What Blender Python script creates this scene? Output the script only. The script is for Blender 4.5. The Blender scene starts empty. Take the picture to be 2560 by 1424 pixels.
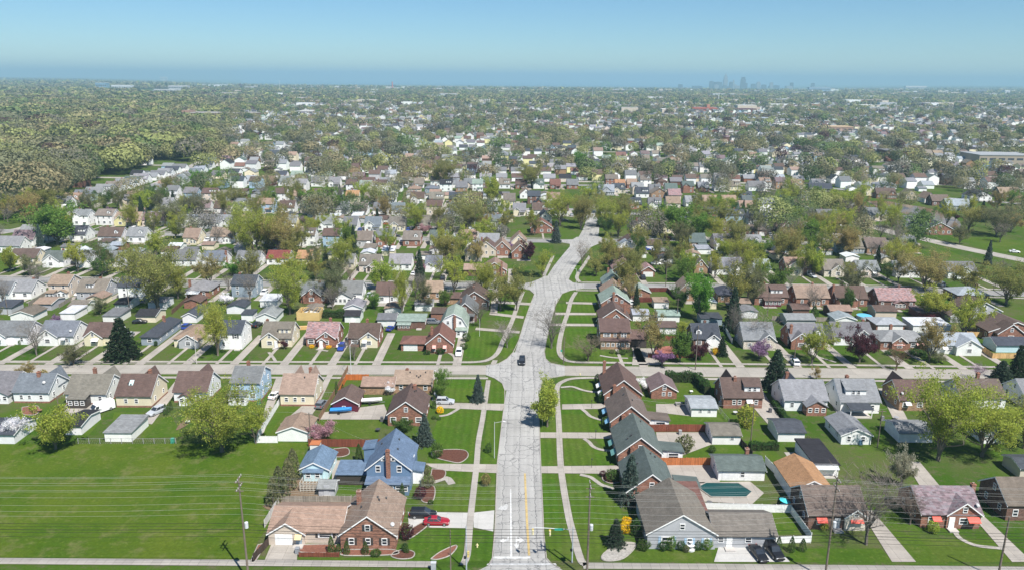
import bpy, math, random
import numpy as np
from mathutils import Vector, Matrix

# ------------------------------------------------------------------ camera, sky, sun, exposure
S = bpy.context.scene
COL = S.collection
F_PX, CAM_H, HOR, ROLL = 1950.0, 80.0, 196.0, 0.0086      # measured on the 2560 x 1424 photograph
PITCH = math.atan((712 - HOR) / F_PX)

cam = bpy.data.cameras.new('camera')
cam_o = bpy.data.objects.new('camera', cam)
COL.objects.link(cam_o)
cam.sensor_width = 36.0
cam.lens = 36.0 * F_PX / 2560.0
cam.clip_start = 1.0
cam.clip_end = 200000.0
cam_o.location = (0, 0, CAM_H)
cam_o.rotation_euler = (Matrix.Rotation(math.pi / 2 - PITCH, 3, 'X') @ Matrix.Rotation(ROLL, 3, 'Z')).to_euler()
S.camera = cam_o

SUN_EL = math.radians(55)
SUN_AZ = (0.60, -0.80)                                     # horizontal direction towards the sun
world = bpy.data.worlds.new("World")
S.world = world
world.use_nodes = True
wn = world.node_tree.nodes
bg = wn.get('Background') or wn.new('ShaderNodeBackground')
out = wn.get('World Output') or wn.new('ShaderNodeOutputWorld')
world.node_tree.links.new(bg.outputs[0], out.inputs['Surface'])
sky = wn.new('ShaderNodeTexSky')
sky.sky_type = 'NISHITA'
sky.sun_disc = False
sky.sun_elevation = SUN_EL
sky.sun_rotation = math.atan2(SUN_AZ[0], SUN_AZ[1])
sky.altitude = 6000
sky.air_density = 2.0
sky.dust_density = 0.3
sky.ozone_density = 10.0
tint = wn.new('ShaderNodeMix'); tint.data_type = 'RGBA'; tint.blend_type = 'MULTIPLY'; tint.inputs[0].default_value = 1.0
tint.inputs[7].default_value = (1.0, 1.05, .96, 1)
world.node_tree.links.new(sky.outputs[0], tint.inputs[6])
world.node_tree.links.new(tint.outputs[2], bg.inputs[0])
bg.inputs[1].default_value = 0.072

sun = bpy.data.lights.new('sun', 'SUN')
sun.energy = 5.0
sun.angle = math.radians(0.5)
sun.color = (1.0, 0.96, 0.90)
sun_o = bpy.data.objects.new('sun', sun)
COL.objects.link(sun_o)
sv = Vector((SUN_AZ[0], SUN_AZ[1], 0)).normalized() * math.cos(SUN_EL) + Vector((0, 0, math.sin(SUN_EL)))
sun_o.rotation_euler = sv.to_track_quat('Z', 'Y').to_euler()
sun_o.location = (100, -100, 300)

S.view_settings.view_transform = 'Standard'
S.view_settings.look = 'None'
S.view_settings.exposure = 0.68
S.view_settings.gamma = 1.0
S.render.engine = 'CYCLES'
S.cycles.use_denoising = True
S.cycles.max_bounces = 6
S.cycles.volume_bounces = 1
S.cycles.diffuse_bounces = 3

# ------------------------------------------------------------------ photograph pixel -> ground point
def G(px, py, z=0.0):
    u, v = px - 1280.0, py - 712.0
    c, s = math.cos(ROLL), math.sin(ROLL)
    u, v = u * c + v * s, -u * s + v * c
    d = F_PX * math.sin(PITCH) + v * math.cos(PITCH)
    fw = F_PX * math.cos(PITCH) - v * math.sin(PITCH)
    t = (CAM_H - z) / d
    return Vector((u * t, fw * t, z))

def row_of(x, y, z):
    dz = z - CAM_H
    fw = y * math.cos(PITCH) - dz * math.sin(PITCH)
    up = y * math.sin(PITCH) + dz * math.cos(PITCH)
    u, v = F_PX * x / fw, -F_PX * up / fw
    return u * math.sin(ROLL) + v * math.cos(ROLL) + 712

def height_at(px, py, ptop):
    p = G(px, py)
    lo, hi = 0.0, 200.0
    for _ in range(40):
        m = (lo + hi) / 2
        if row_of(p.x, p.y, m) > ptop: lo = m
        else: hi = m
    return lo

def mpp(px, py):                                           # metres per photo pixel at that ground point
    return (G(px + 1, py) - G(px, py)).length

# ------------------------------------------------------------------ materials
def srgb(h):
    h = h.lstrip('#')
    r = [int(h[i:i + 2], 16) / 255 for i in (0, 2, 4)]
    return tuple(c / 12.92 if c <= .04045 else ((c + .055) / 1.055) ** 2.4 for c in r) + (1.0,)

class NT:
    def __init__(s, name, rough=0.8, spec=0.3):
        s.m = bpy.data.materials.new(name); s.m.use_nodes = True
        s.t = s.m.node_tree; s.n = s.t.nodes
        s.b = s.n['Principled BSDF']
        s.b.inputs['Roughness'].default_value = rough
        s.b.inputs['Specular IOR Level'].default_value = spec
    def new(s, t, **k):
        nd = s.n.new(t)
        for a, b in k.items(): setattr(nd, a, b)
        return nd
    def put(s, sock, v):
        if hasattr(v, 'is_linked') or hasattr(v, 'links'): s.t.links.new(v, sock)
        else: sock.default_value = v[:3] if (sock.type == 'VECTOR' and hasattr(v, '__len__')) else v
    def math(s, op, a, b=0.0, c=None, clamp=False):
        nd = s.new('ShaderNodeMath', operation=op, use_clamp=clamp)
        s.put(nd.inputs[0], a); s.put(nd.inputs[1], b)
        if c is not None: s.put(nd.inputs[2], c)
        return nd.outputs[0]
    def mix(s, f, a, b, mode='MIX'):
        nd = s.new('ShaderNodeMix', data_type='RGBA', blend_type=mode)
        s.put(nd.inputs[0], f); s.put(nd.inputs[6], a); s.put(nd.inputs[7], b)
        return nd.outputs[2]
    def scale(s, col, f):                                  # colour x scalar
        nd = s.new('ShaderNodeVectorMath', operation='SCALE')
        s.put(nd.inputs[0], col); s.put(nd.inputs[3], f)
        return nd.outputs[0]
    def noise(s, vec, sc, det=3.0, rough=.55, dist=0.0):
        nd = s.new('ShaderNodeTexNoise')
        s.put(nd.inputs['Vector'], vec)
        nd.inputs['Scale'].default_value = sc; nd.inputs['Detail'].default_value = det
        nd.inputs['Roughness'].default_value = rough; nd.inputs['Distortion'].default_value = dist
        return nd.outputs[0], nd.outputs[1]
    def rng(s, v, a, b, c, d):
        nd = s.new('ShaderNodeMapRange')
        s.put(nd.inputs[0], v)
        for i, x in enumerate((a, b, c, d)): nd.inputs[i + 1].default_value = x
        return nd.outputs[0]
    def pos(s): return s.new('ShaderNodeNewGeometry').outputs['Position']
    def obj(s): return s.new('ShaderNodeTexCoord').outputs['Object']
    def uv(s): return s.new('ShaderNodeTexCoord').outputs['UV']
    def ocol(s): return s.new('ShaderNodeObjectInfo').outputs['Color']
    def sep(s, v):
        nd = s.new('ShaderNodeSeparateXYZ'); s.put(nd.inputs[0], v); return nd.outputs
    def comb(s, x, y, z=0.0):
        nd = s.new('ShaderNodeCombineXYZ')
        for i, v in enumerate((x, y, z)): s.put(nd.inputs[i], v)
        return nd.outputs[0]
    def vadd(s, a, b):
        nd = s.new('ShaderNodeVectorMath', operation='ADD'); s.put(nd.inputs[0], a); s.put(nd.inputs[1], b); return nd.outputs[0]
    def wnoise(s, v):
        nd = s.new('ShaderNodeTexWhiteNoise', noise_dimensions='3D'); s.put(nd.inputs[0], v); return nd.outputs[0], nd.outputs[1]
    def bump(s, h, st=.3, d=.05):
        nd = s.new('ShaderNodeBump'); nd.inputs['Strength'].default_value = st; nd.inputs['Distance'].default_value = d
        s.put(nd.inputs['Height'], h); s.t.links.new(nd.outputs[0], s.b.inputs['Normal'])
    def col(s, c): s.put(s.b.inputs['Base Color'], c); return s.m

def mat_plain(name, c, rough=.6, spec=.4, metal=0., var=.12, sc=2.0):
    t = NT(name, rough, spec); t.b.inputs['Metallic'].default_value = metal
    n, _ = t.noise(t.obj(), sc, 4)
    return t.col(t.scale(c if len(c) == 4 else (*c, 1), t.rng(n, .25, .75, 1 - var, 1 + var)))

def mat_siding():
    t = NT('siding', .55, .35)
    p = t.obj(); z = t.sep(p)[2]
    w = t.math('FRACT', t.math('MULTIPLY', z, 5.5))
    n, _ = t.noise(p, .7, 5, .6)
    st = t.noise(t.vadd(t.comb(0, 0, 0), p), 3.5, 3)[0]
    f = t.math('MULTIPLY', t.rng(n, .25, .75, .88, 1.05), t.rng(w, 0., .22, .82, 1.0))
    f = t.math('MULTIPLY', f, t.rng(st, .3, .7, .95, 1.03))
    t.bump(w, .4, .02)
    return t.col(t.scale(t.ocol(), f))

def mat_brick():
    t = NT('brick', .9, .2)
    p = t.sep(t.obj())
    v = t.comb(t.math('ADD', p[0], p[1]), p[2])
    b = t.new('ShaderNodeTexBrick'); t.put(b.inputs['Vector'], v)
    b.inputs['Scale'].default_value = 1.0; b.inputs['Brick Width'].default_value = .42; b.inputs['Row Height'].default_value = .16
    b.inputs['Mortar Size'].default_value = .012
    oc = t.ocol()
    t.put(b.inputs['Color1'], t.scale(oc, .62)); t.put(b.inputs['Color2'], t.scale(oc, 1.45))
    t.put(b.inputs['Mortar'], t.mix(.5, oc, (.35, .32, .29, 1)))
    n, _ = t.noise(t.obj(), .9, 4)
    return t.col(t.scale(b.outputs[0], t.rng(n, .25, .75, .8, 1.15)))

def mat_shingle():
    t = NT('shingle', .92, .15)
    p = t.obj()
    n1, _ = t.noise(p, .55, 4, .6)
    n2, _ = t.noise(p, 5.0, 3, .7)
    s = t.sep(p)
    cell = t.comb(t.math('FLOOR', t.math('MULTIPLY', t.math('ADD', s[0], s[1]), 1.6)), t.math('FLOOR', t.math('MULTIPLY', s[2], 6.0)), t.math('FLOOR', t.math('MULTIPLY', s[1], 3.0)))
    r, _ = t.wnoise(cell)
    row = t.math('FRACT', t.math('MULTIPLY', s[2], 6.0))
    f = t.math('MULTIPLY', t.rng(n1, .25, .75, .84, 1.12), t.rng(n2, .25, .75, .82, 1.18))
    f = t.math('MULTIPLY', f, t.rng(r, 0, 1, .86, 1.12))
    f = t.math('MULTIPLY', f, t.rng(row, 0, .2, .86, 1.0))
    str_, _ = t.noise(t.comb(t.math('MULTIPLY', s[0], 2.2), t.math('MULTIPLY', s[1], .25), t.math('MULTIPLY', s[2], .25)), 1.0, 3)
    f = t.math('MULTIPLY', f, t.rng(str_, .3, .7, .93, 1.05))
    t.bump(n2, .3, .02)
    return t.col(t.scale(t.ocol(), f))

def mat_slate():
    t = NT('mottled_shingle', .9, .15)
    s = t.sep(t.obj())
    cell = t.comb(t.math('FLOOR', t.math('MULTIPLY', t.math('ADD', s[0], t.math('MULTIPLY', s[1], .37)), 1.5)), t.math('FLOOR', t.math('MULTIPLY', s[2], 4.5)), t.math('FLOOR', t.math('MULTIPLY', s[1], 2.2)))
    r, c = t.wnoise(cell)
    n2, _ = t.noise(t.obj(), 6.0, 3, .7)
    oc = t.ocol()
    b = t.mix(r, t.scale(oc, .65), t.scale(oc, 1.45))
    b = t.mix(t.rng(t.wnoise(t.vadd(cell, (7.3, 1.1, 3.0)))[0], .6, .75, 0, .55), b, (.20, .19, .21, 1))
    return t.col(t.scale(b, t.rng(n2, .25, .75, .85, 1.15)))

def mat_leaf():
    t = NT('leaves', .75, .2)
    g = t.new('ShaderNodeNewGeometry'); o = t.new('ShaderNodeObjectInfo')
    r = g.outputs['Random Per Island']
    oc = o.outputs['Color']
    hs = t.new('ShaderNodeHueSaturation'); t.put(hs.inputs['Color'], oc)
    t.put(hs.inputs['Hue'], t.math('ADD', .485, t.math('MULTIPLY', r, .03)))
    t.put(hs.inputs['Value'], t.math('ADD', .62, t.math('MULTIPLY', t.math('FRACT', t.math('MULTIPLY', r, 7.31)), .85)))
    c = hs.outputs[0]
    t.put(t.b.inputs['Base Color'], c)
    tr = t.new('ShaderNodeBsdfTranslucent'); t.put(tr.inputs[0], t.scale(c, 1.3))
    mx = t.new('ShaderNodeMixShader'); mx.inputs[0].default_value = .5
    t.t.links.new(t.b.outputs[0], mx.inputs[1]); t.t.links.new(tr.outputs[0], mx.inputs[2])
    t.t.links.new(mx.outputs[0], t.n['Material Output'].inputs['Surface'])
    return t.m

def mat_attr(name, rough=.85, noise_sc=.0, leaf=False):
    """colour kept per face in the mesh attribute 'tone' (paint, shingles, foliage of each far thing)"""
    t = NT(name, rough, .2)
    a = t.new('ShaderNodeAttribute', attribute_name='tone').outputs['Color']
    if leaf:
        r = t.new('ShaderNodeNewGeometry').outputs['Random Per Island']
        c = t.scale(a, t.rng(r, 0, 1, .85, 1.15))
        t.put(t.b.inputs['Base Color'], c)
        tr = t.new('ShaderNodeBsdfTranslucent'); t.put(tr.inputs[0], c)
        mx = t.new('ShaderNodeMixShader'); mx.inputs[0].default_value = .3
        t.t.links.new(t.b.outputs[0], mx.inputs[1]); t.t.links.new(tr.outputs[0], mx.inputs[2])
        t.t.links.new(mx.outputs[0], t.n['Material Output'].inputs['Surface'])
        return t.m
    n, _ = t.noise(t.pos(), .8, 3)
    return t.col(t.scale(a, t.rng(n, .25, .75, .88, 1.12)))

def mat_ground():
    t = NT('turf', .95, .0)
    p = t.pos(); s = t.sep(p)
    lot = t.comb(t.math('FLOOR', t.math('DIVIDE', s[0], 12.6)), t.math('FLOOR', t.math('DIVIDE', s[1], 23.5)))
    r, rc = t.wnoise(lot)
    c = t.mix(r, (.038, .082, .010, 1), (.062, .104, .015, 1))
    n1, _ = t.noise(p, .05, 5, .6); n2, _ = t.noise(p, .45, 5, .65); n3, _ = t.noise(p, 3.0, 3, .7)
    c = t.mix(t.rng(n1, .45, .62, 0, .7), c, (.085, .092, .038, 1))
    c = t.mix(t.rng(n2, .52, .66, 0, .7), c, (.10, .088, .055, 1))
    c = t.scale(c, t.rng(n3, .25, .75, .75, 1.25))
    return t.col(c)

def mat_grass(name, c1, c2, stripe=.0, dry=.3):
    t = NT(name, .95, .0)
    p = t.pos(); s = t.sep(p)
    n2, _ = t.noise(p, .22, 6, .7); n3, _ = t.noise(p, 1.5, 5, .75); n4, _ = t.noise(p, .07, 5, .65)
    c = t.mix(t.rng(n4, .3, .7, 0, 1), (*c1, 1), (*c2, 1))
    lot, _ = t.wnoise(t.comb(t.math('FLOOR', t.math('DIVIDE', s[0], 9.3)), t.math('FLOOR', t.math('DIVIDE', s[1], 16.2)))) if name != 'rough_meadow' else (n4, 0)
    c = t.mix(t.math('MULTIPLY', lot, .45), c, (.085, .105, .022, 1))
    c = t.mix(t.rng(n2, .52, .70, 0, dry), c, (.125, .128, .05, 1))
    n5, _ = t.noise(p, .75, 4, .7)
    c = t.mix(t.rng(n5, .58, .68, 0, .45), c, (.11, .12, .03, 1))
    f = t.rng(n3, .25, .75, .75, 1.25)
    if stripe:
        w = t.math('SINE', t.math('MULTIPLY', t.math('ADD', s[0], t.math('MULTIPLY', n2, .8)), 3.6))
        f = t.math('MULTIPLY', f, t.rng(w, -1, 1, 1 - stripe, 1 + stripe))
    return t.col(t.scale(c, f))

def mat_concrete(name, c, sx=1.5, sy=1.5, var=.16, joint=.55):
    t = NT(name, .9, .2)
    p = t.pos(); s = t.sep(p)
    n1, _ = t.noise(p, .18, 5, .6); n2, _ = t.noise(p, 1.6, 4, .7)
    fx = t.math('FRACT', t.math('DIVIDE', s[0], sx)); fy = t.math('FRACT', t.math('DIVIDE', s[1], sy))
    jx = t.math('LESS_THAN', fx, .05 / sx); jy = t.math('LESS_THAN', fy, .05 / sy)
    j = t.math('MAXIMUM', jx, jy)
    cell, _ = t.wnoise(t.comb(t.math('FLOOR', t.math('DIVIDE', s[0], sx)), t.math('FLOOR', t.math('DIVIDE', s[1], sy))))
    f = t.math('MULTIPLY', t.rng(n1, .25, .75, 1 - var, 1 + var * .7), t.rng(n2, .25, .75, .93, 1.07))
    f = t.math('MULTIPLY', f, t.rng(cell, 0, 1, .93, 1.06))
    f = t.math('MULTIPLY', f, t.math('SUBTRACT', 1.0, t.math('MULTIPLY', j, 1 - joint)))
    return t.col(t.scale((*c, 1), f))

def mat_road():
    """old pale asphalt over concrete: wandering dark tar seams and wheel-worn lanes; u, v are metres across and along"""
    t = NT('road_surface', .9, .2)
    uv = t.uv()
    _, nc = t.noise(uv, .55, 4, .7)
    off = t.new('ShaderNodeVectorMath', operation='SUBTRACT'); t.put(off.inputs[0], nc); off.inputs[1].default_value = (.5, .5, .5)
    sc = t.new('ShaderNodeVectorMath', operation='SCALE'); t.put(sc.inputs[0], off.outputs[0]); sc.inputs[3].default_value = 1.5
    d = t.vadd(uv, sc.outputs[0])
    b = t.new('ShaderNodeTexBrick', offset=0.0); t.put(b.inputs['Vector'], d)
    b.inputs['Scale'].default_value = 1.0; b.inputs['Brick Width'].default_value = 3.15; b.inputs['Row Height'].default_value = 4.6
    b.inputs['Mortar Size'].default_value = .07; b.inputs['Mortar Smooth'].default_value = .2
    vo = t.new('ShaderNodeTexVoronoi', feature='DISTANCE_TO_EDGE'); t.put(vo.inputs['Vector'], d); vo.inputs['Scale'].default_value = .30
    m1, _ = t.noise(uv, .13, 3)
    cr = t.math('MULTIPLY', t.rng(vo.outputs[0], .010, .028, 1, 0), t.rng(m1, .46, .54, 0, 1))
    gaps, _ = t.noise(uv, .35, 3)
    br = t.math('MULTIPLY', b.outputs['Fac'], t.rng(gaps, .30, .44, .3, 1))
    m2, _ = t.noise(uv, .045, 3, .6)
    crack = t.math('MULTIPLY', t.math('MAXIMUM', cr, br), t.rng(m2, .35, .65, .72, 1.12))
    n1, _ = t.noise(uv, .12, 4, .6); n2, _ = t.noise(uv, 1.4, 4, .7)
    s = t.sep(uv)
    lane = t.math('SINE', t.math('MULTIPLY', s[0], 4.1))
    st, _ = t.noise(t.comb(t.math('MULTIPLY', s[0], 2.5), t.math('MULTIPLY', s[1], .06)), 1.0, 3)
    f = t.math('MULTIPLY', t.rng(n1, .25, .75, .86, 1.1), t.rng(n2, .25, .75, .92, 1.06))
    f = t.math('MULTIPLY', f, t.rng(st, .3, .7, .93, 1.06))
    lc = t.comb(t.math('FLOOR', t.math('DIVIDE', s[0], 3.15)), t.math('FLOOR', t.math('DIVIDE', s[1], 9.2)))
    f = t.math('MULTIPLY', f, t.rng(t.wnoise(lc)[0], 0, 1, .92, 1.06))
    f = t.math('MULTIPLY', f, t.rng(lane, -1, 1, 1.03, .95))
    c = t.scale((.335, .328, .312, 1), f)
    return t.col(t.mix(t.math('MULTIPLY', crack, .76), c, (.09, .09, .095, 1)))

def mat_glass():
    t = NT('window_glass', .08, .6)
    n, _ = t.noise(t.pos(), .15, 2)
    return t.col(t.mix(n, (.012, .015, .02, 1), (.05, .06, .075, 1)))

def mat_paint():                                           # car paint, takes the object's colour
    t = NT('car_paint', .38, .45); t.b.inputs['Coat Weight'].default_value = .3; t.b.inputs['Coat Roughness'].default_value = .15
    n, _ = t.noise(t.obj(), 1.3, 3)
    return t.col(t.scale(t.ocol(), t.rng(n, .3, .7, .93, 1.05)))

def mat_flat():                                            # painted wood, metal or plastic in the object's colour
    t = NT('painted', .6, .35)
    n, _ = t.noise(t.obj(), 1.7, 4)
    return t.col(t.scale(t.ocol(), t.rng(n, .25, .75, .86, 1.1)))

def mat_bed():
    t = NT('mulch', .95, .1)
    n, _ = t.noise(t.pos(), 3.0, 4, .7)
    return t.col(t.scale(t.ocol(), t.rng(n, .25, .75, .6, 1.4)))

def mat_bark():
    t = NT('bark', .95, .1)
    n, _ = t.noise(t.obj(), 3.0, 4, .7)
    return t.col(t.scale(t.ocol(), t.rng(n, .25, .75, .7, 1.3)))

def mat_boards():                                          # vertical fence boards
    t = NT('fence_boards', .85, .2)
    s = t.sep(t.obj())
    k = t.math('MULTIPLY', s[0], 6.5)
    r, _ = t.wnoise(t.comb(t.math('FLOOR', k), 0.0))
    f = t.math('MULTIPLY', t.rng(r, 0, 1, .72, 1.22), t.rng(t.math('FRACT', k), 0, .14, .5, 1))
    n, _ = t.noise(t.obj(), 1.2, 3)
    return t.col(t.scale(t.ocol(), t.math('MULTIPLY', f, t.rng(n, .3, .7, .85, 1.1))))

def mat_water(name, c, rough=.12):
    t = NT(name, rough, .5)
    n, _ = t.noise(t.pos(), .35, 4)
    t.bump(n, .08, .1)
    return t.col((*c, 1))

MAT = dict(
    siding=mat_siding(), brick=mat_brick(), shingle=mat_shingle(), slate=mat_slate(), leaf=mat_leaf(), bark=mat_bark(),
    ground=mat_ground(), road=mat_road(), glass=mat_glass(), paint=mat_paint(), flat=mat_flat(), bed=mat_bed(), boards=mat_boards(),
    lawn=mat_grass('mown_lawn', (.038, .092, .009), (.056, .112, .011), .075, .32),
    yard=mat_grass('back_lawn', (.040, .088, .009), (.062, .108, .013), .0, .5),
    field=mat_grass('rough_meadow', (.034, .084, .006), (.078, .116, .011), .0, .95),
    walk=mat_concrete('pavement_concrete', (.325, .30, .268), 1.6, 1.6),
    drive=mat_concrete('drive_concrete', (.33, .30, .265), 2.6, 3.4, .22),
    newdrive=mat_concrete('fresh_concrete', (.42, .41, .39), 3.0, 3.0, .08, .8),
    slab=mat_concrete('street_concrete', (.315, .292, .26), 6.1, 4.4, .18),
    asph=mat_concrete('grey_street', (.245, .24, .233), 9.0, 4.4, .2, .6),
    line=mat_plain('road_paint', (.53, .53, .52), .7, .3, var=.35, sc=1.2),
    fline=mat_plain('worn_paint', (.42, .42, .41), .8, .2, var=.2, sc=3.0),
    yline=mat_plain('yellow_paint', (.43, .32, .14), .7, .3, var=.3, sc=1.2),
    tone=mat_attr('far_building'), toneleaf=mat_attr('far_foliage', leaf=True),
    steel=mat_plain('galvanised', (.42, .43, .44), .45, .5, .6),
    wood=mat_plain('weathered_pole', (.16, .13, .105), .9, .2, var=.25, sc=1.0),
    wire=mat_plain('cable', (.42, .42, .41), .5, .5),
    rubber=mat_plain('tyre', (.02, .02, .02), .8, .3),
    lake=mat_water('lake_water', (.05, .13, .19), .25), pond=mat_water('pond_water', (.17, .115, .06), .18),
)

# ------------------------------------------------------------------ object helpers
def link(o, parent=None):
    COL.objects.link(o)
    if parent is not None: o.parent = parent
    return o

def tag(o, label=None, cat=None, group=None, kind=None):
    if label: o['label'] = label
    if cat: o['category'] = cat
    if group: o['group'] = group
    if kind: o['kind'] = kind
    return o

def empty(name, loc, rz=0.0, label=None, cat=None, group=None):
    o = bpy.data.objects.new(name, None)
    o.location = loc; o.rotation_euler = (0, 0, rz); o.empty_display_size = .5
    link(o)
    return tag(o, label, cat, group)

def mesh(name, vs, fs, mats, idx=None, smooth=False):
    m = bpy.data.meshes.new(name)
    m.from_pydata([tuple(v) for v in vs], [], fs)
    for x in (mats if isinstance(mats, (list, tuple)) else [mats]): m.materials.append(x)
    if idx is not None: m.polygons.foreach_set('material_index', idx)
    if smooth: m.polygons.foreach_set('use_smooth', [True] * len(m.polygons))
    m.update()
    return m

def ob(name, m, parent=None, loc=(0, 0, 0), color=None, rot=None, scale=None):
    o = bpy.data.objects.new(name, m)
    o.location = loc
    if color is not None: o.color = (*color[:3], 1)
    if rot: o.rotation_euler = rot
    if scale: o.scale = scale
    return link(o, parent)

class MB:
    """collects boxes, tubes and sheets into one mesh"""
    def __init__(s): s.v = []; s.f = []; s.i = []
    def add(s, vs, fs, mi=0):
        k = len(s.v); s.v += [tuple(v) for v in vs]; s.f += [tuple(x + k for x in f) for f in fs]; s.i += [mi] * len(fs)
    def box(s, x0, x1, y0, y1, z0, z1, mi=0):
        s.add([(x0, y0, z0), (x1, y0, z0), (x1, y1, z0), (x0, y1, z0), (x0, y0, z1), (x1, y0, z1), (x1, y1, z1), (x0, y1, z1)],
              [(3, 2, 1, 0), (4, 5, 6, 7), (0, 1, 5, 4), (1, 2, 6, 5), (2, 3, 7, 6), (3, 0, 4, 7)], mi)
    def hexa(s, p, mi=0):                                  # eight corners, bottom ring then top ring
        s.add(p, [(3, 2, 1, 0), (4, 5, 6, 7), (0, 1, 5, 4), (1, 2, 6, 5), (2, 3, 7, 6), (3, 0, 4, 7)], mi)
    def tube(s, a, b, r0, r1=None, n=6, mi=0, caps=True):
        r1 = r0 if r1 is None else r1
        a, b = Vector(a), Vector(b); d = (b - a)
        if d.length < 1e-6: return
        q = d.normalized().to_track_quat('Z', 'Y')
        vs = []
        for c, r in ((a, r0), (b, r1)):
            for k in range(n):
                t = 2 * math.pi * k / n
                vs.append(c + q @ Vector((r * math.cos(t), r * math.sin(t), 0)))
        fs = [(k, (k + 1) % n, n + (k + 1) % n, n + k) for k in range(n)]
        if caps: fs += [tuple(range(n - 1, -1, -1)), tuple(range(n, 2 * n))]
        s.add(vs, fs, mi)
    def mesh(s, name, mats, smooth=False): return mesh(name, s.v, s.f, mats, s.i, smooth)
    def build(s, name, mats, parent=None, loc=(0, 0, 0), color=None, smooth=False, rot=None):
        return ob(name, s.mesh(name, mats, smooth), parent, loc, color, rot)

_unit = {}
def unit_box(mat):
    if mat not in _unit:
        b = MB(); b.box(-.5, .5, -.5, .5, -.5, .5); _unit[mat] = b.mesh('block_' + mat, MAT[mat])
    return _unit[mat]

def bx(name, parent, c, size, color, mat='flat', rot=None):
    return ob(name, unit_box(mat), parent, c, color, rot, size)

def sheet(name, pts, z, mat, kind='structure', color=None, up=0.0):
    """flat ground patch from a closed outline of world points, split to follow concave outlines"""
    from mathutils.geometry import tessellate_polygon
    P = [Vector((p[0], p[1], z)) for p in pts]
    m = mesh(name, P, [tuple(t) for t in tessellate_polygon([P])], MAT[mat])
    o = ob(name, m, None, (0, 0, 0), color)
    for pl in m.polygons:
        if pl.normal.z < 0: pl.flip()
    o['kind'] = kind
    return o

def spline(pts, n=6):
    """Catmull-Rom through 2D points"""
    P = [Vector((p[0], p[1])) for p in pts]
    P = [P[0] * 2 - P[1]] + P + [P[-1] * 2 - P[-2]]
    o = []
    for i in range(1, len(P) - 2):
        for k in range(n):
            t = k / n
            a, b, c, d = P[i - 1:i + 3]
            o.append(.5 * ((2 * b) + (c - a) * t + (2 * a - 5 * b + 4 * c - d) * t * t + (3 * b - a - 3 * c + d) * t ** 3))
    o.append(P[-2])
    return o

def strip(name, pts, w, z, mat, kind='structure', smooth=4):
    """ribbon of width w (number or list) along a centre line, with uv in metres"""
    C = spline(pts, smooth) if smooth and len(pts) > 2 else [Vector((p[0], p[1])) for p in pts]
    n = len(C); vs = []; uvs = []; acc = 0.0
    for i, c in enumerate(C):
        t = (C[min(i + 1, n - 1)] - C[max(i - 1, 0)]).normalized()
        nn = Vector((t.y, -t.x))
        if i: acc += (c - C[i - 1]).length
        ww = w if not isinstance(w, (list, tuple)) else np.interp(i / (n - 1), np.linspace(0, 1, len(w)), w)
        for sgn in (-1, 1):
            p = c + nn * (sgn * ww / 2); vs.append((p.x, p.y, z)); uvs.append((sgn * ww / 2, acc))
    fs = [(2 * i, 2 * i + 1, 2 * i + 3, 2 * i + 2) for i in range(n - 1)]
    m = mesh(name, vs, fs, MAT[mat])
    uvl = m.uv_layers.new(name='uv')
    for l in m.loops: uvl.data[l.index].uv = uvs[l.vertex_index]
    o = ob(name, m); o['kind'] = kind
    return o

ORD = ('first second third fourth fifth sixth seventh eighth ninth tenth eleventh twelfth thirteenth fourteenth fifteenth sixteenth seventeenth eighteenth '
       'nineteenth twentieth twenty-first twenty-second twenty-third twenty-fourth twenty-fifth twenty-sixth twenty-seventh twenty-eighth twenty-ninth thirtieth '
       'thirty-first thirty-second thirty-third thirty-fourth thirty-fifth thirty-sixth thirty-seventh thirty-eighth thirty-ninth fortieth').split()
# ------------------------------------------------------------------ houses
ROOF = dict(grey=(.145, .147, .155), slate=(.055, .062, .075), blue=(.11, .16, .235), bluegrey=(.135, .150, .17), taupe=(.165, .145, .125), brown=(.105, .073, .063), tan=(.25, .182, .142),
            green=(.095, .118, .112), palegreen=(.22, .27, .235), pink=(.27, .165, .16), black=(.03, .03, .034), redbrown=(.15, .08, .065), white=(.52, .54, .56),
            paleblue=(.26, .285, .315), red=(.16, .05, .045), mauve=(.16, .12, .125), silver=(.205, .21, .22), orange=(.33, .185, .105), umber=(.13, .105, .09))
RNAME = dict(palegreen='pale green', redbrown='reddish brown', paleblue='pale blue', bluegrey='blue-grey', slate='dark slate', silver='light grey', umber='dark taupe')
WALL = dict(white=(.80, .80, .79), cream=(.72, .65, .48), beige=(.58, .50, .41), brick=(.235, .105, .068), tanbrick=(.30, .185, .11), brownbrick=(.14, .072, .052), blue=(.135, .21, .315), ltblue=(.36, .50, .64),
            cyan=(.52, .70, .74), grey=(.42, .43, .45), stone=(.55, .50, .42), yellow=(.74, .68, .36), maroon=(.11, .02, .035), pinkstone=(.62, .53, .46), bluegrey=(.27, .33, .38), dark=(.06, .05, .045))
WNAME = dict(brick='red brick', tanbrick='tan brick', brownbrick='brown brick', ltblue='light blue', cyan='pale cyan', bluegrey='grey-blue', pinkstone='pinkish stone', stone='pale stone', dark='dark')
WHITE = (.80, .80, .79)

def extrude(b, prof, a0, a1, t, axis, mi=0):
    n = len(prof)
    ring = [(p, z + t) for p, z in prof] + [(p, z) for p, z in reversed(prof)]
    f3 = (lambda a, p, z: (a, p, z)) if axis == 'x' else (lambda a, p, z: (p, a, z))
    vs = [f3(a0, p, z) for p, z in ring] + [f3(a1, p, z) for p, z in ring]
    k = len(ring)
    fs = [(i, (i + 1) % k, k + (i + 1) % k, k + i) for i in range(k)]
    for i in range(n - 1):
        fs.append((i, k - 1 - i, k - 2 - i, i + 1)); fs.append((k + i, k + i + 1, 2 * k - 2 - i, 2 * k - 1 - i))
    b.add(vs, fs, mi)

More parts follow.
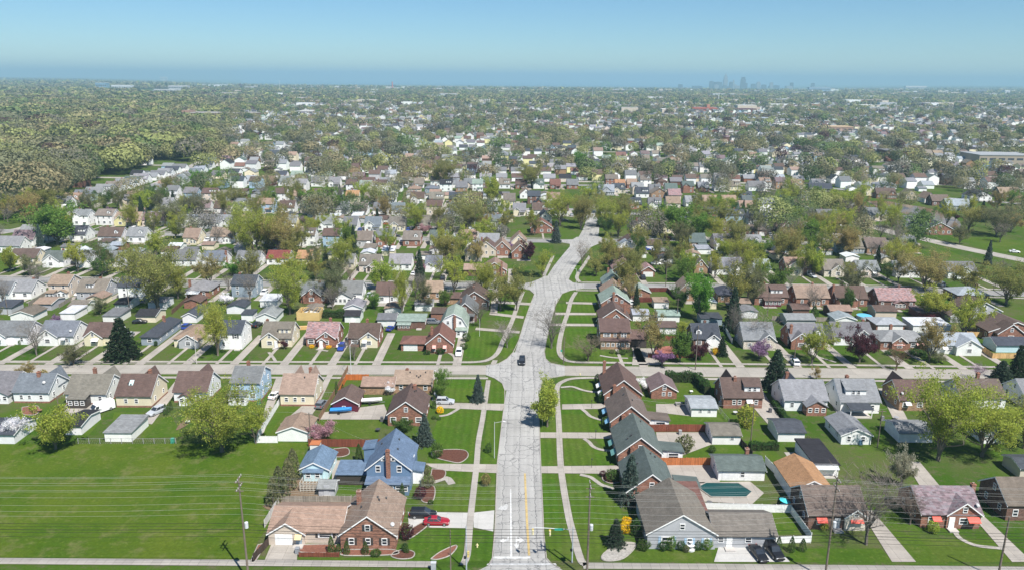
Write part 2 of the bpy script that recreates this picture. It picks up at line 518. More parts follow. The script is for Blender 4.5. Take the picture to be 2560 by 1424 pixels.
def gable_prof(span, e, rise, o=.35, drop=0.0):
    k = rise / (span / 2)
    return [(-span / 2 - o, e - o * k - drop), (0, e + rise - drop), (span / 2 + o, e - o * k - drop)]

def gambrel_prof(span, e, rise, o=.3):
    h = span / 2
    return [(-h - o, e - o * 1.8), (-h * .62, e + rise * .66), (0, e + rise), (h * .62, e + rise * .66), (h + o, e - o * 1.8)]

def prism(b, prof, a0, a1, axis, z0=-.3, mi=0):
    f3 = (lambda a, p, z: (a, p, z)) if axis == 'x' else (lambda a, p, z: (p, a, z))
    ring = [(prof[0][0], z0)] + list(prof) + [(prof[-1][0], z0)]
    k = len(ring)
    vs = [f3(a0, p, z) for p, z in ring] + [f3(a1, p, z) for p, z in ring]
    fs = [(i, i + 1, k + i + 1, k + i) for i in range(k - 1)] + [tuple(range(k - 1, -1, -1)), tuple(range(k, 2 * k))]
    b.add(vs, fs, mi)

def hip_mesh(b, L, D, e, rise, o=.4, t=.16):
    x, y = L / 2 + o, D / 2 + o
    if L >= D: r = [(-(L - D) / 2 - .05, 0), ((L - D) / 2 + .05, 0)]
    else: r = [(0, -(D - L) / 2 - .05), (0, (D - L) / 2 + .05)]
    zb = e - .1
    vs = [(-x, -y, zb), (x, -y, zb), (x, y, zb), (-x, y, zb), (-x, -y, zb + t), (x, -y, zb + t), (x, y, zb + t), (-x, y, zb + t), (*r[0], e + rise), (*r[1], e + rise)]
    fs = [(3, 2, 1, 0), (0, 1, 5, 4), (1, 2, 6, 5), (2, 3, 7, 6), (3, 0, 4, 7)]
    fs += [(4, 5, 9, 8), (5, 6, 9), (6, 7, 8, 9), (7, 4, 8)] if L >= D else [(4, 5, 8), (5, 6, 9, 8), (6, 7, 9), (7, 4, 8, 9)]
    b.add(vs, fs)

_wm = {}
def window_meshes():
    if not _wm:
        a = MB()
        for (x0, x1, z0, z1) in ((-.5, -.39, -.5, .5), (.39, .5, -.5, .5), (-.39, .39, .41, .5), (-.39, .39, -.5, -.41), (-.39, .39, -.04, .04)): a.box(x0, x1, -.05, .05, z0, z1)
        g = MB(); g.box(-.39, .39, -.005, .04, -.41, .41)
        c = MB(); c.v, c.f, c.i = list(a.v), list(a.f), list(a.i); c.box(-.39, .39, -.005, .04, -.41, .41, 1)
        _wm['f'] = a.mesh('window_frame', MAT['flat']); _wm['g'] = g.mesh('window_pane', MAT['glass']); _wm['c'] = c.mesh('window', [MAT['flat'], MAT['glass']])
    return _wm

def pane_colour(n): return RNAME.get(n, n)

HOUSES = []                                               # (root, px, Z) for the labels of trees

class House:
    def __init__(s, root, w, d, e, rise, ridge, lod, wcol, wmat, rcol, rmat):
        s.root, s.w, s.d, s.e, s.rise, s.ridge, s.lod = root, w, d, e, rise, ridge, lod
        s.wcol, s.wmat, s.rcol, s.rmat = wcol, wmat, rcol, rmat
        s.blocked = []
    def at(s, face, u, z, out=.03):
        if face == 'n': return (u * s.w - s.w / 2, -s.d / 2 - out, z), 0.0
        if face == 'f': return (u * s.w - s.w / 2, s.d / 2 + out, z), math.pi
        if face == 'e': return (s.w / 2 + out, -s.d / 2 + u * s.d, z), math.pi / 2
        return (-s.w / 2 - out, -s.d / 2 + u * s.d, z), -math.pi / 2
    def window(s, face, u, z, w=1.0, h=1.35, shut=None, col=WHITE, out=.03):
        p, rz = s.at(face, u, z, out); wm = window_meshes()
        if s.lod == 0:
            o = ob('window', wm['f'], s.root, p, col, (0, 0, rz), (w, 1, h)); ob('pane', wm['g'], o)
        else: ob('window', wm['c'], s.root, p, col, (0, 0, rz), (w * 1.1, 1, h * 1.1))
        if shut:
            for sg in (-1, 1):
                du = sg * (w / 2 + .24)
                q = Vector(p) + Vector((du * math.cos(rz), du * math.sin(rz), 0))
                bx('shutter', s.root, q, (.4, .07, h), shut, rot=(0, 0, rz))
    def roof_z(s, x, y):
        k = s.rise / ((s.d if s.ridge == 'x' else s.w) / 2)
        return s.e + s.rise - k * abs(y if s.ridge == 'x' else x)

def lcol(n, tab): return tab[n]

def jitter(c, rng, a=.08):
    f = 1 + rng.uniform(-a, a)
    return tuple(min(.85, x * f * (1 + rng.uniform(-a, a) * .35)) for x in c[:3])

def house(xl, xr, yb, dep, eave, rise, ridge, roof, wall, feats='', loc='', label=None, name='house', cat='house', rot=0.0, lod=1, world=None, wpx=None, group=None, seed=None, wins=True):
    """xl, xr, yb: photograph pixels of the foot of the wall that faces the camera (or WORLD: x, y of its centre, width)"""
    if world: c = Vector((world[0], world[1], 0)); w = world[2]
    else:
        a, b_ = G(xl, yb), G(xr, yb); c = (a + b_) / 2; w = (b_ - a).length
    rng = random.Random(seed if seed is not None else int(c.x * 13 + c.y * 7))
    cen = c + Matrix.Rotation(rot, 3, 'Z') @ Vector((0, dep / 2, 0))
    T = [t.split(':') for t in feats.split()]
    key = {t[0] for t in T}
    rn, wn_ = RNAME.get(roof, roof), WNAME.get(wall, wall)
    if label is None:
        label = f"{rn}-roofed {wn_} {cat}, {loc}" if loc else f"{rn}-roofed {wn_} {cat}"
    root = empty(name, cen, rot, label, cat, group)
    HOUSES.append((root, c, w, dep, loc))
    isbrick = 'brick' in wall or wall in ('stone', 'pinkstone') or 'br' in key
    wmat = 'brick' if isbrick else 'siding'
    rmat = 'slate' if ('sl' in key or roof == 'pink') else 'shingle'
    wc, rc = jitter(WALL[wall], rng, .05), jitter(ROOF[roof], rng, .10)
    h = House(root, w, dep, eave, rise, ridge, lod, wc, wmat, rc, rmat)
    tc = WHITE
    # body
    b = MB(); r = MB(); tr = MB()
    span, run = (dep, w) if ridge in ('x', 'gx') else (w, dep)
    o2 = .3
    if ridge in ('x', 'y'):
        prism(b, gable_prof(span, eave, rise, 0, .04), -run / 2, run / 2, ridge)
        extrude(r, gable_prof(span, eave, rise), -run / 2 - o2, run / 2 + o2, .16, ridge)
        ends = (-run / 2 - o2 - .02, run / 2 + o2 - .06)
        if lod: ends = ends[:1] if ridge == 'y' or cen.x > 0 else ends[1:]
        for a in ends:
            tr = MB(); extrude(tr, gable_prof(span, eave, rise, .36, .14), a, a + .08, .26, ridge)
            if lod < 2: tr.build('trim', MAT['flat'], root, color=tc)
    elif ridge in ('gx', 'gy'):
        pf = gambrel_prof(span, eave, rise); ax = ridge[1]
        prism(b, [(p * (1 if i not in (0, 4) else span / 2 / abs(p)), z - .05 if i not in (0, 4) else eave) for i, (p, z) in enumerate(pf)], -run / 2, run / 2, ax)
        extrude(r, pf, -run / 2 - o2, run / 2 + o2, .16, ax)
        for a in (-run / 2 - o2 - .02, run / 2 + o2 - .06): tr = MB(); extrude(tr, [(p, z - .14) for p, z in pf], a, a + .08, .26, ax); tr.build('trim', MAT['flat'], root, color=tc)
        h.ridge = ax
    elif ridge == 'hip':
        b.box(-w / 2, w / 2, -dep / 2, dep / 2, -.3, eave - .05); hip_mesh(r, w, dep, eave, rise)
    elif ridge == 'flat':
        b.box(-w / 2, w / 2, -dep / 2, dep / 2, -.3, eave)
        z1 = eave + .12; rr = rise
        r.hexa([(-w / 2 - .25, -dep / 2 - .25, eave), (w / 2 + .25, -dep / 2 - .25, eave), (w / 2 + .25, dep / 2 + .25, eave), (-w / 2 - .25, dep / 2 + .25, eave),
                (-w / 2 - .25, -dep / 2 - .25, z1), (w / 2 + .25, -dep / 2 - .25, z1), (w / 2 + .25, dep / 2 + .25, z1 + rr), (-w / 2 - .25, dep / 2 + .25, z1 + rr)])
    b.build('wall', MAT[wmat], root, color=wc)
    r.build('roof', MAT[rmat], root, color=rc)
    if lod == 0 and 'fo' in key:                           # brick foundation course
        f = MB(); f.box(-w / 2 - .03, w / 2 + .03, -dep / 2 - .03, dep / 2 + .03, -.3, .45); f.build('foundation', MAT['brick'], root, color=WALL['brick'])
    # features
    for t in T:
        k = t[0]; q = [float(x) if x.replace('.', '').replace('-', '').isdigit() else x for x in t[1:]]
        if k == 'fg':                                      # cross gable towards the camera: u0 u1 [out] [eave] [wall]
            u0, u1 = q[0], q[1]; p = q[2] if len(q) > 2 else .5; e2 = q[3] if len(q) > 3 else eave
            gw = (u1 - u0) * w; gx = (u0 + u1) / 2 * w - w / 2
            sl = rise / (dep / 2) if ridge in ('x', 'hip') else 1.0
            r2 = min(gw / 2 * max(sl, .75), eave + rise - e2 - .15)
            yb_ = -dep / 2 + min((e2 + r2 - eave) / max(sl, .2), dep / 2) + .1
            gb, gr, gt = MB(), MB(), MB()
            prism(gb, [(x + gx, z) for x, z in gable_prof(gw, e2, r2, 0, .05)], -dep / 2 - p, yb_ - .2, 'y')
            extrude(gr, [(x + gx, z) for x, z in gable_prof(gw, e2, r2, .3)], -dep / 2 - p - .3, yb_, .16, 'y')
            extrude(gt, [(x + gx, z) for x, z in gable_prof(gw, e2, r2, .32, .14)], -dep / 2 - p - .34, -dep / 2 - p - .26, .26, 'y')
            gc, gm = (wc, wmat)
            if len(q) > 4: gc = WALL[q[4]]; gm = 'brick' if ('brick' in q[4] or 'stone' in q[4]) else 'siding'
            gb.build('front_gable', MAT[gm], root, color=gc); gr.build('gable_roof', MAT[rmat], root, color=rc)
            if lod < 2: gt.build('gable_trim', MAT['flat'], root, color=tc)
            um = (u0 + u1) / 2
            if gw > 2.6 and 'gn' not in key: h.window('n', um, min(e2 + r2 * .38, eave + rise - 1), .9, 1.15, out=p + .03)
            if gw > 4.2 and 'gn' not in key: h.window('n', um - .0, 1.6, 1.7, 1.3, out=p + .03)
            h.blocked.append((u0 - .02, u1 + .02))
        elif k == 'ch':                                    # chimney u v [height over ridge]
            x, y = q[0] * w - w / 2, q[1] * dep - dep / 2; up = q[2] if len(q) > 2 else .7
            zb = (h.roof_z(x, y) - .6) if ridge in ('x', 'y') else eave
            if not (0 < q[0] < 1 and 0 < q[1] < 1): zb = -.2
            ztop = eave + rise + up; c_ = MB(); c_.box(x - .38, x + .38, y - .38, y + .38, zb, ztop - .22); c_.box(x - .44, x + .44, y - .44, y + .44, ztop - .22, ztop - .06); c_.box(x - .2, x + .2, y - .2, y + .2, ztop - .06, ztop + .18)
            c_.build('chimney', MAT['brick'], root, color=WALL['brick'] if wall != 'brownbrick' else WALL['brownbrick'])
        elif k in ('dm', 'sd'):                            # gabled dormer u / shed dormer u0 u1
            sl = rise / (dep / 2)
            if k == 'dm': dw, gx = 1.7, q[0] * w - w / 2
            else: dw, gx = (q[1] - q[0]) * w, (q[0] + q[1]) / 2 * w - w / 2
            y0 = -dep / 2 + dep * .13; zb = h.roof_z(0, y0) - .1; zt = min(zb + 1.5, eave + rise - (.75 if k == 'dm' else .25))
            y1 = -dep / 2 + (zt - eave) / sl
            gb, gr = MB(), MB()
            if k == 'dm':
                prism(gb, [(x + gx, z) for x, z in gable_prof(dw, zt, .65, 0, .04)], y0, min(y1 + .5, 0), 'y', zb - .6)
                extrude(gr, [(x + gx, z) for x, z in gable_prof(dw, zt, .65, .2)], y0 - .2, min(y1 + .9, 0), .1, 'y')
            else:
                gb.box(gx - dw / 2, gx + dw / 2, y0, min(y1 + .2, 0), zb - .6, zt)
                yt = 0.0; extrude(gr, [(y0 - .25, zt), (yt, eave + rise - .02)], gx - dw / 2 - .2, gx + dw / 2 + .2, .12, 'x')
            dmo = gb.build('dormer', MAT['siding'], root, color=WALL['white'] if wall not in ('stone', 'cream') else wc)
            gr.build('dormer_roof', MAT[rmat], dmo, color=rc)
            for xx in ([gx] if dw < 2.4 else [gx - .65, gx + .65]):
                wm = window_meshes(); ob('window', wm['c'], dmo, (xx, y0 - .04, (zb + zt) / 2 + .12), WHITE, None, (.85, 1, 1.0))
        elif k == 'po':                                    # porch u0 u1 depth [roof colour]
            x0, x1, pd = q[0] * w - w / 2, q[1] * w - w / 2, q[2]; pz = min(eave - .1, 2.75)
            g = MB(); extrude(g, [(-dep / 2 - pd - .25, pz - .45), (-dep / 2 + .1, pz + .12)], x0 - .2, x1 + .2, .13, 'x')
            pr = g.build('porch_roof', MAT['shingle'], root, color=ROOF[q[3]] if len(q) > 3 else rc)
            for xx in (x0 + .1, x1 - .1): bx('post', pr, (xx, -dep / 2 - pd + .1, pz / 2 - .25), (.16, .16, pz - .45), WHITE)
            bx('porch_floor', root, ((x0 + x1) / 2, -dep / 2 - pd / 2, .1), (x1 - x0, pd, .4), (.45, .42, .38))
            h.blocked.append((q[0], q[1]))
        elif k == 'gd':                                    # garage door u0 u1
            x0, x1 = q[0] * w - w / 2, q[1] * w - w / 2; hh = min(2.15, eave - .25)
            dc = WALL[q[2]] if len(q) > 2 else (.74, .74, .73)
            g = MB()
            for i in range(4): g.box(x0, x1, -.05, .05, hh * i / 4 + .02, hh * (i + 1) / 4 - .015)
            g.build('garage_door', MAT['flat'], root, (0, -dep / 2 - (q[3] if len(q) > 3 else 0), 0), dc)
            h.blocked.append((q[0] - .02, q[1] + .02))
        elif k == 'do':                                    # door u [colour] with step
            dc = WALL[q[1]] if len(q) > 1 else WHITE; out = q[2] if len(q) > 2 else .0
            p, _ = h.at('n', q[0], 1.35, .02 + out); o = bx('door', root, p, (1.05, .12, 2.1), dc)
            if lod == 0: bx('handle', o, (.38, -.6, 0), (.1, .6, .04), (.3, .25, .12))
            bx('step', root, (p[0], p[1] - .7, .12), (1.7, 1.3, .34), (.45, .42, .39)); h.blocked.append((q[0] - .09, q[0] + .09))
        elif k == 'aw':                                    # awning u [colour] on near wall
            ac = {'red': (.62, .09, .06), 'pink': (.65, .36, .32), 'white': WHITE, 'green': (.1, .22, .2), 'yellow': (.7, .55, .3), 'grey': (.45, .46, .47)}[q[1] if len(q) > 1 else 'white']
            g = MB(); x = q[0] * w - w / 2; ww = (q[2] if len(q) > 2 else 1.6) / 2; y = -dep / 2 - (q[3] if len(q) > 3 else .02)
            zt = min(2.55, eave - .1)
            g.hexa([(x - ww, y - .95, zt - .75), (x + ww, y - .95, zt - .75), (x + ww, y, zt - .08), (x - ww, y, zt - .08), (x - ww, y - .97, zt - .66), (x + ww, y - .97, zt - .66), (x + ww, y, zt), (x - ww, y, zt)])
            g.build('awning', MAT['flat'], root, color=ac)
        elif k == 'wi':                                    # explicit near window u z w h [shutter]
            h.window('n', q[0], q[1], q[2], q[3], shut=(WALL[q[4]] if len(q) > 4 else None)); h.blocked.append((q[0] - .01, q[0] + .01))
        elif k in ('ew', 'ww'):                            # side window u z w h
            h.window(k[0], q[0], q[1], q[2], q[3])
        elif k == 'bg':                                    # gable towards the street on the far side: u0 u1
            gw = (q[1] - q[0]) * w; gx = (q[0] + q[1]) / 2 * w - w / 2; r2 = rise * 1.04
            gb, gr = MB(), MB()
            prism(gb, [(x + gx, z) for x, z in gable_prof(gw, eave, r2, 0, .3)], .3, dep / 2 + 1.14, 'y'); prism(gr, [(x + gx, z + .17) for x, z in gable_prof(gw, eave, r2, .3)], 0, dep / 2 + 1.1, 'y', eave - .25)
            gb.build('front_gable', MAT[wmat], root, color=wc); gr.build('gable_roof', MAT[rmat], root, color=rc)
        elif k in ('ex', 'lx'):                            # low extension on the near side: u0 u1 depth [eave] [wall] : gable roof, ridge to the camera
            x0, x1, pd = q[0] * w - w / 2, q[1] * w - w / 2, q[2]; e2 = q[3] if len(q) > 3 else 2.3
            wl = q[4] if len(q) > 4 else wall
            gb, gr = MB(), MB(); gm = 'brick' if ('brick' in wl or 'stone' in wl) else 'siding'
            if k == 'ex':
                pf = [(x + (x0 + x1) / 2, z) for x, z in gable_prof(x1 - x0, e2, (x1 - x0) * .28, 0, .05)]
                prism(gb, pf, -dep / 2 - pd, -dep / 2 - .02, 'y')
                extrude(gr, [(x + (x0 + x1) / 2, z) for x, z in gable_prof(x1 - x0, e2, (x1 - x0) * .28, .3)], -dep / 2 - pd - .3, -dep / 2 + (1.2 if ridge == 'x' else 0), .15, 'y')
            else:
                gb.box(x0, x1, -dep / 2 - pd, -dep / 2 - .02, -.3, e2); extrude(gr, [(-dep / 2 - pd - .3, e2), (-dep / 2 + .1, e2 + pd * .22)], x0 - .25, x1 + .25, .14, 'x')
            gb.build('annex', MAT[gm], root, color=WALL[wl]); gr.build('annex_roof', MAT[rmat], root, color=rc)
            nn = max(1, int((x1 - x0) / 1.3))
            for i in range(nn): h.window('n', q[0] + (q[1] - q[0]) * (i + .5) / nn, 1.5, min(1.0, (x1 - x0) / nn * .8), 1.2, out=pd + .03)
            h.blocked.append((q[0], q[1]))
        elif k == 'rv':                                    # small roof vents and a dish
            for i in range(int(q[0])):
                x = rng.uniform(-.35, .35) * w; y = -rng.uniform(.05, .3) * dep
                if ridge == 'y': x, y = rng.uniform(.05, .3) * w * rng.choice((-1, 1)), rng.uniform(-.4, .4) * dep
                bx('roof_vent', root, (x, y, h.roof_z(x, y) + .25), (.28, .28, .5), (.05, .05, .055))
        elif k == 'ds':
            x, y = q[0] * w - w / 2, q[1] * dep - dep / 2
            g = MB(); g.tube((0, 0, 0), (0, 0, .5), .04, n=5); g.tube((0, -.05, .5), (.12, -.17, .62), .42, .30, n=10)
            g.build('satellite_dish', MAT['flat'], root, (x, y, h.roof_z(x, y) + .1), (.5, .5, .5))
        elif k == 'so': bx('skylight', root, (q[0] * w - w / 2, q[1] * dep - dep / 2, h.roof_z(0, q[1] * dep - dep / 2) + .2), (1.0, 1.5, .12), (.5, .68, .68), rot=(math.atan(rise / (dep / 2)), 0, 0))
    # windows
    if wins and lod < 3 and 'nw' not in key:
        n = max(1, int(w / (3.1 if lod else 2.9)))
        shut = None
        if 'sh' in key: shut = [WALL[t[1]] if len(t) > 1 else (.04, .045, .05) for t in T if t[0] == 'sh'][0]
        low = 'wi' not in key
        for i in range(n):
            u = (i + .5) / n + rng.uniform(-.03, .03)
            if low and not any(a <= u <= b_ for a, b_ in h.blocked): h.window('n', u, min(1.65, eave - .95), rng.choice((.95, .95, 1.5)), 1.3, shut)
            if eave > 4.4: h.window('n', (i + .5) / n, eave - 1.05, .95, 1.25, shut)
        if ridge in ('y', 'gy') and rise > 1.8 and 'ng' not in key:
            h.window('n', .5, eave + rise * .35, .95, 1.2, shut)
        vis = ('e', 'w') if lod == 0 else (('e',) if cen.x < 0 else ('w',))
        for f in vis:
            m = max(1, int(dep / 3.6))
            for i in range(m):
                u = (i + .5) / m + rng.uniform(-.04, .04)
                h.window(f, u, min(1.65, eave - .95), .9, 1.2)
                if eave > 4.4: h.window(f, u, eave - 1.05, .9, 1.2)
            if ridge in ('x', 'gx') and rise > 1.8: h.window(f, .5, eave + rise * .38, .8, 1.2)
    return h

def garage(xl, xr, yb, dep, ridge, roof, wall, feats='', loc='', eave=2.35, rise=1.3, label=None, lod=1, **k):
    return house(xl, xr, yb, dep, eave, rise, ridge, roof, wall, feats + (' nw' if lod else ''), loc, label, 'garage', 'garage', lod=lod, **k)
# ------------------------------------------------------------------ trees and shrubs (unit height about 1, scaled per tree)
def skeleton(seed, levels, nlimb, fork, spread, up, h0=.22, r0=.022, wig=.12):
    rng = random.Random(seed); segs = []; tips = []
    def branch(p, d, L, r, lv):
        n = 3 if lv < 2 else 2
        for i in range(n):
            d = (d + Vector((rng.gauss(0, wig), rng.gauss(0, wig), rng.gauss(0, wig * .5) + up * .12))).normalized()
            q = p + d * (L / n); r1 = r * (.86 if lv else .9)
            segs.append((p.copy(), q.copy(), r, r1, lv)); p, r = q, r1
            if lv >= levels - 1: tips.append((p.copy(), d.copy()))
            elif lv > 0 and i < n - 1 and rng.random() < .75: child(p, d, L, r, lv, rng.uniform(.45, .8))
        if lv < levels:
            for _ in range(fork): child(p, d, L, r, lv, rng.uniform(.55, .85))
    def child(p, d, L, r, lv, k):
        a = rng.uniform(0, 2 * math.pi)
        o = Vector((math.cos(a), math.sin(a), rng.uniform(-.35, .45)))
        dd = (d * (1 - spread) + o * spread).normalized()
        if lv < levels: branch(p, dd, L * k, r * .62, lv + 1)
    p = Vector((0, 0, 0)); d = Vector((rng.gauss(0, .03), rng.gauss(0, .03), 1)).normalized()
    segs.append((p - Vector((0, 0, .02)), p + d * h0, r0 * 1.25, r0, 0)); top = p + d * h0
    for i in range(nlimb):
        a = 2 * math.pi * (i + rng.uniform(-.25, .25)) / nlimb
        t = rng.uniform(.25, .62)
        dd = Vector((math.cos(a) * t, math.sin(a) * t, 1.0)).normalized()
        z = rng.uniform(.75, 1.0)
        branch(p + d * h0 * z, dd, .34 * rng.uniform(.6, 1.3), r0 * .62, 1)
    return segs, tips

def tubes(b, segs, minr=.0006):
    for p, q, r0, r1, lv in segs:
        b.tube(p, q, max(r0, minr), max(r1, minr), 6 if lv == 0 else (4 if lv < 3 else 3), caps=False)

def leaf_quads(cen, size, rs, out_=None, up=.0):
    """cen (n,3) -> verts, faces of n small ragged leaf clusters"""
    n = len(cen)
    a = rs.normal(size=(n, 3)); a[:, 2] += up
    if out_ is not None: a = a * .45 + out_
    a /= np.linalg.norm(a, axis=1)[:, None]
    t = rs.normal(size=(n, 3)); t -= (t * a).sum(1)[:, None] * a; t /= np.linalg.norm(t, axis=1)[:, None]
    s = np.cross(a, t)
    sz = size * rs.uniform(.55, 1.4, (n, 1)); st = sz * rs.uniform(.5, 1.0, (n, 1))
    v = np.stack([cen - t * sz, cen - s * st * .8 + t * sz * .1, cen + t * sz * .9, cen + s * st + t * sz * -.15], 1).reshape(-1, 3)
    return v

def leaf_mesh(name, cen, size, rs, up=0.0):
    v = leaf_quads(np.asarray(cen, dtype=float), size, rs, up=up); n = len(v) // 4
    m = bpy.data.meshes.new(name)
    m.vertices.add(4 * n); m.vertices.foreach_set('co', v.astype(np.float32).ravel())
    m.loops.add(4 * n); m.loops.foreach_set('vertex_index', np.arange(4 * n, dtype=np.int32))
    m.polygons.add(n); m.polygons.foreach_set('loop_start', np.arange(0, 4 * n, 4, dtype=np.int32))
    m.update(calc_edges=True); m.materials.append(MAT['leaf'])
    return m

def norm_tree(segs, cen):
    """scale so that height = 1 and crown width = 1"""
    P = np.array(cen) if len(cen) else np.array([list(s[1]) for s in segs])
    h = P[:, 2].max(); w = np.percentile(np.hypot(P[:, 0], P[:, 1]), 97) * 2
    k = np.array([1 / w, 1 / w, 1 / h])
    segs = [(Vector(np.array(p) * k), Vector(np.array(q) * k), r0, r1, lv) for p, q, r0, r1, lv in segs]
    return segs, P * k

PROTO = {}
def proto_broad(kind, seed, nleaf, size, sig, levels=4, nlimb=5, fork=2, spread=.46, up=.55, h0=.2, r0=.02, core=.25):
    rs = np.random.RandomState(seed)
    segs, tips = skeleton(seed, levels, nlimb, fork, spread, up, h0, r0)
    T = np.array([list(t[0]) for t in tips])
    k = rs.randint(0, len(T), nleaf)
    # light and heavy clumps: some tips carry many more leaves than others
    wgt = rs.gamma(.7, 1, len(T)); k = rs.choice(len(T), nleaf, p=wgt / wgt.sum())
    cen = T[k] + rs.normal(size=(nleaf, 3)) * sig
    cen = cen[cen[:, 2] > h0 * .7]
    segs, cen = norm_tree(segs, cen)
    b = MB(); tubes(b, segs)
    PROTO.setdefault(kind, []).append((b.mesh(kind + '_trunk', MAT['bark']), leaf_mesh(kind + '_crown', cen, size, rs)))

def proto_bare(kind, seed, nleaf=500, size=.012):
    rs = np.random.RandomState(seed)
    segs, tips = skeleton(seed, 5, 6, 3, .5, .4, .15, .02)
    P = [list(t[0]) for t in tips]
    segs, P = norm_tree(segs, P)
    b = MB(); tw = MB()
    for s in segs:
        (b if s[4] < 4 else tw).tube(s[0], s[1], max(s[2], .0014), max(s[3], .0011), 6 if s[4] == 0 else (4 if s[4] < 3 else 3), caps=False)
    tm = tw.mesh(kind + '_twigs', MAT['bark'])
    PROTO.setdefault(kind, []).append((b.mesh(kind + '_trunk', MAT['bark']), tm))

def proto_spruce(kind, seed, layers=26, dens=1.0, size=.026):
    rs = np.random.RandomState(seed); b = MB(); cen = []
    b.tube((0, 0, -.02), (0, 0, .97), .016, .002, 6, caps=False)
    for i in range(layers):
        z = .07 + .91 * (i / layers) ** .92
        R = .5 * (1 - z) ** .85 * rs.uniform(.82, 1.12) + .015
        nb = int(8 + 8 * (1 - z))
        for j in range(nb):
            a = 2 * math.pi * (j + rs.uniform(0, 1)) / nb; RR = R * rs.uniform(.72, 1.12)
            b.tube((0, 0, z), (RR * .9 * math.cos(a), RR * .9 * math.sin(a), z - RR * .22), .004, .001, 3, caps=False)
            m = int(dens * (6 + 26 * (1 - z)))
            t = rs.uniform(.12, 1, m) ** .6
            side = rs.normal(size=m) * .045 * (1.3 - t)
            x = RR * t * math.cos(a) - side * math.sin(a); y = RR * t * math.sin(a) + side * math.cos(a)
            cen.append(np.stack([x, y, z - RR * t * .24 + rs.normal(size=m) * .008], 1))
    cen = np.concatenate(cen)
    PROTO.setdefault(kind, []).append((b.mesh(kind + '_trunk', MAT['bark']), leaf_mesh(kind + '_crown', cen, size, rs, up=1.2)))

def proto_column(kind, seed, n=1500, size=.035, power=.55, fat=.5, lump=.08):
    rs = np.random.RandomState(seed)
    z = rs.uniform(.02, 1, n); a = rs.uniform(0, 2 * math.pi, n)
    prof = fat * np.clip((1 - z), 0, 1) ** power * np.clip(z / .12, .55, 1)
    prof *= 1 + lump * np.sin(3 * a + z * 9 + seed) + lump * np.sin(5 * a - z * 17)
    r = prof * rs.uniform(.62, 1.03, n) ** .6
    cen = np.stack([r * np.cos(a), r * np.sin(a), z], 1)
    b = MB(); b.tube((0, 0, -.02), (0, 0, .6), .05, .02, 6, caps=False)
    PROTO.setdefault(kind, []).append((b.mesh(kind + '_trunk', MAT['bark']), leaf_mesh(kind + '_crown', cen, size, rs)))

def proto_shrub(kind, seed, n=900, size=.05):
    rs = np.random.RandomState(seed)
    v = rs.normal(size=(n, 3)); v /= np.linalg.norm(v, axis=1)[:, None]
    rr = rs.uniform(.7, 1, n)[:, None] * (1 + .10 * np.sin(v[:, :1] * 5 + seed) + .10 * np.sin(v[:, 1:2] * 6 + 2 * seed))
    v = v * rr * np.array([.5, .5, .5]); v[:, 2] += .48; v = v[v[:, 2] > .02]
    b = MB()
    for k in range(4): b.tube((0, 0, -.05), (.2 * math.cos(k * 1.6), .2 * math.sin(k * 1.6), .5), .03, .015, 4, caps=False)
    PROTO.setdefault(kind, []).append((b.mesh(kind + '_stem', MAT['bark']), leaf_mesh(kind + '_leaves', v, size, rs)))

for sd in (3, 8, 21, 34): proto_broad('budding_tree', sd, 8200, .0125, .032, nlimb=6, up=.4, h0=.10)
for sd in (5, 17, 29): proto_broad('leafy_tree', sd, 11000, .016, .042, nlimb=6, spread=.5, up=.4, h0=.10)
for sd in (11, 43): proto_broad('tall_tree', sd, 7000, .013, .03, nlimb=5, spread=.4, up=.8, h0=.2)
for sd in (2, 6, 13): proto_bare('bare_tree', sd)
for sd in (1, 4, 9): proto_spruce('spruce_tree', sd)
for sd in (7, 12): proto_broad('blossom_tree', sd, 5200, .022, .05, levels=3, nlimb=5, h0=.18, r0=.03)
for sd in (3, 14): proto_column('arborvitae', sd)
for sd in (1, 2, 3): proto_shrub('shrub', sd)
for sd in (51, 62): proto_broad('great_tree', sd, 19000, .0085, .03, levels=5, nlimb=7, spread=.5, up=.35, h0=.08, r0=.024)
proto_broad('pine_tree', 19, 9000, .02, .045, levels=3, nlimb=8, spread=.62, up=.25, h0=.25, r0=.022)

TREE_COL = dict(olive=(.155, .150, .045), bronze=(.185, .152, .060), budgreen=(.185, .200, .036), lime=(.165, .195, .032), fresh=(.082, .135, .024), vivid=(.072, .150, .020), dull=(.105, .108, .052),
                grey=(.10, .092, .066), dark=(.022, .042, .018), spruce=(.035, .060, .034), bluespruce=(.062, .088, .072), plum=(.060, .020, .026), pink=(.28, .165, .185), redbud=(.20, .12, .20), white=(.72, .70, .62), gold=(.55, .38, .012), hedge=(.035, .075, .018), boxwood=(.05, .085, .02), silver=(.19, .185, .13))
TREE_COL = {k: tuple(min(.8, x * (1.75 if k in ('olive', 'bronze', 'budgreen', 'lime', 'fresh', 'vivid', 'dull', 'grey', 'boxwood', 'silver') else 1.45)) for x in v) for k, v in TREE_COL.items()}
TREE_WORD = dict(olive='olive', bronze='bronze', budgreen='yellowish green', lime='lime green', fresh='fresh green', vivid='vivid green', dull='dull olive', grey='greyish', dark='dark green', spruce='deep green', bluespruce='blue-green', plum='dark purple', pink='pink', redbud='magenta', white='white', gold='golden yellow', hedge='dark green', boxwood='green', silver='pale grey')
TREES = []
